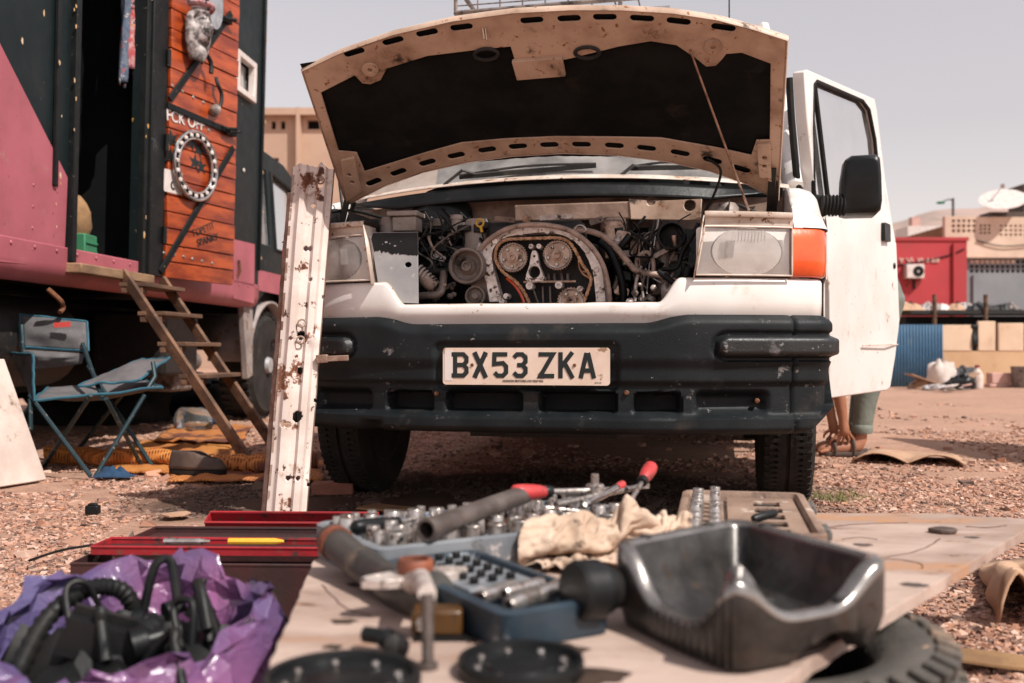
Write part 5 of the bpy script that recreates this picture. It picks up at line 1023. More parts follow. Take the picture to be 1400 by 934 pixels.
MB().lathe([(0, 0), (.09, 0), (.11, .06), (.10, .2), (.07, .28), (.03, .34), (0, .35)], 18).build('bag', MAT['sack_tan'], bt, smooth=60)
mb = MB()
mb = MB().box((0, 0, .10), (.16, .16, .19)); ck = mb.build('crate', MAT['crate_green'], None, bevel=.006, loc=q + Vector((.0, .0, .0))); tag(ck, 'green plastic crate just inside the truck doorway', 'crate')
for k in range(3):
    mb = MB(); mb.box((.083, 0, .05 + .05 * k), (.008, .14, .012)); mb.build('crate_rib', MAT['crate_green'], ck)

# ---- wooden steps up to the truck door
pm('step_wood', (.19, .098, .055), (.075, .038, .023), sc=8, rough=.75, bump=.3, bsc=50, stretch=(1, .25, 1), spots=[((.045, .024, .015), .26, 9, .9, .2)])
A0 = tw((.07, T(150, 372).y, T(150, 372).z + .0)); A1 = G(338, 634); B0 = tw((.07, T(206, 382).y, T(206, 382).z)); B1 = A1 + (B0 - A0) * .92; B1.z = 0.0
A1.z = .0
lad = thing('wooden_steps', 'rough wooden steps leading from the gravel up to the truck door', 'steps', A1)
MB().bar(A0 - A1, Vector((0, 0, .02)), .024, .058).build('rail', MAT['step_wood'], lad, bevel=.004)
MB().bar(B0 - A1, B1 - A1 + Vector((0, 0, .02)), .024, .058).build('rail', MAT['step_wood'], lad, bevel=.004)
out = (A1 - A0); out.z = 0; out.normalize()
for k, t in enumerate((.07, .23, .395, .565)):
    p = A0.lerp(A1, t) - A1; q_ = B0.lerp(B1, t) - A1; q_.z = p.z; MB().bar(p + out * .02, q_ + out * .02, .16, .022).build('tread', MAT['step_wood'], lad, bevel=.003)
    MB().bar(p + out * .01 - Vector((0, 0, .03)), p.lerp(q_, .12) + out * .01 - Vector((0, 0, .03)), .12, .03).build('cleat', MAT['step_wood'], lad, bevel=.003)

# ---- camping chair
pm('canvas_grey', (.12, .112, .116), (.085, .08, .083), sc=9, rough=.85, bump=.35, bsc=160, spots=[((.22, .20, .20), .2, 6, .9, .2)])
pm('trim_blue', (.02, .105, .15), (.016, .075, .11), sc=20, rough=.7, bump=.1); pm('chair_tube', (.014, .034, .042), (.022, .045, .052), sc=20, rough=.4, metal=.3, bump=.05, spots=[((.25, .2, .18), .1, 30, .8)])
pm('label_red', (.55, .06, .05), (.45, .05, .04), rough=.6)
ch = thing('camping_chair', 'grey folding camp chair with torn back and blue piping', 'chair', G(150, 650)); C0 = ch.location
def cw(px, py, d): return W(px, py, d) - C0
fl_, fr_, bl_, br_ = cw(122, 655, 4.36), cw(205, 638, 4.75), cw(60, 628, 5.0), cw(140, 612, 5.3)
dF, dB = 4.42, 4.85
def ctube(pts, r=.0105, name='tube'): MB().tube(pts, r, 8).build(name, MAT['chair_tube'], ch)
sfl, sfr, sbl, sbr = cw(44, 548, dF), cw(222, 530, 4.55), cw(66, 530, dB), cw(200, 520, 5.0)
g0 = lambda p: Vector((p.x, p.y, -C0.z + .012))
ffl, ffr, fbr, fbl = g0(cw(124, 655, 4.36)), g0(cw(130, 655, 4.34)), g0(cw(208, 637, 4.76)), g0(cw(60, 640, 4.75))
ctube([cw(40, 540, dF), ffl], name='leg'); ctube([cw(198, 540, 4.5), ffr], name='leg'); ctube([cw(120, 500, dB), fbr], name='leg'); ctube([cw(195, 505, 5.0), g0(cw(95, 632, 5.0))], name='leg')
ctube([cw(145, 545, dF), fbr + Vector((-.05, .0, .0))], name='leg'); ctube([cw(124, 540, dF), fbl], name='leg')
ctube([cw(30, 445, dB), cw(34, 500, dB - .1), cw(44, 548, dF)], name='back_post'); ctube([cw(113, 470, dB), cw(125, 505, dB - .1), cw(140, 545, dF + .05)], name='back_post')
ctube([cw(209, 495, 4.6), cw(212, 515, 4.58), cw(203, 530, 4.55)], name='arm_post'); ctube([cw(41, 545, dF), cw(42, 588, dF - .02)], name='strap')
def sheet(name, c, mat, sag=.02, tear=0, par=ch, n=14, sd=0):
    c = [Vector(k) for k in c]; nrm_ = (c[1] - c[0]).cross(c[3] - c[0]).normalized()
    f = lambda a, b: tuple((c[0].lerp(c[1], a)).lerp(c[3].lerp(c[2], a), b) + nrm_ * (sag * math.sin(pi * a) * math.sin(pi * b) + .012 * nz((a * 4, b * 4, sd))) + Vector((0, 0, tear * (nz((a * 14, sd, 1)) * .5 - .25) * (1 - b) ** 4)))
    o = MB().grid(f, n, n).build(name, MAT[mat], par, smooth=80, solid=.004)
    return f, o
def piping(f, sides='tblr'):
    mb = MB(); e_ = {'b': [(t / 12, 0) for t in range(13)], 't': [(t / 12, 1) for t in range(13)], 'l': [(0, t / 12) for t in range(13)], 'r': [(1, t / 12) for t in range(13)]}
    for s in sides: MB().tube([Vector(f(a, b)) for a, b in e_[s]], .0062, 6).build('piping', MAT['trim_blue'], ch)
f, o = sheet('backrest', [cw(28, 474, dB), cw(121, 480, dB), cw(119, 440, dB + .05), cw(27, 430, dB + .05)], 'canvas_grey', .03, 0, sd=1); piping(f)
MB().prism([(0, 0), (.08, .004), (.08, .028), (0, .024)], [], .006, lambda x, z, d: cw(74, 448, dB - .035) + Vector((x, -d, z))).build('maker_label', MAT['label_red'], ch)
f, o = sheet('torn_flap', [cw(45, 500, dB), cw(112, 492, dB), cw(118, 484, dB), cw(30, 478, dB)], 'canvas_grey', .04, .08, sd=5)
f, o = sheet('seat', [sfl, sfr, sbr, sbl], 'canvas_grey', -.05, 0, sd=2); piping(f, 'blr')
f, o = sheet('side_panel', [cw(40, 540, dF), cw(47, 548, dF - .02), cw(45, 485, dF), cw(15, 482, dB)], 'canvas_grey', .01, 0, sd=3); piping(f, 'tr')
f, o = sheet('armrest', [cw(107, 528, dF + .1), cw(190, 520, 4.55), cw(232, 489, 4.75), cw(190, 493, 4.9)], 'canvas_grey', .03, 0, sd=4); piping(f)

# ---- white board leaning at the edge of the yard
pm('board_white', (.62, .52, .46), (.50, .40, .35), sc=5, rough=.75, bump=.1, spots=[(DIRT, .2, 9, .9, .2)])
p0 = G(60, 657); p1 = W(2, 492, 4.25); pa = G(-150, 690)
pb = p1 + (pa - p0)
mb = MB(); vs = [p0, p1, pb, pa]; nn = (p1 - p0).cross(pa - p0).normalized() * .018
mb.add([v_ for v_ in vs] + [v_ + nn for v_ in vs], [(0, 1, 2, 3), (7, 6, 5, 4), (0, 4, 5, 1), (1, 5, 6, 2), (2, 6, 7, 3), (3, 7, 4, 0)]); tag(mb.build('white_board', MAT['board_white'], None, bevel=.004), 'scuffed white board leaning beside the camp chair', 'board')

# ---- woven mats, shoe, bottle and scraps by the truck
def mat_weave(name, c1, c2, sx=120, sy=60):
    m = bpy.data.materials.new(name); m.use_nodes = True; N = m.node_tree.nodes; L = m.node_tree.links; b = N['Principled BSDF']
    tc = N.new('ShaderNodeTexCoord'); w1 = N.new('ShaderNodeTexWave'); w1.inputs['Scale'].default_value = 22; w1.inputs['Distortion'].default_value = .6; w1.bands_direction = 'X'; L.new(tc.outputs['Object'], w1.inputs['Vector'])
    w2 = N.new('ShaderNodeTexWave'); w2.inputs['Scale'].default_value = 16; w2.inputs['Distortion'].default_value = .6; w2.bands_direction = 'Y'; L.new(tc.outputs['Object'], w2.inputs['Vector'])
    mu = N.new('ShaderNodeMath'); mu.operation = 'MULTIPLY'; L.new(w1.outputs['Fac'], mu.inputs[0]); L.new(w2.outputs['Fac'], mu.inputs[1])
    n = N.new('ShaderNodeTexNoise'); n.inputs['Scale'].default_value = 3.5; n.inputs['Detail'].default_value = 5; L.new(tc.outputs['Object'], n.inputs['Vector'])
    mr = N.new('ShaderNodeMapRange'); mr.inputs[1].default_value = .47; mr.inputs[2].default_value = .56; L.new(n.outputs['Fac'], mr.inputs[0])
    x = N.new('ShaderNodeMix'); x.data_type = 'RGBA'; L.new(mr.outputs[0], x.inputs[0]); x.inputs[6].default_value = (*c1, 1); x.inputs[7].default_value = (*c2, 1)
    y = N.new('ShaderNodeMix'); y.data_type = 'RGBA'; L.new(mu.outputs[0], y.inputs[0]); L.new(x.outputs[2], y.inputs[6]); y.inputs[7].default_value = (c1[0] * .35, c1[1] * .3, c1[2] * .3, 1)
    L.new(y.outputs[2], b.inputs['Base Color']); b.inputs['Roughness'].default_value = .85
    bp = N.new('ShaderNodeBump'); bp.inputs['Strength'].default_value = .8; bp.inputs['Distance'].default_value = .01; L.new(mu.outputs[0], bp.inputs['Height']); L.new(bp.outputs[0], b.inputs['Normal']); MAT[name] = m; return m
mat_weave('weave_orange', (.62, .24, .05), (.48, .15, .03)); mat_weave('weave_plum', (.55, .20, .05), (.12, .04, .03))
def flat_mat(name, corners, mat, label, lift=.012, n=24, sd=0):
    c = [Vector(k) for k in corners]; o0 = c[0].copy(); o0.z = 0
    f = lambda a, b: tuple(c[0].lerp(c[1], a).lerp(c[3].lerp(c[2], a), b) - o0 + Vector((.03 * nz((a * 3, b * 3, sd)), .04 * nz((a * 4, b * 3, sd + 9)), lift + .022 * max(0, nz((a * 5, b * 5, sd + 4))) + .012 * nz((a * 11, b * 11, sd)))))
    return tag(MB().grid(f, n, n).build(name, MAT[mat], None, smooth=80, solid=.008, loc=o0), label, 'mat', 'woven mats on the ground')
flat_mat('woven_mat', [G(150, 648), G(300, 655), G(330, 600), G(190, 605)], 'weave_orange', 'faded orange woven mat spread flat under the camp chair', .012, sd=1)
flat_mat('woven_mat', [G(210, 610), G(330, 612), G(345, 588), G(240, 585)], 'weave_plum', 'orange mat with dark plum patches at the foot of the steps', .030, sd=5)
flat_mat('woven_mat', [G(230, 663), G(440, 662), G(440, 622), G(260, 628)], 'weave_plum', 'crumpled dark orange mat partly in the shade of the van', .016, sd=8)
a = G(62, 637); b = G(255, 640); mid = (a + b) / 2
pts = [a.lerp(b, k / 20) + Vector((0, .03 * math.sin(k * .5), .050 + .006 * math.sin(k * 1.3))) - a for k in range(21)]
mb = MB(); mb.tube(pts, [.048 - .012 * (k / 20) for k in range(21)], 16, ell=.9); tag(mb.build('rolled_mat', MAT['weave_orange'], None, smooth=60, loc=a), 'orange woven mat rolled into a tube in front of the camp chair', 'mat')
a = G(290, 652); b = G(432, 648)
pts = [a.lerp(b, k / 20) + Vector((0, .04 * math.sin(k * .4), .055 + .006 * math.sin(k * 1.7))) - a for k in range(21)]
mb = MB(); mb.tube(pts, .042, 16, ell=.85); tag(mb.build('rolled_mat', MAT['weave_plum'], None, smooth=60, loc=a), 'dark orange rolled mat lying between the shoe and the leaning beam', 'mat')
# slip-on shoe
pm('shoe_brown', (.055, .035, .028), (.10, .065, .05), sc=12, rough=.7, bump=.2)
sh = thing('slip_on_shoe', 'worn dark brown slip-on shoe lying on the mats', 'shoe', G(270, 655), (0, 0, R(-10)))
def sole(a, z):
    t = 2 * pi * a; x = .135 * math.cos(t); y = .045 * math.sin(t) * (1 + .25 * math.cos(t)); return (x, y, z)
mb = MB(); n = 24; mb.add([sole(k / n, .022) for k in range(n)] + [sole(k / n, .046) for k in range(n)], [(i, (i + 1) % n, n + (i + 1) % n, n + i) for i in range(n)] + [tuple(range(n - 1, -1, -1)), tuple(range(n, 2 * n))]); mb.build('sole', MAT['rubber'], sh, bevel=.004)
def upper(a, b):
    t = 2 * pi * a; p = Vector(sole(a, .046)); f_ = sm(-.02, .10, p.x); hh = lerp(.075, .045, f_); sx_ = 1 - b * (.32 if f_ < .5 else .45); return (p.x * (1 - b * (.28 if p.x > 0 else .12)), p.y * sx_, .046 + hh * math.sin(b * pi / 2))
MB().grid(upper, 28, 8, cu=True).build('upper', MAT['shoe_brown'], sh, smooth=60, solid=.004)
mb = MB(); mb.grid(lambda a, b: (lerp(.02, .10, a), lerp(-.028, .028, b) * (1 - .3 * a), lerp(.104, .085, a) - .02 * (2 * b - 1) ** 2), 6, 6); mb.build('toe_cap', MAT['shoe_brown'], sh, smooth=60, solid=.003)
# plastic bottle
glass('clear_plastic', (.86, .93, .95), .10, (.55, .62, .66), .08); pm('cap_blue', (.02, .13, .35), (.02, .10, .28), rough=.4)
bo = thing('plastic_bottle', 'large clear plastic water bottle with blue cap lying under the truck', 'bottle', G(247, 594), (0, R(90), R(-18))); bo.location.z = .095
MB().lathe([(0, 0), (.08, 0), (.09, .015), (.086, .06), (.09, .09), (.086, .13), (.09, .16), (.07, .21), (.03, .25), (.022, .27)], 28).build('bottle_wall', MAT['clear_plastic'], bo, smooth=60)
MB().lathe([(.024, .262), (.026, .265), (.026, .292), (0, .294)], 16).build('cap', MAT['cap_blue'], bo)
# scraps
pm('cardboard', (.45, .28, .18), (.36, .21, .13), sc=8, rough=.9, bump=.1, spots=[((.2, .11, .07), .2, 9, .9, .2)])
def scrap(px, py, w, d, label, mat='cardboard', nm='cardboard_scrap', rot=0, z=.016, cat='cardboard', th=.006):
    mb = MB(); k = [(math.cos(t) * w * random.uniform(.75, 1.1), math.sin(t) * d * random.uniform(.75, 1.1)) for t in [2 * pi * j / 7 + .2 for j in range(7)]]
    mb.prism(k, [], th, lambda x, y, q: (x, y, z + q + .015 * nz((x * 9, y * 9, px)))); o = mb.build(nm, MAT[mat], None, bevel=.001, loc=G(px, py)); o.rotation_euler = (0, 0, rot); o.location.z = 0; return tag(o, label, cat)
scrap(240, 710, .055, .05, 'small torn tan cardboard scrap on gravel beside the red toolbox')
scrap(530, 702, .12, .06, 'rust-coloured cardboard scrap on the dark ground behind the socket tray', 'sack_tan')
mb = MB(); mb.box((0, 0, .018), (.045, .03, .03)); mb.box((0, 0, .036), (.03, .02, .008)); tag(mb.build('black_block', MAT['black_plastic'], None, bevel=.005, loc=G(127, 704)), 'small black plastic block lying alone on the gravel', 'block')
pm('cloth_blue', (.012, .05, .11), (.01, .035, .08), rough=.9, bump=.3)
mb = MB(); mb.grid(lambda a, b: (.085 * (a - .5) * 2 * (1 + .3 * nz((a * 3, b * 3, 1))), .05 * (b - .5) * 2, .012 + .05 * max(0, math.sin(pi * a) * math.sin(pi * b)) * (.6 + .8 * nz((a * 7, b * 7, 2)))), 20, 14); tag(mb.build('blue_cloth', MAT['cloth_blue'], None, smooth=70, solid=.003, loc=G(155, 655)), 'crumpled blue cloth scrap at the foot of the camp chair', 'cloth')
pm('brick_red', (.30, .12, .08), (.22, .09, .06), sc=14, rough=.9, bump=.4)
mb = MB(); mb.box((0, 0, .025), (.16, .07, .05)); tag(mb.build('half_brick', MAT['brick_red'], None, bevel=.006, loc=G(455, 676)), 'red half brick on the ground beside the front wheel', 'brick').rotation_euler = (0, 0, .1)
mb = MB(); a = G(40, 775); b = G(120, 755); mb.tube(smoothpath([Vector((0, 0, .016)), (b - a) * .4 + Vector((0, .03, .02)), (b - a) + Vector((0, 0, .018)), (b - a) * 1.3 + Vector((0, -.04, .016))], 6), .0035, 6); tag(mb.build('loose_wire', MAT['hose_black'], None, loc=a), 'thin black wire lying on the gravel behind the purple bag', 'wire')

# dark lumps added under the truck to hide the lit ground beyond
pm('blocker_dark', (.010, .012, .012), (.018, .018, .017), sc=6, rough=.8, bump=.5, bsc=14, spec=.15)
for k, (x_, y_, w_, d_, h_, lb) in enumerate(((-3.15, 9.3, .55, .4, .34, 'added dark lump blocking lit ground under the truck behind the front wheel'), (-3.3, 7.9, .6, .45, .30, 'added dark lump blocking lit ground under the middle of the truck'), (-2.72, 9.0, .34, .5, .26, 'low added dark lump blocking lit ground beside the front wheel of the truck'))):
    def tf(a, b):
        t = 2 * pi * a; r_ = math.cos(b * pi / 2) ** .5; n_ = 1 + .3 * nz((math.cos(t) * 1.7, math.sin(t) * 1.7, b * 2 + k)); return (w_ * r_ * n_ * math.cos(t), d_ * r_ * n_ * math.sin(t), h_ * math.sin(b * pi / 2) * n_)
    tag(MB().grid(tf, 30, 8, cu=True).build('shade_lump', MAT['blocker_dark'], None, smooth=40, loc=(x_, y_, 0)), lb, 'light blocker')

# ================================================================ foreground: board on tyres, tools, bag, toolbox
BZ = .225                                   # top of the board
def Bd(px, py, z=BZ): return G(px, py, z)
pm('ply', (.44, .325, .27), (.29, .20, .16), sc=6, rough=.8, bump=.35, bsc=45, stretch=(.6, 1.4, 1), spots=[((.17, .09, .055), .16, 7, .85, .2), ((.42, .20, .085), .18, 3, .85, .2), ((.22, .11, .06), .10, 24, .8, .08), ((.04, .026, .02), .04, 12, .6, .06)])
pm('old_tyre', (.10, .088, .078), (.06, .053, .047), sc=6, rough=.85, bump=.4, bsc=70, spots=[((.26, .18, .13), .28, 5, .95, .25), ((.36, .22, .14), .08, 14, .95)], spec=.2)
# plywood board
bo_ = [(-.215, .70), (-.258, 1.05), (-.318, 1.60), (-.20, 1.70), (.10, 1.86), (.42, 2.09), (.63, 2.06), (.89, 2.055), (.93, 2.02), (1.03, 1.99), (1.045, 1.965), (.77, 1.63), (.486, 1.284), (.33, 1.09), (.18, .86), (.10, .70)]
pts = []
for a, b in zip(bo_, bo_[1:] + bo_[:1]):
    n = max(1, int(math.hypot(b[0] - a[0], b[1] - a[1]) / .03))
    for k in range(n): t = k / n; p = (lerp(a[0], b[0], t), lerp(a[1], b[1], t)); pts.append((p[0] + .004 * nz((p[0] * 30, p[1] * 30, 0)), p[1] + .004 * nz((p[0] * 30, p[1] * 30, 5))))
mb = MB(); mb.prism(pts, [], .018, lambda x, y, d: (x, y, BZ - d))
plyb = tag(mb.build('plywood_board', MAT['ply'], None, bevel=.0025, smooth=30), 'weathered plywood board laid flat across two old tyres as a bench', 'board')
pm('crack_dark', (.10, .05, .03), (.05, .026, .018), sc=30, rough=.95, bump=0); pm('oil_dark', (.035, .022, .015), (.07, .043, .03), sc=20, rough=.45, bump=.05)
for pts_ in ([(1285, 737), (1268, 748), (1240, 757), (1200, 764)], [(1130, 722), (1160, 718), (1200, 716), (1240, 715)], [(1190, 772), (1215, 765), (1255, 770), (1262, 778)], [(1150, 738), (1175, 735), (1200, 738)], [(440, 800), (470, 830), (505, 842)], [(640, 880), (700, 872), (760, 876)], [(1320, 720), (1350, 722), (1375, 719)]):
    P = smoothpath([Bd(*p) + Vector((0, 0, .0002)) for p in pts_], 6); P = [q + Vector((.003 * nz(q * 60), .004 * nz(q * 75), 0)) for q in P]; mb = MB(); mb.tube(P, [.0009 + .0011 * abs(nz(q * 30)) for q in P], 5); mb.build('crack', MAT['crack_dark'], plyb)
for px, py, r_ in ((470, 850, .012), (500, 800, .018), (660, 905, .010), (620, 868, .008), (760, 890, .026), (800, 925, .030), (1180, 745, .012), (1250, 800, .014), (1330, 735, .010), (455, 885, .008), (520, 925, .012)):
    c_ = Bd(px, py); o_ = [(c_.x + r_ * 1.3 * math.cos(t) * (1 + .45 * nz((math.cos(t) * 1.7, math.sin(t) * 1.7, px))), c_.y + r_ * math.sin(t) * (1 + .45 * nz((math.cos(t) * 1.7, math.sin(t) * 1.7, px)))) for t in [2 * pi * j / 26 for j in range(26)]]
    mb = MB(); mb.prism(o_, [], .0004, lambda x, y, d: (x, y, BZ + .0002 + d)); mb.build('oil_stain', MAT['oil_dark'], plyb)
mb = MB(); k_ = Bd(1290, 729); mb.prism([(.03 * math.cos(t) * random.uniform(.7, 1.2), .022 * math.sin(t) * random.uniform(.7, 1.2)) for t in [2 * pi * j / 9 for j in range(9)]], [], .008, lambda x, y, d: (x, y, .001 + d)); tag(mb.build('bark_chip', MAT['shoe_brown'], None, bevel=.002, loc=k_), 'dark brown bark chip lying alone on the bare plywood', 'chip')
def flat_tyre(x, y, r, h, label, name='old_tyre'):
    t = thing(name, label, 'tyre', (x, y, 0), group='old tyres under the board'); ri = r * .60
    mb = MB(); mb.lathe([(ri, h * .22), (r * .70, h * .06), (r * .88, 0), (r * .97, h * .10), (r, h * .22), (r, h * .78), (r * .97, h * .90), (r * .88, h), (r * .80, h * .985), (r * .70, h * .94), (ri, h * .78), (ri * .97, h * .5), (ri, h * .22)], 64); mb.build('carcass', MAT['old_tyre'], t, smooth=50)
    mb = MB()
    for k in range(44):
        q = Matrix.Rotation(2 * pi * k / 44, 4, 'Z'); mb.box((r * .945, 0, h * .945), (r * .11, .021, .022), M=q, rot=Matrix.Rotation(.30, 3, 'Y')); mb.box((r * .985, 0, h * .5), (.028, .022, h * .62), M=q); mb.box((r * .955, 0, h * .07), (r * .09, .017, .018), M=q, rot=Matrix.Rotation(-.30, 3, 'Y'))
    o = mb.build('tread_lugs', MAT['old_tyre'], t, bevel=.003); o['kind'] = 'stuff'; return t
flat_tyre(.285, 1.30, .275, .204, 'dusty old tyre lying under the board below the oil pan')
flat_tyre(-.075, 1.86, .270, .204, 'old tyre lying under the board below the socket trays')

# oil pan (engine sump)
pm('sump_alu', (.085, .080, .076), (.028, .025, .023), sc=9, rough=.36, metal=.6, bump=.12, bsc=80, spots=[((.03, .024, .02), .34, 10, .35, .22), ((.06, .045, .035), .2, 30, .4)])
sump = thing('oil_pan', 'dark cast metal engine oil pan with two scooped sides on the board', 'oil pan', (.275, 1.19, BZ))
cor = [Vector((.122, 1.226)), Vector((.225, 1.01)), Vector((.430, 1.125)), Vector((.320, 1.40))]          # left, front, right, back
ctr = sum(cor, Vector((0, 0))) / 4
def perim(a):
    """rounded quadrilateral, a in 0..1 starting at the left corner towards the front one"""
    s = a * 4; k = int(s) % 4; t = s - int(s); p0, p1, p2 = cor[k], cor[(k + 1) % 4], cor[(k + 2) % 4]; pm1 = cor[k - 1]
    p = p0.lerp(p1, t); rr = .13
    if t < rr: w = (t / rr) * .5 + .5; q0 = p0.lerp(pm1, rr); q1 = p0.lerp(p1, rr); p = (1 - w) ** 2 * q0 + 2 * w * (1 - w) * p0 + w * w * q1
    elif t > 1 - rr: w = (t - 1 + rr) / rr * .5; q0 = p1.lerp(p0, rr); q1 = p1.lerp(p2, rr); p = (1 - w) ** 2 * q0 + 2 * w * (1 - w) * p1 + w * w * q1
    return p
def rimz(a):
    s = a * 4; z = .100
    if s < 1: z = .100 - .060 * math.exp(-((s - .54) / .34) ** 4)
    elif s < 2: t = s - 1; z = .100 - .044 * math.exp(-((t - .48) / .33) ** 4)
    return z
def sump_fn(a, b):
    p = perim(a % 1.0); z = rimz(a % 1.0); prof = [(.78, 0), (.88, .0), (.95, .04), (1.015, .38), (1.02, .86), (1.012, .965), (.985, 1.0), (.90, 1.0), (.865, .95), (.80, .62), (.66, .34), (.50, .16), (.25, .12), (.0, .12)]
    k = int(round(b * 13)); f, h = prof[k]; q = ctr + (p - ctr) * f; hz = h * z if k < 9 else h * min(z, .085); hz += (.030 * math.exp(-(((a % 1.0) * 4 - 1.0) / .16) ** 2) * (1 if k in (9, 10) else .55 if k in (8, 11) else 0))
    if k < 5 and 1.35 < (a % 1.0) * 4 < 1.9: hz = max(hz, .030 * math.sin(pi * ((a % 1) * 4 - 1.35) / .55)) if k < 4 else hz
    rib = .0030 * math.sin(a * 4 * 115) if (.35 < a * 4 < 1.0 and 1 < k < 4) else 0
    n_ = (p - ctr).normalized(); q = q + n_ * rib
    return (q.x - sump.location.x, q.y - sump.location.y, hz + .001)
pm('sump_rim', (.34, .32, .30), (.22, .20, .185), sc=14, rough=.25, metal=.85, bump=.06, spots=[((.08, .06, .05), .10, 20, .4, .2)])
MB().grid(sump_fn, 400, 13, cu=True, mfn=lambda a, b: 1 if 4 <= int(b * 13) <= 7 else 0).build('casting', [MAT['sump_alu'], MAT['sump_rim']], sump, smooth=55)
mb = MB(); p = Vector((.122, 1.226, .045)) - Vector((.275, 1.19, 0)); mb.tube([p + Vector((.03, 0, 0)), p + Vector((-.012, -.03, .004))], [.022, .026], 18); mb.build('spout', MAT['sump_alu'], sump)
mb = MB(); c0 = p + Vector((-.010, -.035, .006)); dx = Vector((-1, -.55, .05)).normalized(); mb.tube([c0, c0 + dx * .012, c0 + dx * .013, c0 + dx * .040, c0 + dx * .046], [.030, .033, .036, .036, .033], 26); mb.build('black_cap', MAT['black_plastic'], sump, smooth=25)
for a in (.30, .42, .70, .82, .95):
    q = perim(a); n_ = (q - ctr).normalized(); q = q - n_ * .008; mb = MB(); mb.lathe([(.0045, .002), (.007, .002), (.008, 0)], 12, Matrix.Translation((q.x - .275, q.y - 1.19, rimz(a) + .001))); mb.build('bolt_hole', MAT['engine_dark'], sump)
# trays of sockets
pm('tray_blue', (.215, .225, .24), (.14, .15, .165), sc=9, rough=.45, bump=.1, spots=[((.45, .40, .38), .18, 16, .7, .12), ((.05, .04, .035), .16, 12, .6, .15)])
pm('tray_deep', (.030, .048, .065), (.018, .03, .042), sc=9, rough=.35, bump=.1, spots=[((.28, .30, .33), .15, 14, .6, .14)])
pm('tray_tan', (.30, .20, .145), (.20, .125, .09), sc=8, rough=.6, bump=.25, spots=[((.07, .045, .03), .26, 9, .7, .2), ((.45, .36, .30), .12, 20, .8)])
pm('tray_rim', (.06, .058, .055), (.10, .09, .08), sc=12, rough=.5, bump=.1)
def frame_of(o, xdir, z=BZ):
    x = Vector((xdir[0], xdir[1], 0)).normalized(); y = Vector((-x.y, x.x, 0)); return Matrix(((x.x, y.x, 0, o[0]), (x.y, y.y, 0, o[1]), (0, 0, 1, z), (0, 0, 0, 1)))
def tray(name, label, o, xdir, Lx, Ly, h, mat, rows, rim=.012, z=BZ + .001, slots=True):
    """shallow moulded case half: origin corner, x along xdir, y to its left"""
    M = frame_of(o, xdir, z); t = thing(name, label, 'tool tray'); t.matrix_world = M; t.location = M.to_translation(); t.rotation_euler = M.to_euler()
    mb = MB(); r = .018
    def fn(a, b):
        pr = [(0, .0), (.001, 0), (0, .004), (-.002, h), (.004, h + .003), (rim, h + .002), (rim + .003, h - .006), (rim + .006, h * .45), (rim + .03, h * .42)]
        k = int(round(b * 8)); ins, zz = pr[k]; w, l = Lx - 2 * ins, Ly - 2 * ins
        P = rrect(Lx / 2, Ly / 2, w, l, max(.004, r - ins * .5), 5); q = P[int(round(a * len(P))) % len(P)]; return (q[0], q[1], zz)
    mb.grid(fn, 24, 8, cu=True, mfn=lambda a, b: 0); mb.build('shell', MAT[mat], t, smooth=40)
    hs_ = []
    for (y_, n_, r_, x0_, x1_) in rows: hs_ += [circ2(lerp(x0_, x1_, k / max(1, n_ - 1)), y_, r_ * 1.12, 12) for k in range(n_)]
    mb = MB(); mb.prism([(rim, rim), (Lx - rim, rim), (Lx - rim, Ly - rim), (rim, Ly - rim)], hs_ if slots else [], .004, lambda x, y, d: (x, y, h * .62 - d)); mb.build('insert', MAT[mat], t)
    mb = MB(); mb.add([(rim * .8, rim * .8, h * .18), (Lx - rim * .8, rim * .8, h * .18), (Lx - rim * .8, Ly - rim * .8, h * .18), (rim * .8, Ly - rim * .8, h * .18)], [(0, 1, 2, 3)]); mb.build('floor', MAT['black'], t)
    return t, M
_sock = {}
def socket_mesh(r, h, mat='tool_steel'):
    k = (round(r, 4), round(h, 4), mat)
    if k not in _sock:
        mb = MB(); mb.lathe([(r * .9, 0), (r, .001), (r, h * .45), (r * .93, h * .5), (r * .93, h - .001), (r * .88, h), (r * .62, h), (r * .60, h * .45), (0, h * .45)], 18); o = mb.build('socket', MAT[mat], None, smooth=35); _sock[k] = o.data; bpy.data.objects.remove(o)
    return _sock[k]
def put_socket(M, x, y, z, r, h, label, group, mat='tool_steel', tilt=0):
    o = bpy.data.objects.new('socket', socket_mesh(r, h, mat)); COL.objects.link(o); o.location = M @ Vector((x, y, z)); o.rotation_euler = (tilt, 0, random.uniform(0, 6)); return tag(o, label, 'socket', group)
Bx = (.857, .515)
rows1 = [(.040, 11, .0175, .045, .475), (.078, 14, .0125, .035, .475), (.112, 5, .012, .04, .16), (.205, 12, .014, .035, .475), (.235, 16, .009, .03, .48)]
t1, M1 = tray('socket_tray', 'long grey-blue case half full of steel sockets with a pipe laid over it', (-.189, 1.407), Bx, .52, .26, .052, 'tray_blue', rows1)
for (y_, n_, r_, x0_, x1_) in rows1:
    for k in range(n_):
        if random.random() < .93: put_socket(M1, lerp(x0_, x1_, k / (n_ - 1)), y_, .016, r_ * random.uniform(.9, 1.0), .050 + random.uniform(-.004, .006), 'steel socket standing in the grey-blue tray', 'sockets in the grey-blue tray')
A2 = (.515, -.857)
rows2 = [(.030, 7, .0055, .05, .14), (.055, 7, .0055, .05, .14), (.030, 6, .007, .17, .28), (.07, 8, .0055, .04, .20)]
o2_ = (-.189 + .857 * .0, 1.407); M2o = (-.182, 1.392)
t2, M2 = tray('bit_tray', 'deep blue case half with bit holes and long sockets beside the oil pan', M2o, A2, .335, .150, .040, 'tray_deep', [(.115, 9, .006, .03, .20), (.085, 8, .006, .04, .20)])
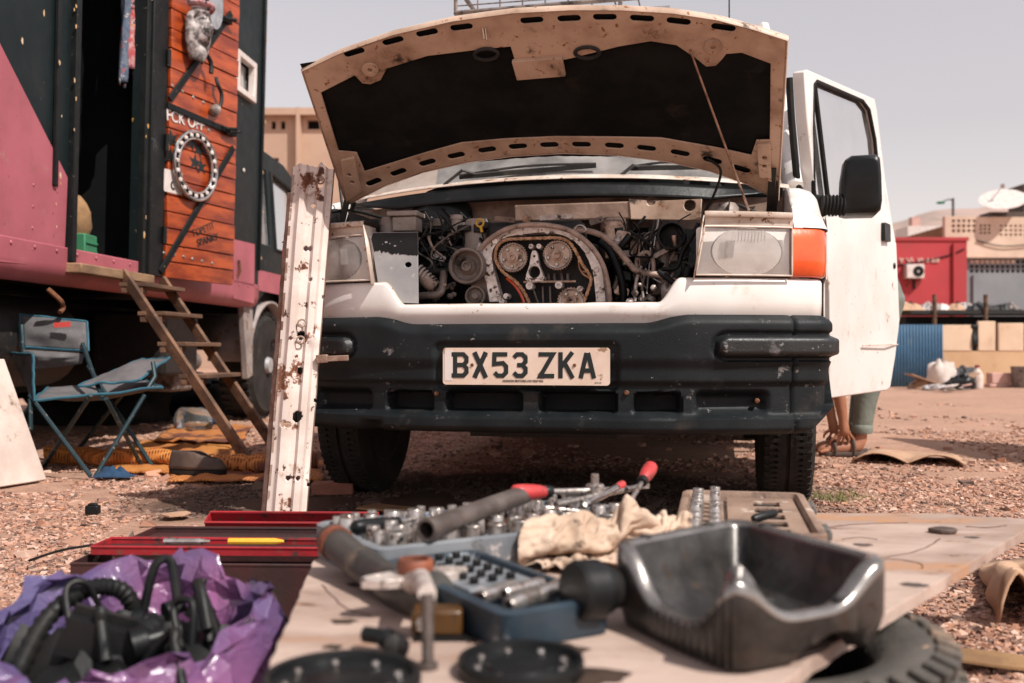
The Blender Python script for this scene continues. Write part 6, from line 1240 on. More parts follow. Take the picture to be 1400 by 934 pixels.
mb = MB(); mb.box((.115, .075, .037), (.19, .10, .006)); mb.build('raised_insert', MAT['tray_blue'], t2, bevel=.002)
for (yy, n_) in ((.045, 6), (.072, 6), (.099, 6)):
    for k in range(n_):
        q = M2 @ Vector((0.035 + .030 * k, yy, .0405)); mb = MB(); mb.box((0, 0, .004), (.0095, .0095, .009)); o = mb.build('bit', MAT['black_plastic'], None, loc=q, bevel=.001); o.rotation_euler = (0, 0, -1.03); tag(o, 'small black square bit standing in the deep blue tray', 'bit', 'bits in the deep blue tray')
for k, (xx, yy, an) in enumerate(((.235, .05, .1), (.238, .085, -.05), (.285, .06, .06), (.262, .11, .2))):
    q = M2 @ Vector((xx, yy, .040)); mb = MB(); mb.lathe([(.004, -.035), (.008, -.035), (.009, -.033), (.009, .033), (.008, .035), (.005, .035), (.005, .01)], 16, Matrix.Rotation(R(90), 4, 'X')); o = mb.build('long_socket', MAT['tool_steel'], None, loc=q, smooth=40); o.rotation_euler = (0, 0, -.7 + an); tag(o, 'long steel socket lying in the end of the deep blue tray', 'socket', 'long sockets lying in the blue tray')
rows3 = [(.03, 8, .0115, .10, .43), (.062, 8, .0105, .10, .43)]
d3 = Vector((.098, .48)).normalized()
t3, M3 = tray('tool_case', 'grimy tan case half with black clips beyond the oil pan', (.262 + .235 * .98, 1.60 - .235 * .2), (d3.x, d3.y), .47, .235, .045, 'tray_tan', [(.205, 8, .0115, .05, .40), (.172, 8, .0105, .05, .40)])
for (yy, r_) in ((.205, .0115), (.172, .0105)):
    for k in range(8): put_socket(M3, lerp(.05, .40, k / 7), yy, .014, r_, .046 + random.uniform(-.003, .006), 'steel socket standing in the grimy tan case', 'sockets in the tan case')
for x_ in (.10, .36): mb = MB(); mb.box((x_, -.006, .024), (.05, .014, .040)); mb.box((x_, -.012, .030), (.03, .010, .016)); mb.build('clip', MAT['tray_rim'], t3, bevel=.003)
for k in range(5): mb = MB(); mb.prism(rrect(.07 + .075 * k, .075, .05, .03, .006), [], .003, lambda x, y, d: (x, y, .0295 + d)); mb.build('moulded_recess', MAT['engine_dark'], t3)
mb = MB(); mb.prism([(.02, .02), (.45, .02), (.45, .15), (.02, .15)], [rrect(.07 + .075 * k, .075, .056, .05, .006) for k in range(5)], .006, lambda x, y, d: (x, y, .031 + d)); mb.build('lid_web', MAT['tray_tan'], t3, bevel=.001)
# heap of loose nuts and bits in the middle of the grey-blue tray
for k in range(46):
    x_ = random.gauss(.30, .09); y_ = random.uniform(.110, .195); x_ = min(.49, max(.05, x_)); z_ = .036 + random.uniform(0, .014); r_ = random.uniform(.005, .011); mb = MB(); j = k % 4
    if j == 0: mb.cyl((0, 0, -r_), (0, 0, r_), r_, n=6)
    elif j == 1: mb.cyl((0, 0, -r_ * 1.6), (0, 0, r_ * 1.6), r_ * .6, r_ * .5, 10); mb.cyl((0, 0, -r_ * 2), (0, 0, -r_ * 1.5), r_, n=6)
    elif j == 2: mb.lathe([(r_ * .5, 0), (r_, 0), (r_, r_), (r_ * .5, r_), (r_ * .5, 0)], 14)
    else: mb.box((0, 0, 0), (r_ * 2.4, r_ * 1.1, r_ * .7))
    o = mb.build('loose_nut' if j == 0 else 'loose_bolt' if j == 1 else 'loose_washer' if j == 2 else 'loose_clip', MAT[random.choice(['tool_steel', 'tool_steel', 'steel_oily', 'chrome', 'rust'])], None, smooth=35, loc=M1 @ Vector((x_, y_, z_ + r_ * .3)))
    o.rotation_euler = (random.uniform(-1.5, 1.5), random.uniform(-1.5, 1.5), random.uniform(0, 6)); tag(o, ['loose steel nut in the heap inside the grey-blue tray', 'loose bolt in the heap inside the grey-blue tray', 'loose washer in the heap inside the grey-blue tray', 'loose flat clip in the heap inside the grey-blue tray'][j], ['nut', 'bolt', 'washer', 'clip'][j], 'loose hardware heaped in the tray')
# steel pipe lying across the trays
pm('pipe_grey', (.20, .165, .15), (.12, .095, .085), sc=18, rough=.45, metal=.6, bump=.2, bsc=90, spots=[((.30, .17, .10), .14, 22, .8, .15)])
a = Vector((-.125, 1.445, .300)); b = Vector((.020, 1.72, .312)); dr = (b - a).normalized()
bar_ = thing('breaker_pipe', 'grey steel pipe with an open end lying across the socket tray', 'pipe', a)
mb = MB(); L_ = (b - a).length; q = dr.to_track_quat('Z', 'Y').to_matrix().to_4x4(); mb.lathe([(.0125, .03), (.0125, 0), (.0165, 0), (.0175, .004), (.0175, .02), (.0162, .024), (.0162, L_), (.0, L_)], 24, q); mb.build('tube_wall', MAT['pipe_grey'], bar_, smooth=40)
mb = MB(); mb.lathe([(0, .028), (.0125, .028)], 20, q); mb.build('bore', MAT['black'], bar_)
# red handled tools
pm('handle_red', (.52, .05, .05), (.42, .035, .035), sc=14, rough=.35, bump=.1, spots=[((.09, .03, .03), .22, 26, .5, .15)], coat=.2)
def driver(name, label, cat, p, q, hl, hr, shank=.004, tip='tool_steel'):
    p, q = Vector(p), Vector(q); d = (q - p); L_ = d.length; M = Matrix.Translation(p) @ d.to_track_quat('Z', 'Y').to_matrix().to_4x4()
    t = thing(name, label, cat); t.location = p; M.translation = (0, 0, 0)
    mb = MB(); mb.lathe([(0, 0), (hr * .6, .001), (hr * .92, hl * .06), (hr, hl * .2), (hr * .96, hl * .5), (hr * .80, hl * .72), (hr * .72, hl * .80)], 18, M); mb.build('grip', MAT['handle_red'], t, smooth=50)
    mb = MB(); mb.lathe([(hr * .74, hl * .80), (hr * .80, hl * .84), (hr * .70, hl * .97), (hr * .4, hl)], 18, M); mb.build('collar', MAT['black_plastic'], t, smooth=50)
    mb = MB(); mb.lathe([(shank, hl * .98), (shank, L_ - .008), (shank * 1.3, L_ - .004), (shank * .6, L_)], 12, M); mb.build('shank', MAT[tip], t, smooth=40); return t, M
rt, RM = driver('ratchet', 'red handled ratchet lying on the sockets beside the steel pipe', 'ratchet', (.000, 1.70, .318), (.150, 1.80, .308), .085, .0145, .0055)
mb = MB(); mb.lathe([(0, 0), (.014, 0), (.017, .003), (.017, .017), (.014, .020), (0, .020)], 20, Matrix.Translation((.150, .100, -.018))); mb.lathe([(0, 0), (.007, 0), (.007, .018), (0, .018)], 6, Matrix.Translation((.150, .100, .002))); mb.build('ratchet_head', MAT['tool_steel'], rt)
driver('screwdriver', 'red handled screwdriver propped upright among the sockets', 'screwdriver', W(891, 637, 1.86), W(856, 695, 1.74), .062, .0135, .0045)
driver('socket_driver', 'chromed extension bar lying between the ratchet and the rag', 'extension bar', W(852, 662, 1.86), W(800, 690, 1.74), .03, .008, .007, 'chrome')
for k, (p, q, r_) in enumerate(((W(760, 690, 1.70), W(880, 664, 1.90), .0055), (W(745, 694, 1.66), W(800, 700, 1.68), .004), (W(770, 676, 1.78), W(850, 668, 1.88), .006))):
    mb = MB(); mb.tube([Vector((0, 0, 0)), (q - p) * .3, (q - p)], [r_, r_ * .9, r_], 10); mb.lathe([(r_ * .9, 0), (r_ * 2.1, 0), (r_ * 2.1, r_ * 1.6), (r_ * .9, r_ * 1.6), (r_ * .9, 0)], 12, Matrix.Translation(q - p - Vector((0, 0, r_ * .8)))); tag(mb.build('ring_spanner', MAT['tool_steel'], None, smooth=40, loc=p), ['long steel ring spanner lying behind the ratchet', 'short steel ring spanner lying in front of the ratchet', 'bent steel ring spanner lying beside the extension bar'][k], 'spanner')
tw_, _ = driver('nut_driver', 'black handled driver lying at the end of the grey-blue tray', 'screwdriver', W(482, 722, 1.55), W(640, 700, 1.75), .10, .012, .004)
for c_ in tw_.children: c_.data.materials[0] = MAT['black_plastic'] if c_.name.startswith('grip') else c_.data.materials[0]
mb = MB(); p = W(530, 715, 1.62); q = W(612, 699, 1.78); mb.bar(Vector((0, 0, 0)), q - p, .014, .004); tag(mb.build('hacksaw_blade', MAT['cap_blue'], None, bevel=.001, loc=p), 'blue steel strip lying behind the black handled driver', 'blade')
# oily rag
pm('rag', (.58, .44, .34), (.42, .30, .22), sc=8, rough=.95, bump=.3, bsc=150, spots=[((.20, .115, .07), .26, 13, .95, .25), ((.045, .028, .02), .16, 16, .95, .14)], spec=.1)
def drop_rag():
    """a square of cloth, gathered into pleats, let fall over the trays (cloth simulation, then frozen)"""
    tmp = []
    def collider(M, w, d, h):
        mb = MB(); mb.box((w / 2, d / 2, h / 2), (w, d, h)); mb.v = [tuple(M @ Vector(v_)) for v_ in mb.v]; o = mb.build('tmp', MAT['black'], None, smooth=0); m = o.modifiers.new('c', 'COLLISION'); o.collision.thickness_outer = .004; o.collision.cloth_friction = 20; tmp.append(o)
    collider(M1 @ Matrix.Translation((0, 0, -.01)), .52, .26, .072); collider(M2 @ Matrix.Translation((0, 0, -.01)), .335, .15, .052); collider(Matrix.Translation((-.5, .8, BZ - .06)), 1.5, 1.5, .06)
    nx_, ny_ = 56, 44; w, d = .41, .26; vs = []; th = R(50); lam = .17
    xs = [0]; zs = [0]; sub_ = 8
    for k in range(nx_ * sub_):
        s_ = (k + .5) / (nx_ * sub_) * w; a = th * math.sin(2 * pi * s_ / lam + .6); xs.append(xs[-1] + math.cos(a) * w / (nx_ * sub_)); zs.append(zs[-1] + math.sin(a) * w / (nx_ * sub_))
    for i_ in range(nx_ + 1):
        for j_ in range(ny_ + 1):
            t = j_ / ny_; vs.append(Vector((xs[i_ * sub_] + .012 * math.sin(t * 7), (t - .5) * d * (1 - .06 * math.sin(i_ * .4)), zs[i_ * sub_] * (.75 + .5 * t) + .010 * math.sin(t * 9 + i_ * .15))))
    fs = [(i_ * (ny_ + 1) + j_, (i_ + 1) * (ny_ + 1) + j_, (i_ + 1) * (ny_ + 1) + j_ + 1, i_ * (ny_ + 1) + j_ + 1) for i_ in range(nx_) for j_ in range(ny_)]
    me = bpy.data.meshes.new('oily_rag'); X0 = Matrix.Translation((.010, 1.495, .335)) @ Matrix.Rotation(R(32), 4, 'Z') @ Matrix.Rotation(R(4), 4, 'Y'); me.from_pydata([tuple(X0 @ v_) for v_ in vs], [], fs); me.materials.append(MAT['rag'])
    o = bpy.data.objects.new('oily_rag', me); COL.objects.link(o); c = o.modifiers.new('cloth', 'CLOTH'); st_ = c.settings; st_.quality = 7; st_.mass = .15; st_.tension_stiffness = 12; st_.compression_stiffness = 12; st_.shear_stiffness = 4; st_.bending_stiffness = 1.2; st_.air_damping = 2
    cs = c.collision_settings; cs.use_collision = True; cs.distance_min = .003; cs.use_self_collision = True; cs.self_distance_min = .003; cs.collision_quality = 3
    c.point_cache.frame_start = 1; c.point_cache.frame_end = 40
    for f_ in range(1, 27): SC.frame_set(f_)
    dg = bpy.context.evaluated_depsgraph_get(); m2 = bpy.data.meshes.new_from_object(o.evaluated_get(dg)); o.modifiers.clear(); o.data = m2; m2.shade_smooth(); SC.frame_set(1)
    for q in tmp: bpy.data.objects.remove(q)
    m = o.modifiers.new('solid', 'SOLIDIFY'); m.thickness = .0016; m.offset = 1; m = o.modifiers.new('sub', 'SUBSURF'); m.levels = 1; m.render_levels = 1
    return o
tag(drop_rag(), 'crumpled cream rag with oil stains thrown over the socket trays', 'rag')
# black driver on the tan case
p = W(930, 700, 1.72); mb = MB(); mb.lathe([(0, 0), (.006, .002), (.008, .01), (.0075, .05), (.005, .056), (0, .057)], 12, Matrix.Rotation(R(82), 4, 'Y') @ Matrix.Rotation(R(-30), 4, 'X')); tag(mb.build('marker_stub', MAT['black_plastic'], None, smooth=50, loc=M3 @ Vector((.12, .11, .048))), 'short black marker stub lying on the tan case', 'marker')
# coolant elbow with flange
pm('elbow_black', (.028, .026, .024), (.06, .052, .045), sc=12, rough=.42, bump=.15, spots=[((.20, .14, .10), .22, 9, .8, .2)])
pm('ring_rust', (.26, .075, .035), (.15, .05, .03), sc=20, rough=.6, metal=.2, bump=.3)
el = thing('coolant_elbow', 'black hose and metal coolant elbow with a rusty ring and a stud', 'engine part', (-.12, 1.15, BZ)); EO = Vector((-.12, 1.15, BZ))
hp_ = smoothpath([W(452, 737, 1.50), W(490, 768, 1.42), W(530, 795, 1.34), W(570, 815, 1.27), W(600, 808, 1.24)], 6)
mb = MB(); mb.tube([q - EO for q in hp_], [.0235] * 7 + [.0245] * 6 + [.027] * 6 + [.026] * 6, 20); mb.build('hose', MAT['elbow_black'], el, smooth=50)
mb = MB(); mb.tube([q - EO for q in hp_[1:3]], .0262, 20); mb.build('hose_clamp', MAT['ring_rust'], el)
fc = W(568, 783, 1.27) - EO
mb = MB(); mb.prism([(.062 * math.cos(t) * (1 if abs(math.cos(t)) < .8 else 1.15), .036 * math.sin(t)) for t in [2 * pi * k / 28 for k in range(28)]], [circ2(.05, .0, .006, 10), circ2(-.052, 0, .006, 10)], .012, lambda x, y, d: fc + Vector((x * .9 + y * .3, y + x * .35, -.012 + d))); mb.build('flange', MAT['cast_alu'], el, bevel=.003)
mb = MB(); mb.lathe([(.016, .0), (.022, .0), (.0235, .004), (.0235, .014), (.021, .018), (.017, .018), (.0165, -.002)], 26, Matrix.Translation(fc)); mb.build('seal_ring', MAT['ring_rust'], el, smooth=40)
mb = MB(); mb.lathe([(0, -.006), (.0165, -.006)], 20, Matrix.Translation(fc)); mb.build('bore', MAT['black'], el)
sp_ = W(585, 918, 1.05) - EO; sp_.z = 0; tp_ = W(584, 812, 1.06) - EO
mb = MB(); mb.tube([sp_, sp_ + Vector((0, 0, .006)), sp_ + Vector((0, 0, .0061)), tp_], [.011, .011, .0062, .0072], 14); mb.build('stud', MAT['pipe_grey'], el, smooth=40)
mb = MB(); mb.tube([tp_, tp_.lerp(fc, .5) + Vector((0, 0, .004)), fc + Vector((.0, -.03, -.006))], [.010, .012, .014], 12); mb.build('stud_boss', MAT['cast_alu'], el, smooth=50)
# amber plastic part, black fittings, gasket, black lids
pm('amber_plastic', (.085, .038, .009), (.05, .022, .007), sc=14, rough=.3, bump=.1, spots=[((.02, .015, .01), .3, 12, .5, .15)])
am = thing('amber_sensor', 'dark amber plastic sensor block lying behind the stud', 'engine part', Bd(598, 868))
mb = MB(); mb.box((0, 0, .018), (.060, .036, .030)); mb.build('case', MAT['amber_plastic'], am, bevel=.004); mb = MB(); mb.lathe([(.003, .004), (.008, .004), (.009, 0)], 12, Matrix.Translation((-.016, -.0185, .018)) @ RX); mb.build('socket_face', MAT['tool_steel'], am); mb = MB(); mb.box((.012, -.004, .0025), (.075, .05, .004)); mb.build('base_plate', MAT['black_plastic'], am)
fi_ = thing('hose_fitting', 'small black elbow hose fitting lying beside the amber sensor', 'fitting', Bd(528, 893))
mb = MB(); mb.tube(smoothpath([(-.025, .01, .018), (-.005, .0, .018), (.008, -.004, .014), (.014, -.01, .012)], 4), [.009] * 5 + [.012] * 8, 14); mb.build('elbow', MAT['black_plastic'], fi_, smooth=50); mb = MB(); mb.lathe([(.006, .0), (.013, .0), (.014, .003), (.014, .012), (.011, .014)], 16, Matrix.Translation((.014, -.012, .013)) @ RX); mb.build('collar', MAT['elbow_black'], fi_)
gk = Bd(480, 906); mb = MB(); L2 = [(.052 * math.cos(t) * (1 + .18 * math.cos(3 * t)), .022 * math.sin(t) * (1 + .2 * math.sin(2 * t))) for t in [2 * pi * k / 30 for k in range(30)]]; mb.prism(L2, [circ2(.033, 0, .006, 10), circ2(-.035, .002, .006, 10), circ2(0, 0, .012, 14)], .005, lambda x, y, d: (x, y, .001 + d)); tag(mb.build('gasket', MAT['black_plastic'], None, loc=gk, bevel=.001), 'flat black gasket with bolt holes lying on the board', 'gasket')
for (px, r_, yb, lb) in ((712, .066, 1.035, 'black round lid with a raised rim lying in front of the amber sensor'), (468, .078, .985, 'larger black round lid lying in front of the gasket')):
    x_ = (px - 700) / FPX * yb; ld = thing('round_lid', lb, 'lid', (x_, yb, BZ), group='black round lids on the board')
    mb = MB(); mb.lathe([(r_ * .97, 0), (r_, .003), (r_, .014), (r_ * .98, .017), (r_ * .90, .017), (r_ * .88, .010), (r_ * .55, .007), (r_ * .5, .010), (.0, .011)], 48); mb.build('dish', MAT['black_plastic'], ld, smooth=40)
    for k in range(8): a_ = 2 * pi * k / 8 + .3; mb = MB(); mb.lathe([(0, .004), (.0035, .0035), (.0045, 0)], 10, Matrix.Translation((r_ * .72 * math.cos(a_), r_ * .72 * math.sin(a_), .009))); mb.build('rivet', MAT['tool_steel'], ld)

# ---- red cantilever toolbox
pm('box_red', (.34, .017, .024), (.20, .012, .015), sc=6, rough=.45, bump=.12, spots=[((.05, .02, .018), .20, 12, .7, .1), ((.14, .05, .03), .12, 34, .9), ((.03, .022, .02), .04, 60, .8)])
pm('box_inner', (.055, .012, .012), (.03, .012, .011), sc=8, rough=.6, bump=.15, spots=[((.02, .015, .013), .3, 9, .7, .15)])
tb = thing('toolbox', 'open red metal cantilever toolbox on the gravel behind the purple bag', 'toolbox', (-.655, 2.14, 0), (0, 0, R(-2)))
def open_tray(name, cx, cy, z0, w, d, h, par=tb, tilt=None, mat='box_red'):
    t = .0025; mb = MB()
    for (x, y, sx_, sy_) in ((0, -d / 2, w, t), (0, d / 2, w, t), (-w / 2, 0, t, d - t * 2), (w / 2, 0, t, d - t * 2)): mb.box((x, y, h / 2), (sx_, sy_, h))
    mb.box((0, 0, .003), (w - .006, d - .006, .003), mi=1); mb.tube([(-w / 2, -d / 2, h), (w / 2, -d / 2, h), (w / 2, d / 2, h), (-w / 2, d / 2, h)], .0035, 6, closed=True)
    if tilt: mb.v = [tuple(tilt @ Vector(v_)) for v_ in mb.v]
    return mb.build(name, [MAT[mat], MAT['box_inner']], par, loc=(cx, cy, z0))
open_tray('base_box', 0, 0, .012, .50, .20, .110, mat='box_inner'); open_tray('fold_out_tray', .005, .015, .128, .485, .10, .016)
open_tray('fold_out_tray', .02, .18, .120, .46, .13, .016, mat='box_inner')
open_tray('lid_tray', .105, .330, .098, .42, .045, .058, tilt=Matrix.Rotation(R(24), 4, 'X'))
for s in (-1, 1): mb = MB(); mb.bar((s * .248, -.06, .06), (s * .248, .05, .135), .012, .003, up=(1, 0, 0)); mb.bar((s * .248, .03, .06), (s * .246, .20, .13), .012, .003, up=(1, 0, 0)); mb.build('link_arm', MAT['tool_steel'], tb)
for k, (x_, l_, m_, nm, lb) in enumerate(((-.05, .10, 'tool_steel', 'flat_file', 'steel flat file lying in the top tray of the red toolbox'), (.10, .12, 'yellow', 'pencil_gauge', 'yellow rod lying in the top tray of the red toolbox'))):
    p = tb.matrix_basis @ Vector((x_, .0, .148)); mb = MB(); mb.tube([(-l_ / 2, 0, 0), (l_ / 2 - .02, 0, 0), (l_ / 2, 0, .0)], [.007, .007, .003], 8); tag(mb.build(nm, MAT[m_], None, loc=Vector((-.655 + x_, 2.14 + .02, .147))), lb, 'tool')

# ---- purple plastic bag with car parts
def bag_mat():
    m = bpy.data.materials.new('bag_purple'); m.use_nodes = True; N = m.node_tree.nodes; L = m.node_tree.links; N.clear()
    out = N.new('ShaderNodeOutputMaterial'); b = N.new('ShaderNodeBsdfPrincipled'); tr = N.new('ShaderNodeBsdfTranslucent'); mx = N.new('ShaderNodeMixShader'); mx.inputs[0].default_value = .30
    tc = N.new('ShaderNodeTexCoord'); n = N.new('ShaderNodeTexNoise'); n.inputs['Scale'].default_value = 4; n.inputs['Detail'].default_value = 3; L.new(tc.outputs['Object'], n.inputs['Vector'])
    r = N.new('ShaderNodeValToRGB'); e = r.color_ramp.elements; e[0].position = .38; e[0].color = (.12, .095, .23, 1); e[1].position = .68; e[1].color = (.32, .11, .25, 1); L.new(n.outputs['Fac'], r.inputs[0])
    L.new(r.outputs[0], b.inputs['Base Color']); L.new(r.outputs[0], tr.inputs[0]); b.inputs['Roughness'].default_value = .16; b.inputs['Specular IOR Level'].default_value = .8; b.inputs['Coat Weight'].default_value = .6; b.inputs['Coat Roughness'].default_value = .08
    n2 = N.new('ShaderNodeTexNoise'); n2.inputs['Scale'].default_value = 30; n2.inputs['Detail'].default_value = 5; n2.inputs['Distortion'].default_value = 1.2; L.new(tc.outputs['Object'], n2.inputs['Vector'])
    bp = N.new('ShaderNodeBump'); bp.inputs['Strength'].default_value = .55; bp.inputs['Distance'].default_value = .012; L.new(n2.outputs['Fac'], bp.inputs['Height']); L.new(bp.outputs[0], b.inputs['Normal'])
    L.new(b.outputs[0], mx.inputs[1]); L.new(tr.outputs[0], mx.inputs[2]); L.new(mx.outputs[0], out.inputs[0]); return m
BC = Vector((-.555, 1.42, 0))
bag = thing('plastic_bag', 'shiny purple plastic bag open at the top and full of black car parts', 'bag', BC)
def bagf(a, b):
    t = 2 * pi * a; prof = [(.62, .0), (.92, .006), (1.08, .04), (1.12, .10), (1.06, .160), (1.0, .196), (.96, .208), (.91, .198), (.88, .165), (.86, .12), (.80, .06)]
    s = b * 10; k = min(9, int(s)); f = lerp(prof[k][0], prof[k + 1][0], s - k); z = lerp(prof[k][1], prof[k + 1][1], s - k)
    c, n_ = math.cos(t), math.sin(t); rx, ry = .205, .195
    r1 = 1 - abs(nz((c * 2.6, n_ * 2.6, b * 2.2))) * 2.2; r2 = 1 - abs(nz((c * 5.5 + 3, n_ * 5.5, b * 6))) * 2.4; r3 = 1 - abs(nz((c * 12, n_ * 12, b * 12 + 4))) * 2.2
    cr = .09 * nz((c * 1.6, n_ * 1.6, 2)) + .07 * (r1 - .6) + .035 * (r2 - .5) + .015 * (r3 - .5)
    zz = z * (1 + .20 * n_ + .22 * nz((c * 2.1, n_ * 2.1, 3)) + .08 * (r2 - .5)) + .006 * r3 * min(1, z * 12)
    fl_ = sm(.62, 1, b) * sm(-.2, .8, n_ - .3 * c)                # a flap of the rim folded outwards at the back
    f2 = f * (1 + cr) + .05 * fl_ * r1
    return (rx * f2 * c, ry * f2 * n_, max(.003, zz * .90))
_bj = {}
def bagj(a, b):
    k = (round(a * 54) % 54, round(b * 17)); p = bagf(a, b)
    if k not in _bj: _bj[k] = (random.uniform(-1, 1), random.uniform(-1, 1), random.uniform(-1, 1))
    j = _bj[k]; w = .010; return (p[0] + j[0] * w, p[1] + j[1] * w, max(.003, p[2] + j[2] * w * .8))
MB().grid(bagj, 54, 17, cu=True).build('bag_film', bag_mat(), bag, smooth=24, sub=0)
MB().grid(lambda a, b: (.175 * b * math.cos(2 * pi * a), .165 * b * math.sin(2 * pi * a), .155 + .05 * nz((math.cos(2 * pi * a) * b * 5, math.sin(2 * pi * a) * b * 5, 2)) - .04 * b ** 3), 40, 10, cu=True).build('inner_liner', MAT['hose_black'], bag, smooth=40)
def inbag(name, label, mb, mat, cat='engine part'): return tag(mb.build(name, MAT[mat], None, smooth=45, loc=BC), label, cat)
mb = MB(); hpts = smoothpath([(-.10, -.11, .13), (-.095, -.03, .185), (-.06, .02, .215), (-.02, .05, .205), (.0, .07, .15)], 12); mb.tube(hpts, [.014 if k % 2 else .0115 for k in range(len(hpts))], 12); inbag('corrugated_hose', 'black corrugated hose looping out of the purple bag', mb, 'hose_black', 'hose')
mb = MB(); mb.box((0, -.06, .165), (.11, .065, .05), rot=Matrix.Rotation(.3, 3, 'Z') @ Matrix.Rotation(.35, 3, 'Y')); mb.box((.0, -.06, .195), (.085, .014, .018), rot=Matrix.Rotation(.3, 3, 'Z') @ Matrix.Rotation(.35, 3, 'Y')); inbag('relay_box', 'black ribbed plastic box lying in the middle of the purple bag', mb, 'black_plastic')
for k in range(9):
    an = k * .7; p = Vector((.05 + .09 * math.cos(an), -.01 + .09 * math.sin(an), .145 + .03 * random.random())); q = p + Vector((random.uniform(-.06, .06), random.uniform(-.05, .05), random.uniform(.03, .08))); r_ = p.lerp(q, .5) + Vector((random.uniform(-.03, .03), 0, .03))
    mb = MB(); mb.tube(smoothpath([p, r_, q, q + Vector((.02, -.03, -.05))], 6), random.uniform(.004, .009), 8); inbag('black_cable', 'black cable tangled inside the purple bag', mb, 'hose_black', 'cable')['group'] = 'cables tangled in the bag'
for k in range(8):
    p = Vector((random.uniform(-.06, .12), random.uniform(-.10, .06), random.uniform(.15, .185))); mb = MB(); r_ = random.uniform(.012, .026); mb.lathe([(0, r_), (r_ * .5, r_), (r_ * .6, 0), (r_, -r_ * .1), (r_, -r_), (0, -r_)], 14, Matrix.Translation(p) @ Matrix.Rotation(random.uniform(-1.5, 1.5), 4, 'X') @ Matrix.Rotation(random.uniform(-1.5, 1.5), 4, 'Y')); inbag('black_fitting', 'round black fitting among the parts in the purple bag', mb, 'black_plastic', 'fitting')['group'] = 'fittings in the purple bag'

# ---- rusty white beam leaning on the bumper
pm('beam_white', (.66, .56, .51), (.52, .42, .37), sc=6, rough=.5, bump=.1, spots=[((.30, .17, .12), .22, 7, .8, .2), (RUST, .20, 10, .9, .06), ((.06, .026, .018), .12, 20, .9, .05)])
pm('beam_rust', (.15, .07, .045), (.34, .24, .19), sc=12, rough=.85, bump=.4, spots=[((.5, .42, .38), .2, 14, .7, .1)])
f0 = Vector((-.690, 3.02, .004)); f1 = Vector((-.652, 3.265, 1.165)); bd = (f1 - f0); BL = bd.length; bz = bd.normalized(); bx_ = Vector((1, .15, 0)); bx_ = (bx_ - bz * bx_.dot(bz)).normalized(); by_ = bz.cross(bx_)
beam = thing('steel_beam', 'rusty white steel channel beam leaning against the van bumper', 'beam', f0)
def Bm(x, s, y): return bx_ * x + bz * s + by_ * y
secs = [(-.066, .030), (-.062, .006), (-.046, .0), (-.034, -.016), (-.020, -.017), (-.010, -.002), (.012, -.001), (.022, -.016), (.040, -.016), (.047, .002), (.062, .006), (.065, .028)]
hol = {}
holes_ = [(1, .90, .008), (.3, .905, .007), (.0, .62, .010), (.2, .50, .009), (-.1, .215, .008), (.6, .215, .008), (.1, .41, .008), (-.9, .32, .010)]
NS = 150
def in_hole(x, s):
    for cx_, cs_, r_ in ((-.002, .905, .0075), (.012, .905, .0075), (.004, .62, .013), (.010, .505, .010), (-.030, .335, .009), (-.016, .333, .009), (.012, .36, .016), (-.003, .17, .007), (.030, .17, .007), (.028, 1.12, .010), (.010, 1.05, .008), (.02, .80, .006), (-.028, .05, .006)):
        if ((x - cx_) / r_) ** 2 + ((s - cs_) / (r_ * 1.15)) ** 2 < 1: return True
    return False
mb = MB(); xs_ = []
for (a, b) in zip(secs, secs[1:]):
    n = max(2, int(abs(b[0] - a[0]) / .0032))
    for k in range(n): xs_.append((lerp(a[0], b[0], k / n), lerp(a[1], b[1], k / n)))
xs_.append(secs[-1]); nx_ = len(xs_); NS = 330
for i in range(NS + 1):
    s = BL * i / NS; tpr = lerp(.94, 1.04, i / NS)
    for x, y in xs_:
        tr_ = .006 * nz((x * 40, s * 9, 1)) if i in (0, NS) else 0
        mb.v.append(tuple(Bm(x * tpr + .0018 * nz((x * 10, s * 6, 2)), s + tr_ + (.012 * nz((x * 60, 0, 4)) if i == NS else 0), y + .0025 * nz((x * 14, s * 12, 5)) - .010 * math.exp(-((s - .60) / .02) ** 2 - ((x - .045) / .012) ** 2))))
for i in range(NS):
    for j in range(nx_ - 1):
        s = BL * (i + .5) / NS; x = (xs_[j][0] + xs_[j + 1][0]) / 2
        if in_hole(x, s): continue
        if x > .058 and nz((s * 30, 3, 0)) > .34: continue
        mb.f.append((i * nx_ + j, i * nx_ + j + 1, (i + 1) * nx_ + j + 1, (i + 1) * nx_ + j)); mb.m.append(1 if x < -.061 or (x < -.054 and nz((s * 20, 0, 0)) > -.1) or (x > .062) else 0)
mb.build('channel', [MAT['beam_white'], MAT['beam_rust']], beam, smooth=35, solid=.0022)
mb = MB(); mb.grid(lambda a, b: Bm(-.064 - .014 * b + .002 * nz((a * 40, b, 0)), lerp(.02, BL * .93, a) , .030 + .010 * b), 80, 3); mb.build('torn_flange', MAT['beam_rust'], beam, solid=.003)
q = Bm(.058, .545, -.004); mb = MB(); mb.bar(q, q + Vector((.100, -.004, .004)), .014, .018); mb.bar(q + Vector((.0, -.004, 0)), q + Vector((.035, -.007, .002)), .02, .026); mb.build('welded_tab', [MAT['beam_rust']], beam, bevel=.002)
for s_, x_ in ((1.135, .028), (.655, .004), (.60, .004)): mb = MB(); mb.tube([Bm(x_ + .012 * math.cos(t), s_ + .012 * math.sin(t), -.0175) for t in [2 * pi * k / 12 for k in range(12)]], .003, 6, closed=True); mb.build('weld_ring', MAT['beam_rust'], beam)

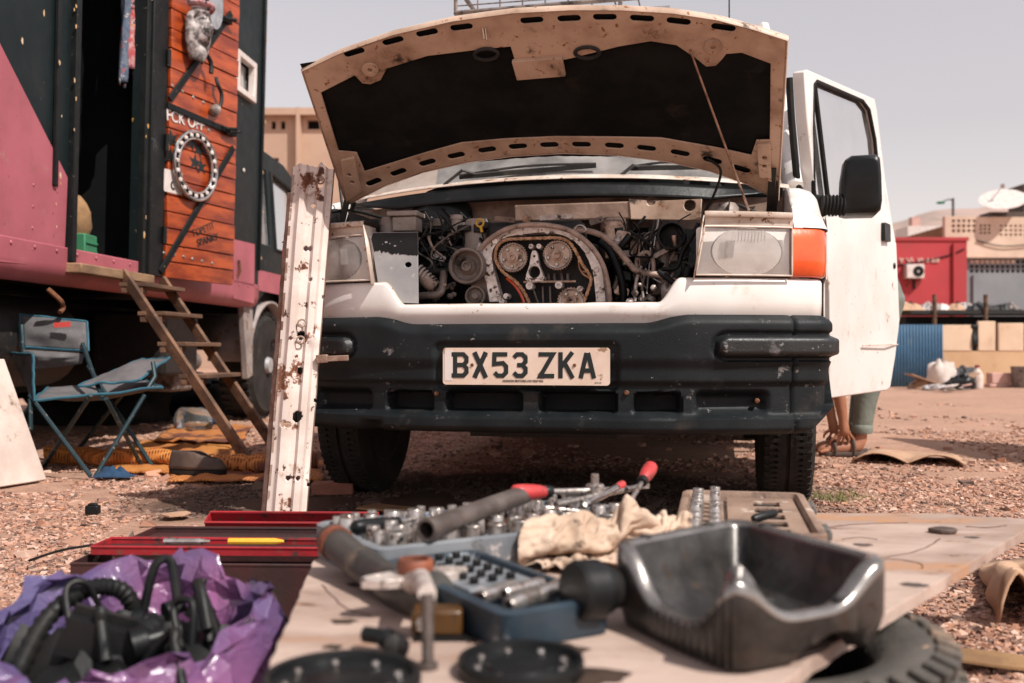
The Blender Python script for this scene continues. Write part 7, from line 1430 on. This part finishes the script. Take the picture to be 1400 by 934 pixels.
# ================================================================ right-hand side: person, litter, buildings
# cardboard sheets on the ground
def card(px_list, label, lift, name='cardboard_sheet'):
    c = [G(*p) for p in px_list]; o0 = sum(c, Vector()) / len(c); o0.z = 0
    f = lambda a, b: tuple(c[0].lerp(c[1], a).lerp(c[3].lerp(c[2], a), b) - o0 + Vector((.02 * nz((a * 5, b * 5, 1)), .02 * nz((a * 5, b * 4, 2)), .012 + lift * abs(math.sin(a * 2 * pi)) * (1 - b) + .010 * nz((a * 4, b * 4, 3)))))
    return tag(MB().grid(f, 16, 10).build(name, MAT['cardboard'], None, smooth=50, solid=.007, loc=o0), label, 'cardboard')
card([(1164, 634), (1322, 640), (1310, 627), (1190, 616)], 'creased cardboard sheet on the ground beside the person\'s feet', .045)
card([(1365, 860), (1480, 850), (1440, 770), (1335, 775)], 'curled cardboard sheet on gravel beside the end of the board', .10)
scrap(1345, 918, .10, .05, 'flat ochre cardboard strip on gravel below the old tyre', 'sack_tan')
# grass tuft by the wheel
pm('grass', (.09, .12, .025), (.20, .17, .06), sc=30, rough=.8, bump=0)
mb = MB(); g0_ = G(1140, 682)
for k in range(150):
    x = random.gauss(0, .075); y = random.gauss(0, .04); h = random.uniform(.012, .04); a = random.uniform(0, 6.28); l = random.uniform(.006, .03); w = .0018
    mb.add([(x - w, y, 0), (x + w, y, 0), (x + l * math.cos(a) + w * .3, y + l * math.sin(a), h), (x + l * math.cos(a) - w * .3, y + l * math.sin(a), h)], [(0, 1, 2, 3)])
tag(mb.build('grass_tuft', MAT['grass'], None, smooth=0, loc=Vector((g0_.x, g0_.y, gz(g0_.x, g0_.y)))), 'small green grass tuft beside the front wheel of the van', 'grass', kind='stuff')

# person stooping behind the open van door
pm('skin', (.36, .15, .085), (.30, .12, .065), sc=12, rough=.55, bump=.05); pm('trousers', (.17, .185, .155), (.125, .135, .115), sc=14, rough=.9, bump=.5, bsc=25); pm('shirt', (.10, .11, .12), (.14, .15, .15), sc=10, rough=.9, bump=.3); pm('hair', (.015, .012, .010), (.03, .02, .015), sc=40, rough=.7, bump=.4)
per = thing('person', 'stooping person in grey-green rolled trousers and sandals behind the van door', 'person', (1.845, 5.42, 0))
def fleshed(name, chains, blobs, mat, parent, vox=.012):
    """overlapping tapered limbs fused into one continuous surface"""
    mb = MB()
    for pts, rad in chains:
        P = [Vector(p) for p in pts]; path = []; rr = []
        sp = smoothpath(P, 5)
        for k in range(len(sp)): t = k / 5; q = min(len(rad) - 2, int(t)); path.append(sp[k]); rr.append(lerp(rad[q], rad[q + 1], t - q))
        mb.tube(path, rr, 16)
        for p, r_ in ((path[0], rr[0]), (path[-1], rr[-1])): mb.lathe([(0, -r_), (r_ * .7, -r_ * .7), (r_, 0), (r_ * .7, r_ * .7), (0, r_)], 14, Matrix.Translation(p))
    for c, (rx_, ry_, rz_) in blobs: mb.lathe([(math.sin(pi * k / 10), -math.cos(pi * k / 10)) for k in range(11)], 20, Matrix.Translation(c) @ Matrix.Diagonal((rx_, ry_, rz_, 1)))
    o = mb.build(name, mat, parent, smooth=0); m = o.modifiers.new('r', 'REMESH'); m.mode = 'VOXEL'; m.voxel_size = vox; m = o.modifiers.new('s', 'SMOOTH'); m.factor = .5; m.iterations = 6
    dg = bpy.context.evaluated_depsgraph_get(); me2 = bpy.data.meshes.new_from_object(o.evaluated_get(dg)); old = o.data; o.modifiers.clear(); o.data = me2; bpy.data.meshes.remove(old); me2.shade_smooth()
    if not me2.materials: me2.materials.append(mat)
    return o
# local: -x is where the person faces; nearer leg has smaller y
leg = lambda y, x: ([(.14, y * .9, .82), (x + .07, y, .46), (x + .02, y, .28), (x, y, .10)], [.075, .050, .044, .034])
foot = lambda y, x: ([(x, y, .09), (x - .03, y, .05), (x - .11, y, .040), (x - .19, y, .032), (x - .215, y, .028)], [.036, .040, .036, .030, .020])
arm = lambda s_, e: ([(-.22, .16 * s_, 1.0), (-.20, .19 * s_, .72), (-.13, .15 * s_ + e, .42), (-.09, .14 * s_ + 2 * e, .20), (-.08, .135 * s_ + 2 * e, .13)], [.055, .044, .040, .026, .030])
fleshed('body', [leg(-.09, .02), leg(.09, .06), foot(-.09, .02), foot(.09, .06), arm(-1, 0), arm(1, -.045), ([(.12, 0, .87), (.02, 0, .98), (-.12, 0, 1.04), (-.24, 0, 1.01), (-.34, 0, .95), (-.40, 0, .90)], [.12, .12, .125, .11, .055, .055])], [(Vector((-.445, 0, .855)), (.105, .075, .115)), (Vector((-.535, 0, .83)), (.02, .018, .02))], MAT['skin'], per, .010)
for y_, x_ in ((-.09, .02), (.09, .06)):
    for k in range(5): mb = MB(); q = Vector((x_ - .215 + .006 * abs(k - 1), y_ - .028 + .014 * k, .024)); mb.tube([q + Vector((.03, 0, .006)), q + Vector((.01, 0, .004)), q + Vector((-.012 + .003 * k, 0, -.002))], [.010, .0095, .006] if k else [.012, .012, .008], 8); mb.build('toe', MAT['skin'], per, smooth=70)
for s_ in (-1, 1): mb = MB(); mb.lathe([(0, .012), (.018, .010), (.024, 0), (.016, -.008)], 12, Matrix.Translation((-.43, .078 * s_, .865)) @ Matrix.Rotation(R(-90 * s_), 4, 'X')); mb.build('ear', MAT['skin'], per)
for s_, base in ((-1, Vector((-.08, -.13, .13))), (1, Vector((-.06, .04, .15)))):                        # fingers reaching for the sandal
    for k in range(5):
        d_ = Vector((-.012 + .016 * (k - 1.5), -.012 * s_ * (k == 4), -.028)); q = base + Vector((.014 * (k - 2), 0, -.012)); e1 = q + d_; e2 = e1 + Vector((-.006, .010, -.022 if k else -.012)); e3 = e2 + Vector((.002, .012, -.016))
        mb = MB(); mb.tube([q + Vector((0, 0, .015)), q, e1, e2, e3], [.0075, .008, .0075, .0065, .004], 8); mb.build('finger', MAT['skin'], per, smooth=70)
fleshed('trousers', [([(.12, 0, .91), (.06, 0, .965)], [.145, .145]), ([(.14, -.075, .84), (.10, -.085, .62), (.085, -.09, .46), (.05, -.09, .30), (.03, -.09, .155)], [.122, .096, .072, .060, .052]), ([(.14, .075, .84), (.12, .085, .62), (.125, .09, .46), (.09, .09, .30), (.07, .09, .155)], [.122, .096, .072, .060, .052])], [(Vector((.12, 0, .87)), (.150, .165, .12))], MAT['trousers'], per, .012)
for x_, y_ in ((.03, -.09), (.07, .09)):
    mb = MB(); mb.lathe([(.044, 0), (.052, .002), (.056, .02), (.054, .045), (.048, .05)], 24, Matrix.Translation((x_, y_, .118))); mb.build('rolled_cuff', MAT['trousers'], per, smooth=60)
fleshed('shirt', [([(.08, 0, .965), (-.06, 0, 1.03), (-.22, 0, 1.02)], [.155, .155, .135]), ([(-.22, -.15, 1.0), (-.205, -.19, .80)], [.085, .066]), ([(-.22, .15, 1.0), (-.20, .19, .80)], [.085, .066])], [], MAT['shirt'], per, .012)
MB().lathe([(0, .115), (.06, .10), (.095, .05), (.102, 0), (.095, -.03)], 20, Matrix.Translation((-.45, 0, .885)) @ Matrix.Rotation(R(-120), 4, 'Y')).build('hair', MAT['hair'], per, smooth=70)
for x_, y_ in ((-.06, -.09), (-.02, .09)):
    mb = MB(); n = 22; vs = [(x_ + .145 * math.cos(t), y_ + .05 * math.sin(t) * (1 - .15 * math.cos(t)), z) for z in (.003, .022) for t in [2 * pi * k / n for k in range(n)]]; mb.add(vs, [(i, (i + 1) % n, n + (i + 1) % n, n + i) for i in range(n)] + [tuple(range(n - 1, -1, -1)), tuple(range(n, 2 * n))]); sd_ = mb.build('sandal', MAT['shoe_brown'], per, bevel=.003)
    for xx, hh in ((-.07, .066), (.03, .085)): mb = MB(); mb.tube([(x_ + xx, y_ + .052 * math.cos(t), .018 + hh * math.sin(t)) for t in [pi * k / 12 for k in range(13)]], .011, 6, ell=.5); mb.build('strap', MAT['shoe_brown'], sd_)
mb = MB()
# stacked blocks behind the front wheel
for k, z_ in enumerate((.0, .10, .20)):
    mb = MB(); mb.box((0, 0, .045), (.10, .16, .085)); o = mb.build('wood_block', MAT['step_wood'], None, bevel=.005, loc=(1.165 + .012 * (k % 2), 4.30, z_ + (.002 if k else 0))); o.rotation_euler = (0, 0, .15 * k); tag(o, ['bottom wooden block of the stack behind the front wheel', 'middle wooden block of the stack behind the front wheel', 'top wooden block of the stack behind the front wheel'][k], 'block')
# sheet-metal screen added out of view to the right to cast the yard shadow
pm('zinc', (.30, .28, .27), (.22, .20, .19), sc=4, rough=.5, metal=.5, bump=.05, spots=[(RUST, .2, 6, .9, .1)])
sc_o = thing('shadow_screen', 'corrugated metal screen on posts added out of view to cast the yard shadow', 'screen', (3.20, 5.0, 0))
MB().grid(lambda a, b: (.012 * math.sin(a * 2 * pi * 16), lerp(-.55, .72, a), lerp(.02, 1.25, b)), 128, 3).build('sheet', MAT['zinc'], sc_o, smooth=60, solid=.002)
for y_ in (-.55, .72): mb = MB(); mb.box((.04, y_, .66), (.05, .05, 1.32)); mb.build('post', MAT['step_wood'], sc_o)

# blue corrugated screen
pm('blue_sheet', (.12, .24, .36), (.09, .18, .28), sc=2, rough=.55, bump=.05, spots=[((.25, .28, .30), .2, 3, .7, .2)])
DW_ = EYE * FPX / (529 - HZ)                 # distance of the yard's back edge
def BW(px, py, d=None): return W(px, py, d if d else DW_)
p0 = BW(1195, 527); p1 = BW(1289, 527); zt = BW(1240, 444).z
bs = thing('blue_fence', 'blue corrugated metal fence panel behind the rubbish heap', 'fence', (p0.x, p0.y, 0))
MB().grid(lambda a, b: (lerp(0, p1.x - p0.x, a), .022 * math.sin(a * 2 * pi * 22), lerp(0, zt, b)), 176, 2).build('sheet', MAT['blue_sheet'], bs, smooth=60, solid=.003)
for k in range(3): mb = MB(); mb.box((lerp(.03, p1.x - p0.x - .03, k / 2), .06, zt / 2), (.05, .05, zt)); mb.build('post', MAT['step_wood'], bs)
# low cream parapet with separate panels and a dark stall above
pm('cream_wall', (.56, .36, .21), (.48, .29, .16), sc=1.2, rough=.9, bump=.15, spots=[((.30, .17, .09), .2, 1.5, .9, .25)]); pm('cream_panel', (.66, .48, .34), (.58, .40, .28), sc=1.5, rough=.9, bump=.1, spots=[((.42, .27, .17), .18, 3, .9, .2)])
DC = DW_ + .25
q0 = BW(1289, 527, DC); q1 = BW(1700, 527, DC); zw = BW(1300, 480, DC).z; zp0, zp1 = BW(1300, 482, DC - .1).z, BW(1300, 444, DC - .1).z
wl_ = thing('low_wall', 'low ochre wall topped with cream panels at the back of the yard', 'wall', (q0.x, q0.y, 0))
mb = MB(); mb.box(((q1.x - q0.x) / 2, .25, zw / 2), (q1.x - q0.x, .3, zw)); mb.build('base_wall', MAT['cream_wall'], wl_)
for (pa_, pb_, dz) in ((1290, 1333, 0), (1341, 1365, .06), (1369, 1404, .03), (1408, 1450, 0), (1455, 1500, .02), (1505, 1560, .01), (1565, 1640, .02)):
    a = BW(pa_, 480, DC).x - q0.x; b = BW(pb_, 480, DC).x - q0.x; mb = MB(); mb.box(((a + b) / 2, .12, (zw + zp1 + dz) / 2), (b - a, .06, zp1 + dz - zw)); mb.build('panel', MAT['cream_panel'], wl_, bevel=.01)
st = thing('stall_counter', 'dark stall counter piled with scrap behind the low wall', 'stall', (BW(1232, 430, DC + 1.2).x, DC + 1.2, 0))
x1_ = BW(1700, 430, DC + 1.2).x - st.location.x; zc0, zc1 = BW(1300, 446, DC + 1.2).z, BW(1300, 425, DC + 1.2).z
mb = MB(); mb.box((x1_ / 2, 0, zc1 - .04), (x1_, .9, .06)); mb.build('counter_top', MAT['engine_dark'], st); mb = MB(); mb.box((x1_ / 2, .1, zc1 / 2 - .05), (x1_, .6, zc1 - .1)); mb.build('counter_front', MAT['black'], st)
for px in (1262, 1330, 1420, 1500): x_ = BW(px, 430, DC + 1.2).x - st.location.x; mb = MB(); mb.cyl((x_, -.46, 0), (x_, -.46, zc1 + .25), .035); mb.build('post', MAT['step_wood'], st)
for k in range(16):
    px = lerp(1236, 1395, (k + random.random()) / 16); p = BW(px, 424, DC + 1.0); w = random.uniform(.12, .32); mb = MB()
    mb.grid(lambda a, b: ((a - .5) * w * 2, (b - .5) * .4, (.02 + random.uniform(.05, .16) * math.sin(pi * a) * math.sin(pi * b)) if 0 < a < 1 and 0 < b < 1 else 0), 5, 4)
    m_ = ['window_white', 'cardboard', 'black_plastic', 'bone', 'engine_grey'][k % 5] if px < 1330 else ['black_plastic', 'engine_dark', 'engine_grey'][k % 3]
    tag(mb.build('scrap_heap', MAT[m_], None, smooth=0, solid=.01, loc=(p.x, DC + 1.05 + random.uniform(-.1, .2), zc1 - .005)), 'small heap of pale scrap on the dark stall counter' if m_ in ('window_white', 'cardboard', 'bone') else 'small heap of dark scrap on the stall counter', 'scrap', 'scrap heaps on the stall counter')
# black strip hanging between the cream panels
p = BW(1337, 482, DC - .02); mb = MB(); mb.grid(lambda a, b: ((a - .5) * .12 * (1 - .4 * b), .02 * math.sin(b * 6), -.36 * b + .02), 4, 10); tag(mb.build('black_cloth', MAT['hose_black'], None, smooth=60, solid=.01, loc=(p.x, DC + .08, BW(1337, 446, DC).z)), 'black cloth hanging over the gap between cream panels', 'cloth')
# rubbish heap
def lump(name, label, px, py, d, w, h, mat, sd, cat='rubbish', group='rubbish heaped by the blue fence', dep=None, base=None):
    p = BW(px, py, d); dep = dep or w * .7
    def f(a, b):
        t = 2 * pi * a; r_ = math.cos(b * pi / 2) ** .6; z = math.sin(b * pi / 2); n_ = 1 + .45 * nz((math.cos(t) * 1.6, math.sin(t) * 1.6, b * 2 + sd)) + .2 * nz((math.cos(t) * 5, math.sin(t) * 5, b * 5 + sd)); return (w * r_ * n_ * math.cos(t), dep * r_ * n_ * math.sin(t), h * z * n_)
    return tag(MB().grid(f, 28, 9, cu=True).build(name, MAT[mat], None, smooth=35, loc=(p.x, p.y, base if base is not None else 0)), label, cat, group)
pm('plastic_white', (.62, .53, .48), (.48, .38, .33), sc=5, rough=.7, bump=.3, bsc=20)
D1 = DW_ - .75
lump('rubbish_bag', 'white torn rubbish bag on top of the heap', 1287, 528, D1, .24, .34, 'plastic_white', 1); lump('rubbish_bag', 'black rubbish bag slumped in the middle of the heap', 1312, 529, D1 - .15, .22, .20, 'black_plastic', 2)
lump('rubbish_bag', 'grey rubbish bag at the back of the heap beside the ochre wall', 1318, 527, D1 + .3, .22, .29, 'canvas_grey', 3); lump('rubbish_bag', 'tan rubbish sack at the fence end of the heap', 1262, 529, D1, .22, .12, 'cardboard', 4); lump('rubbish_bag', 'small pale bundle in front of the heap', 1283, 532, D1 - .5, .25, .07, 'bone', 5)
for (px, w_, an) in ((1262, .30, .35), (1318, .26, -.5)): p = BW(px, 527, D1 - .12); mb = MB(); mb.box((0, 0, .12), (w_ * 1.6, .3, .012), rot=Matrix.Rotation(an, 3, 'Y')); tag(mb.build('cardboard_sheet', MAT['cardboard'], None, loc=(p.x, p.y, .02)), 'flattened cardboard sticking out of the rubbish heap towards the fence' if an > 0 else 'flattened cardboard sticking out of the rubbish heap towards the ochre wall', 'cardboard')
bt_ = thing('milk_bottle', 'white plastic bottle standing beside the rubbish heap', 'bottle', tuple(BW(1336, 528, D1 - .0).xy) + (0,)); MB().lathe([(0, 0), (.08, 0), (.085, .05), (.085, .2), (.05, .27), (.03, .29), (.03, .33), (0, .33)], 18).build('bottle_wall', MAT['plastic_white'], bt_, smooth=50); MB().lathe([(.034, .315), (.036, .35), (0, .352)], 12).build('cap', MAT['box_red'], bt_)
pm('pinkish', (.55, .33, .28), (.45, .26, .22), rough=.8)
bx2 = BW(1368, 526, DW_ - .1); mb = MB(); mb.box((0, 0, .14), (.36, .2, .16)); mb.box((0, 0, .028), (.42, .2, .05)); tag(mb.build('pink_carton', MAT['pinkish'], None, bevel=.01, loc=(bx2.x, bx2.y, 0)), 'pinkish carton on the ground against the ochre wall', 'carton')
bk = thing('bucket', 'dark grey plastic bucket standing against the ochre wall', 'bucket', tuple(BW(1398, 528, DW_ - .3).xy) + (0,)); MB().lathe([(.0, 0), (.13, 0), (.17, .32), (.18, .325), (.165, .32), (.125, .02), (0, .02)], 24).build('pail', MAT['engine_grey'], bk); MB().tube([(.18 * math.cos(t), 0, .32 - .05 * math.sin(t)) for t in [pi * k / 12 for k in range(13)]], .008, 6).build('bail', MAT['tool_steel'], bk)

# red building with an air conditioner
pm('red_paint', (.40, .030, .038), (.34, .025, .03), sc=.5, rough=.7, bump=.05, spots=[((.30, .05, .05), .3, 1.0, .8, .3), ((.45, .16, .14), .05, 2.5, .8, .15)]); pm('cream_plaster', (.66, .50, .39), (.52, .38, .29), sc=.8, rough=.9, bump=.1, spots=[((.36, .24, .18), .18, .9, .9, .3)]); pm('grey_paint', (.21, .225, .24), (.17, .185, .20), sc=.6, rough=.8, bump=.05)
DR = 36.0
def RB(px, py, d=DR): return W(px, py, d)
rb_ = thing('red_building', 'red painted flat-roofed building with an air conditioner', 'building', (RB(1150, 480).x, DR, 0)); x_r = RB(1322, 480).x - rb_.location.x; zr = RB(1200, 329).z
mb = MB(); mb.box((x_r / 2, 3, zr / 2), (x_r, 6, zr)); mb.build('wall', MAT['red_paint'], rb_); mb = MB(); mb.box((x_r / 2, 3, zr + .06), (x_r + .1, 6.1, .12)); mb.build('roof', MAT['red_paint'], rb_)
for k, (px, w_) in enumerate(((1232, 6), (1243, 9), (1258, 8), (1268, 4), (1275, 4), (1281, 4))):     # blurred, unreadable painted marks
    x_ = RB(px, 356).x - rb_.location.x; mb = MB(); mb.tube(smoothpath([(x_ + w_ * .026 * (t - .5), -.015, RB(px, 356).z + .09 * math.sin(t * 9 + k)) for t in (0, .25, .5, .75, 1)], 3), .035, 6); mb.build('painted_mark', MAT['pinkish'], rb_)
ac = thing('air_conditioner', 'white air conditioner unit on the red building wall', 'air conditioner', tuple(RB(1247, 373).xy) + (RB(1247, 382).z,)); ac.location.y = DR
mb = MB(); mb.box((0, -.17, .27), (.64, .30, .50)); mb.build('case', MAT['window_white'], ac, bevel=.02); mb = MB(); mb.prism(circ2(.10, .27, .19, 24), [circ2(.10, .27, .05, 12)], .02, lambda x, z, d: (x, -.34 + d, z)); mb.build('grille', MAT['black'], ac)
for x_ in (-.2, .2): mb = MB(); mb.bar((x_, -.02, -.02), (x_, -.34, -.02), .03, .03); mb.bar((x_, -.02, -.25), (x_, -.30, -.03), .03, .03); mb.build('bracket', MAT['step_wood'], ac)
mb = MB(); mb.tube([(.05, -.03, 0), (.07, -.03, -.35)], .05, 8); mb.build('drain_pipe', MAT['engine_dark'], ac)
# cream building with pierced-block screens and grey lower wall
DK = 37.5
cb = thing('cream_building', 'cream building with pierced block screens above a grey wall', 'building', (W(1322, 480, DK).x, DK, 0))
X = lambda px: W(px, 480, DK).x - cb.location.x
Z = lambda py: W(1300, py, DK).z
xr = X(1760)
def pierced(nx_, nz_, x0, x1, z0, z1, f=.62):
    hs2 = []; w = (x1 - x0) / nx_; h = (z1 - z0) / nz_
    for i in range(nx_):
        for j in range(nz_): hs2.append([(x0 + w * (i + .5 - f / 2), z0 + h * (j + .5 - f / 2)), (x0 + w * (i + .5 + f / 2), z0 + h * (j + .5 - f / 2)), (x0 + w * (i + .5 + f / 2), z0 + h * (j + .5 + f / 2)), (x0 + w * (i + .5 - f / 2), z0 + h * (j + .5 + f / 2))])
    return hs2
mb = MB(); mb.prism([(-.9, Z(353)), (xr, Z(353)), (xr, Z(298)), (X(1337), Z(298)), (X(1333), Z(297)), (X(1288), Z(297)), (X(1288), Z(329)), (-.9, Z(329))], pierced(5, 3, X(1296), X(1331), Z(320), Z(300)) + pierced(3, 3, X(1334), X(1351), Z(322), Z(307)) + pierced(12, 3, X(1361), X(1440), Z(325), Z(307), .5), .22, lambda x, z, d: (x, d - .25, z)); mb.build('upper_wall', MAT['cream_plaster'], cb)
mb = MB(); mb.prism([(-.3, 0), (xr, 0), (xr, Z(353) - .01), (-.3, Z(353) - .01)], pierced(22, 3, X(1325), X(1480), Z(374), Z(355), .68), .25, lambda x, z, d: (x, d, z)); mb.build('lower_wall', MAT['grey_paint'], cb)
mb = MB(); mb.box((xr / 2, 3.3, Z(353) / 2), (xr, 5.8, Z(353))); mb.box((xr / 2 - .2, 3.2, (Z(353) + Z(300)) / 2), (xr, 5.0, Z(300) - Z(353) - .1)); mb.build('inner_block', MAT['sack_tan'], cb)
for i in range(9):
    x_ = X(1325) + (X(1480) - X(1325)) * (i + .5) / 22; mb = MB(); mb.lathe([(0, .02), (.06, .015), (.075, 0)], 10, Matrix.Translation((x_, -.01, Z(358))) @ RX); mb.build('block_boss', MAT['cream_plaster'], cb)
mb = MB(); mb.box((X(1400), .6, Z(293)), (2.4, .9, .22)); mb.box((X(1440), 1.2, Z(275)), (1.6, 1.2, 1.5)); mb.build('roof_hut', MAT['shoe_brown'], cb)
ds = thing('satellite_dish', 'large white satellite dish on the roof of the cream building', 'dish', tuple(W(1371, 277, DK - .2).xy) + (Z(278),), (R(32), R(-14), 0))
mb = MB(); mb.lathe([(0, .0), (.3, .015), (.55, .06), (.78, .13), (.79, .14)], 36, sx=1.05); mb.build('reflector_bowl', MAT['window_white'], ds, smooth=60, solid=.02)
mb = MB(); mb.tube([(0, .5, .1), (0, .1, .62)], .02, 6); mb.box((0, .08, .64), (.1, .1, .14)); mb.build('feed_arm', MAT['tool_steel'], ds)
mb = MB(); mb.tube([(0, 0, -.02), (0, .25, -.35)], .04, 8); mb.build('mast', MAT['engine_dark'], ds)
lp = thing('street_lamp', 'thin green street lamp rising behind the cream building', 'street lamp', tuple(W(1303, 480, 44).xy) + (0,))
zl = W(1303, 271, 44).z; MB().tube([(0, 0, 0), (0, 0, zl)], .06, 8).build('pole', MAT['canvas_grey'], lp)
mb = MB(); mb.tube([(0, 0, zl - .1), (-.2, 0, zl - .05), (-.45, 0, zl - .15)], .03, 6); mb.build('arm', MAT['canvas_grey'], lp); mb = MB(); mb.lathe([(0, .06), (.08, .05), (.14, 0), (.1, -.05), (0, -.06)], 14, Matrix.Translation((-.55, 0, zl - .20)), sx=1.5); mb.build('lamp_head', MAT['crate_green'], lp)
# small white hut among the hills
ht = W(1282, 325, 60); h_ = thing('white_hut', 'small white hut beyond the red building', 'hut', (ht.x, 60, 0)); mb = MB(); mb.box((0, 1, ht.z / 2 + .35), (3.6, 2, ht.z + .7)); mb.build('wall', MAT['window_white'], h_); mb = MB(); mb.box((-1.0, 1, ht.z + 1.0), (.5, .5, .7)); mb.build('water_tank', MAT['pinkish'], h_)
# tan apartment block behind the truck cab
DT_ = 32.0; tbp = W(352, 480, DT_); tb_ = thing('tan_building', 'tan concrete building beyond the truck cab', 'building', (tbp.x, DT_, 0))
XT = lambda px: W(px, 480, DT_).x - tbp.x
ZT_ = lambda py: W(400, py, DT_).z
pm('tan_plaster', (.46, .31, .225), (.39, .26, .19), sc=.5, rough=.9, bump=.1, spots=[((.30, .19, .14), .2, .8, .9, .2)])
hs3 = [[(XT(a), ZT_(b)), (XT(c), ZT_(b)), (XT(c), ZT_(d)), (XT(a), ZT_(d))] for a, b, c, d in ((371, 177, 377, 166), (384, 177, 390, 166), (420, 177, 437, 164), (455, 177, 470, 164), (371, 240, 381, 216))]
mb = MB(); mb.prism([(XT(250), 0), (XT(1000), 0), (XT(1000), ZT_(152)), (XT(250), ZT_(152))], hs3, .25, lambda x, z, d: (x, d, z)); mb.build('wall', MAT['tan_plaster'], tb_)
mb = MB(); mb.box((XT(625), -.05, ZT_(155)), (XT(1000) - XT(250) + .2, .5, .22)); mb.build('parapet', MAT['tan_plaster'], tb_)
mb = MB(); mb.box((XT(410), -.16, ZT_(205)), (.12, .3, 2.6)); mb.build('pier', MAT['tan_plaster'], tb_)
mb = MB(); mb.box((XT(625), 2.2, ZT_(160) / 2), (XT(1000) - XT(250), 3.8, ZT_(160))); mb.build('inner_block', MAT['black'], tb_)

# small scraps strewn round the rubbish heap, cables and pipes on the far walls
for k in range(14):
    px = random.uniform(1248, 1345); d_ = DW_ - random.uniform(.5, 2.2); p = BW(px, 527, d_); w = random.uniform(.05, .16); mb = MB()
    mb.prism([(w * math.cos(t) * random.uniform(.6, 1.2), w * .7 * math.sin(t) * random.uniform(.6, 1.2)) for t in [2 * pi * j / 7 for j in range(7)]], [], .01, lambda x, y, q: (x, y, .012 + q + .25 * x * (k % 3) * .4)); m_ = ['cardboard', 'plastic_white', 'black_plastic', 'pinkish', 'canvas_grey'][k % 5]
    tag(mb.build('litter_scrap', MAT[m_], None, loc=(p.x, p.y, .01 + .03 * (k % 3))), {'cardboard': 'brown cardboard scrap strewn in front of the rubbish heap', 'plastic_white': 'white plastic scrap strewn in front of the rubbish heap', 'black_plastic': 'black plastic scrap strewn in front of the rubbish heap', 'pinkish': 'pink paper scrap strewn in front of the rubbish heap', 'canvas_grey': 'grey cloth scrap strewn in front of the rubbish heap'}[m_], 'scrap', 'scraps strewn round the rubbish heap')
mb = MB(); mb.tube(smoothpath([(0.6, -.03, zr - .5), (x_r * .4, -.03, zr - .9), (x_r * .8, -.03, zr - .6), (x_r - .1, -.03, zr - .3)], 6), .025, 6); mb.build('cable', MAT['black'], rb_)
mb = MB(); mb.tube([(x_r - .5, -.06, 0), (x_r - .5, -.06, zr - .1)], .05, 8); mb.build('downpipe', MAT['red_paint'], rb_)
mb = MB(); mb.tube([(X(1330), -.05, 0), (X(1330), -.05, Z(376))], .04, 8); mb.build('downpipe', MAT['grey_paint'], cb)
mb = MB(); mb.tube(smoothpath([(X(1330), -.3, Z(330)), (X(1370), -.32, Z(338)), (X(1440), -.3, Z(331))], 6), .02, 6); mb.build('cable', MAT['black'], cb)
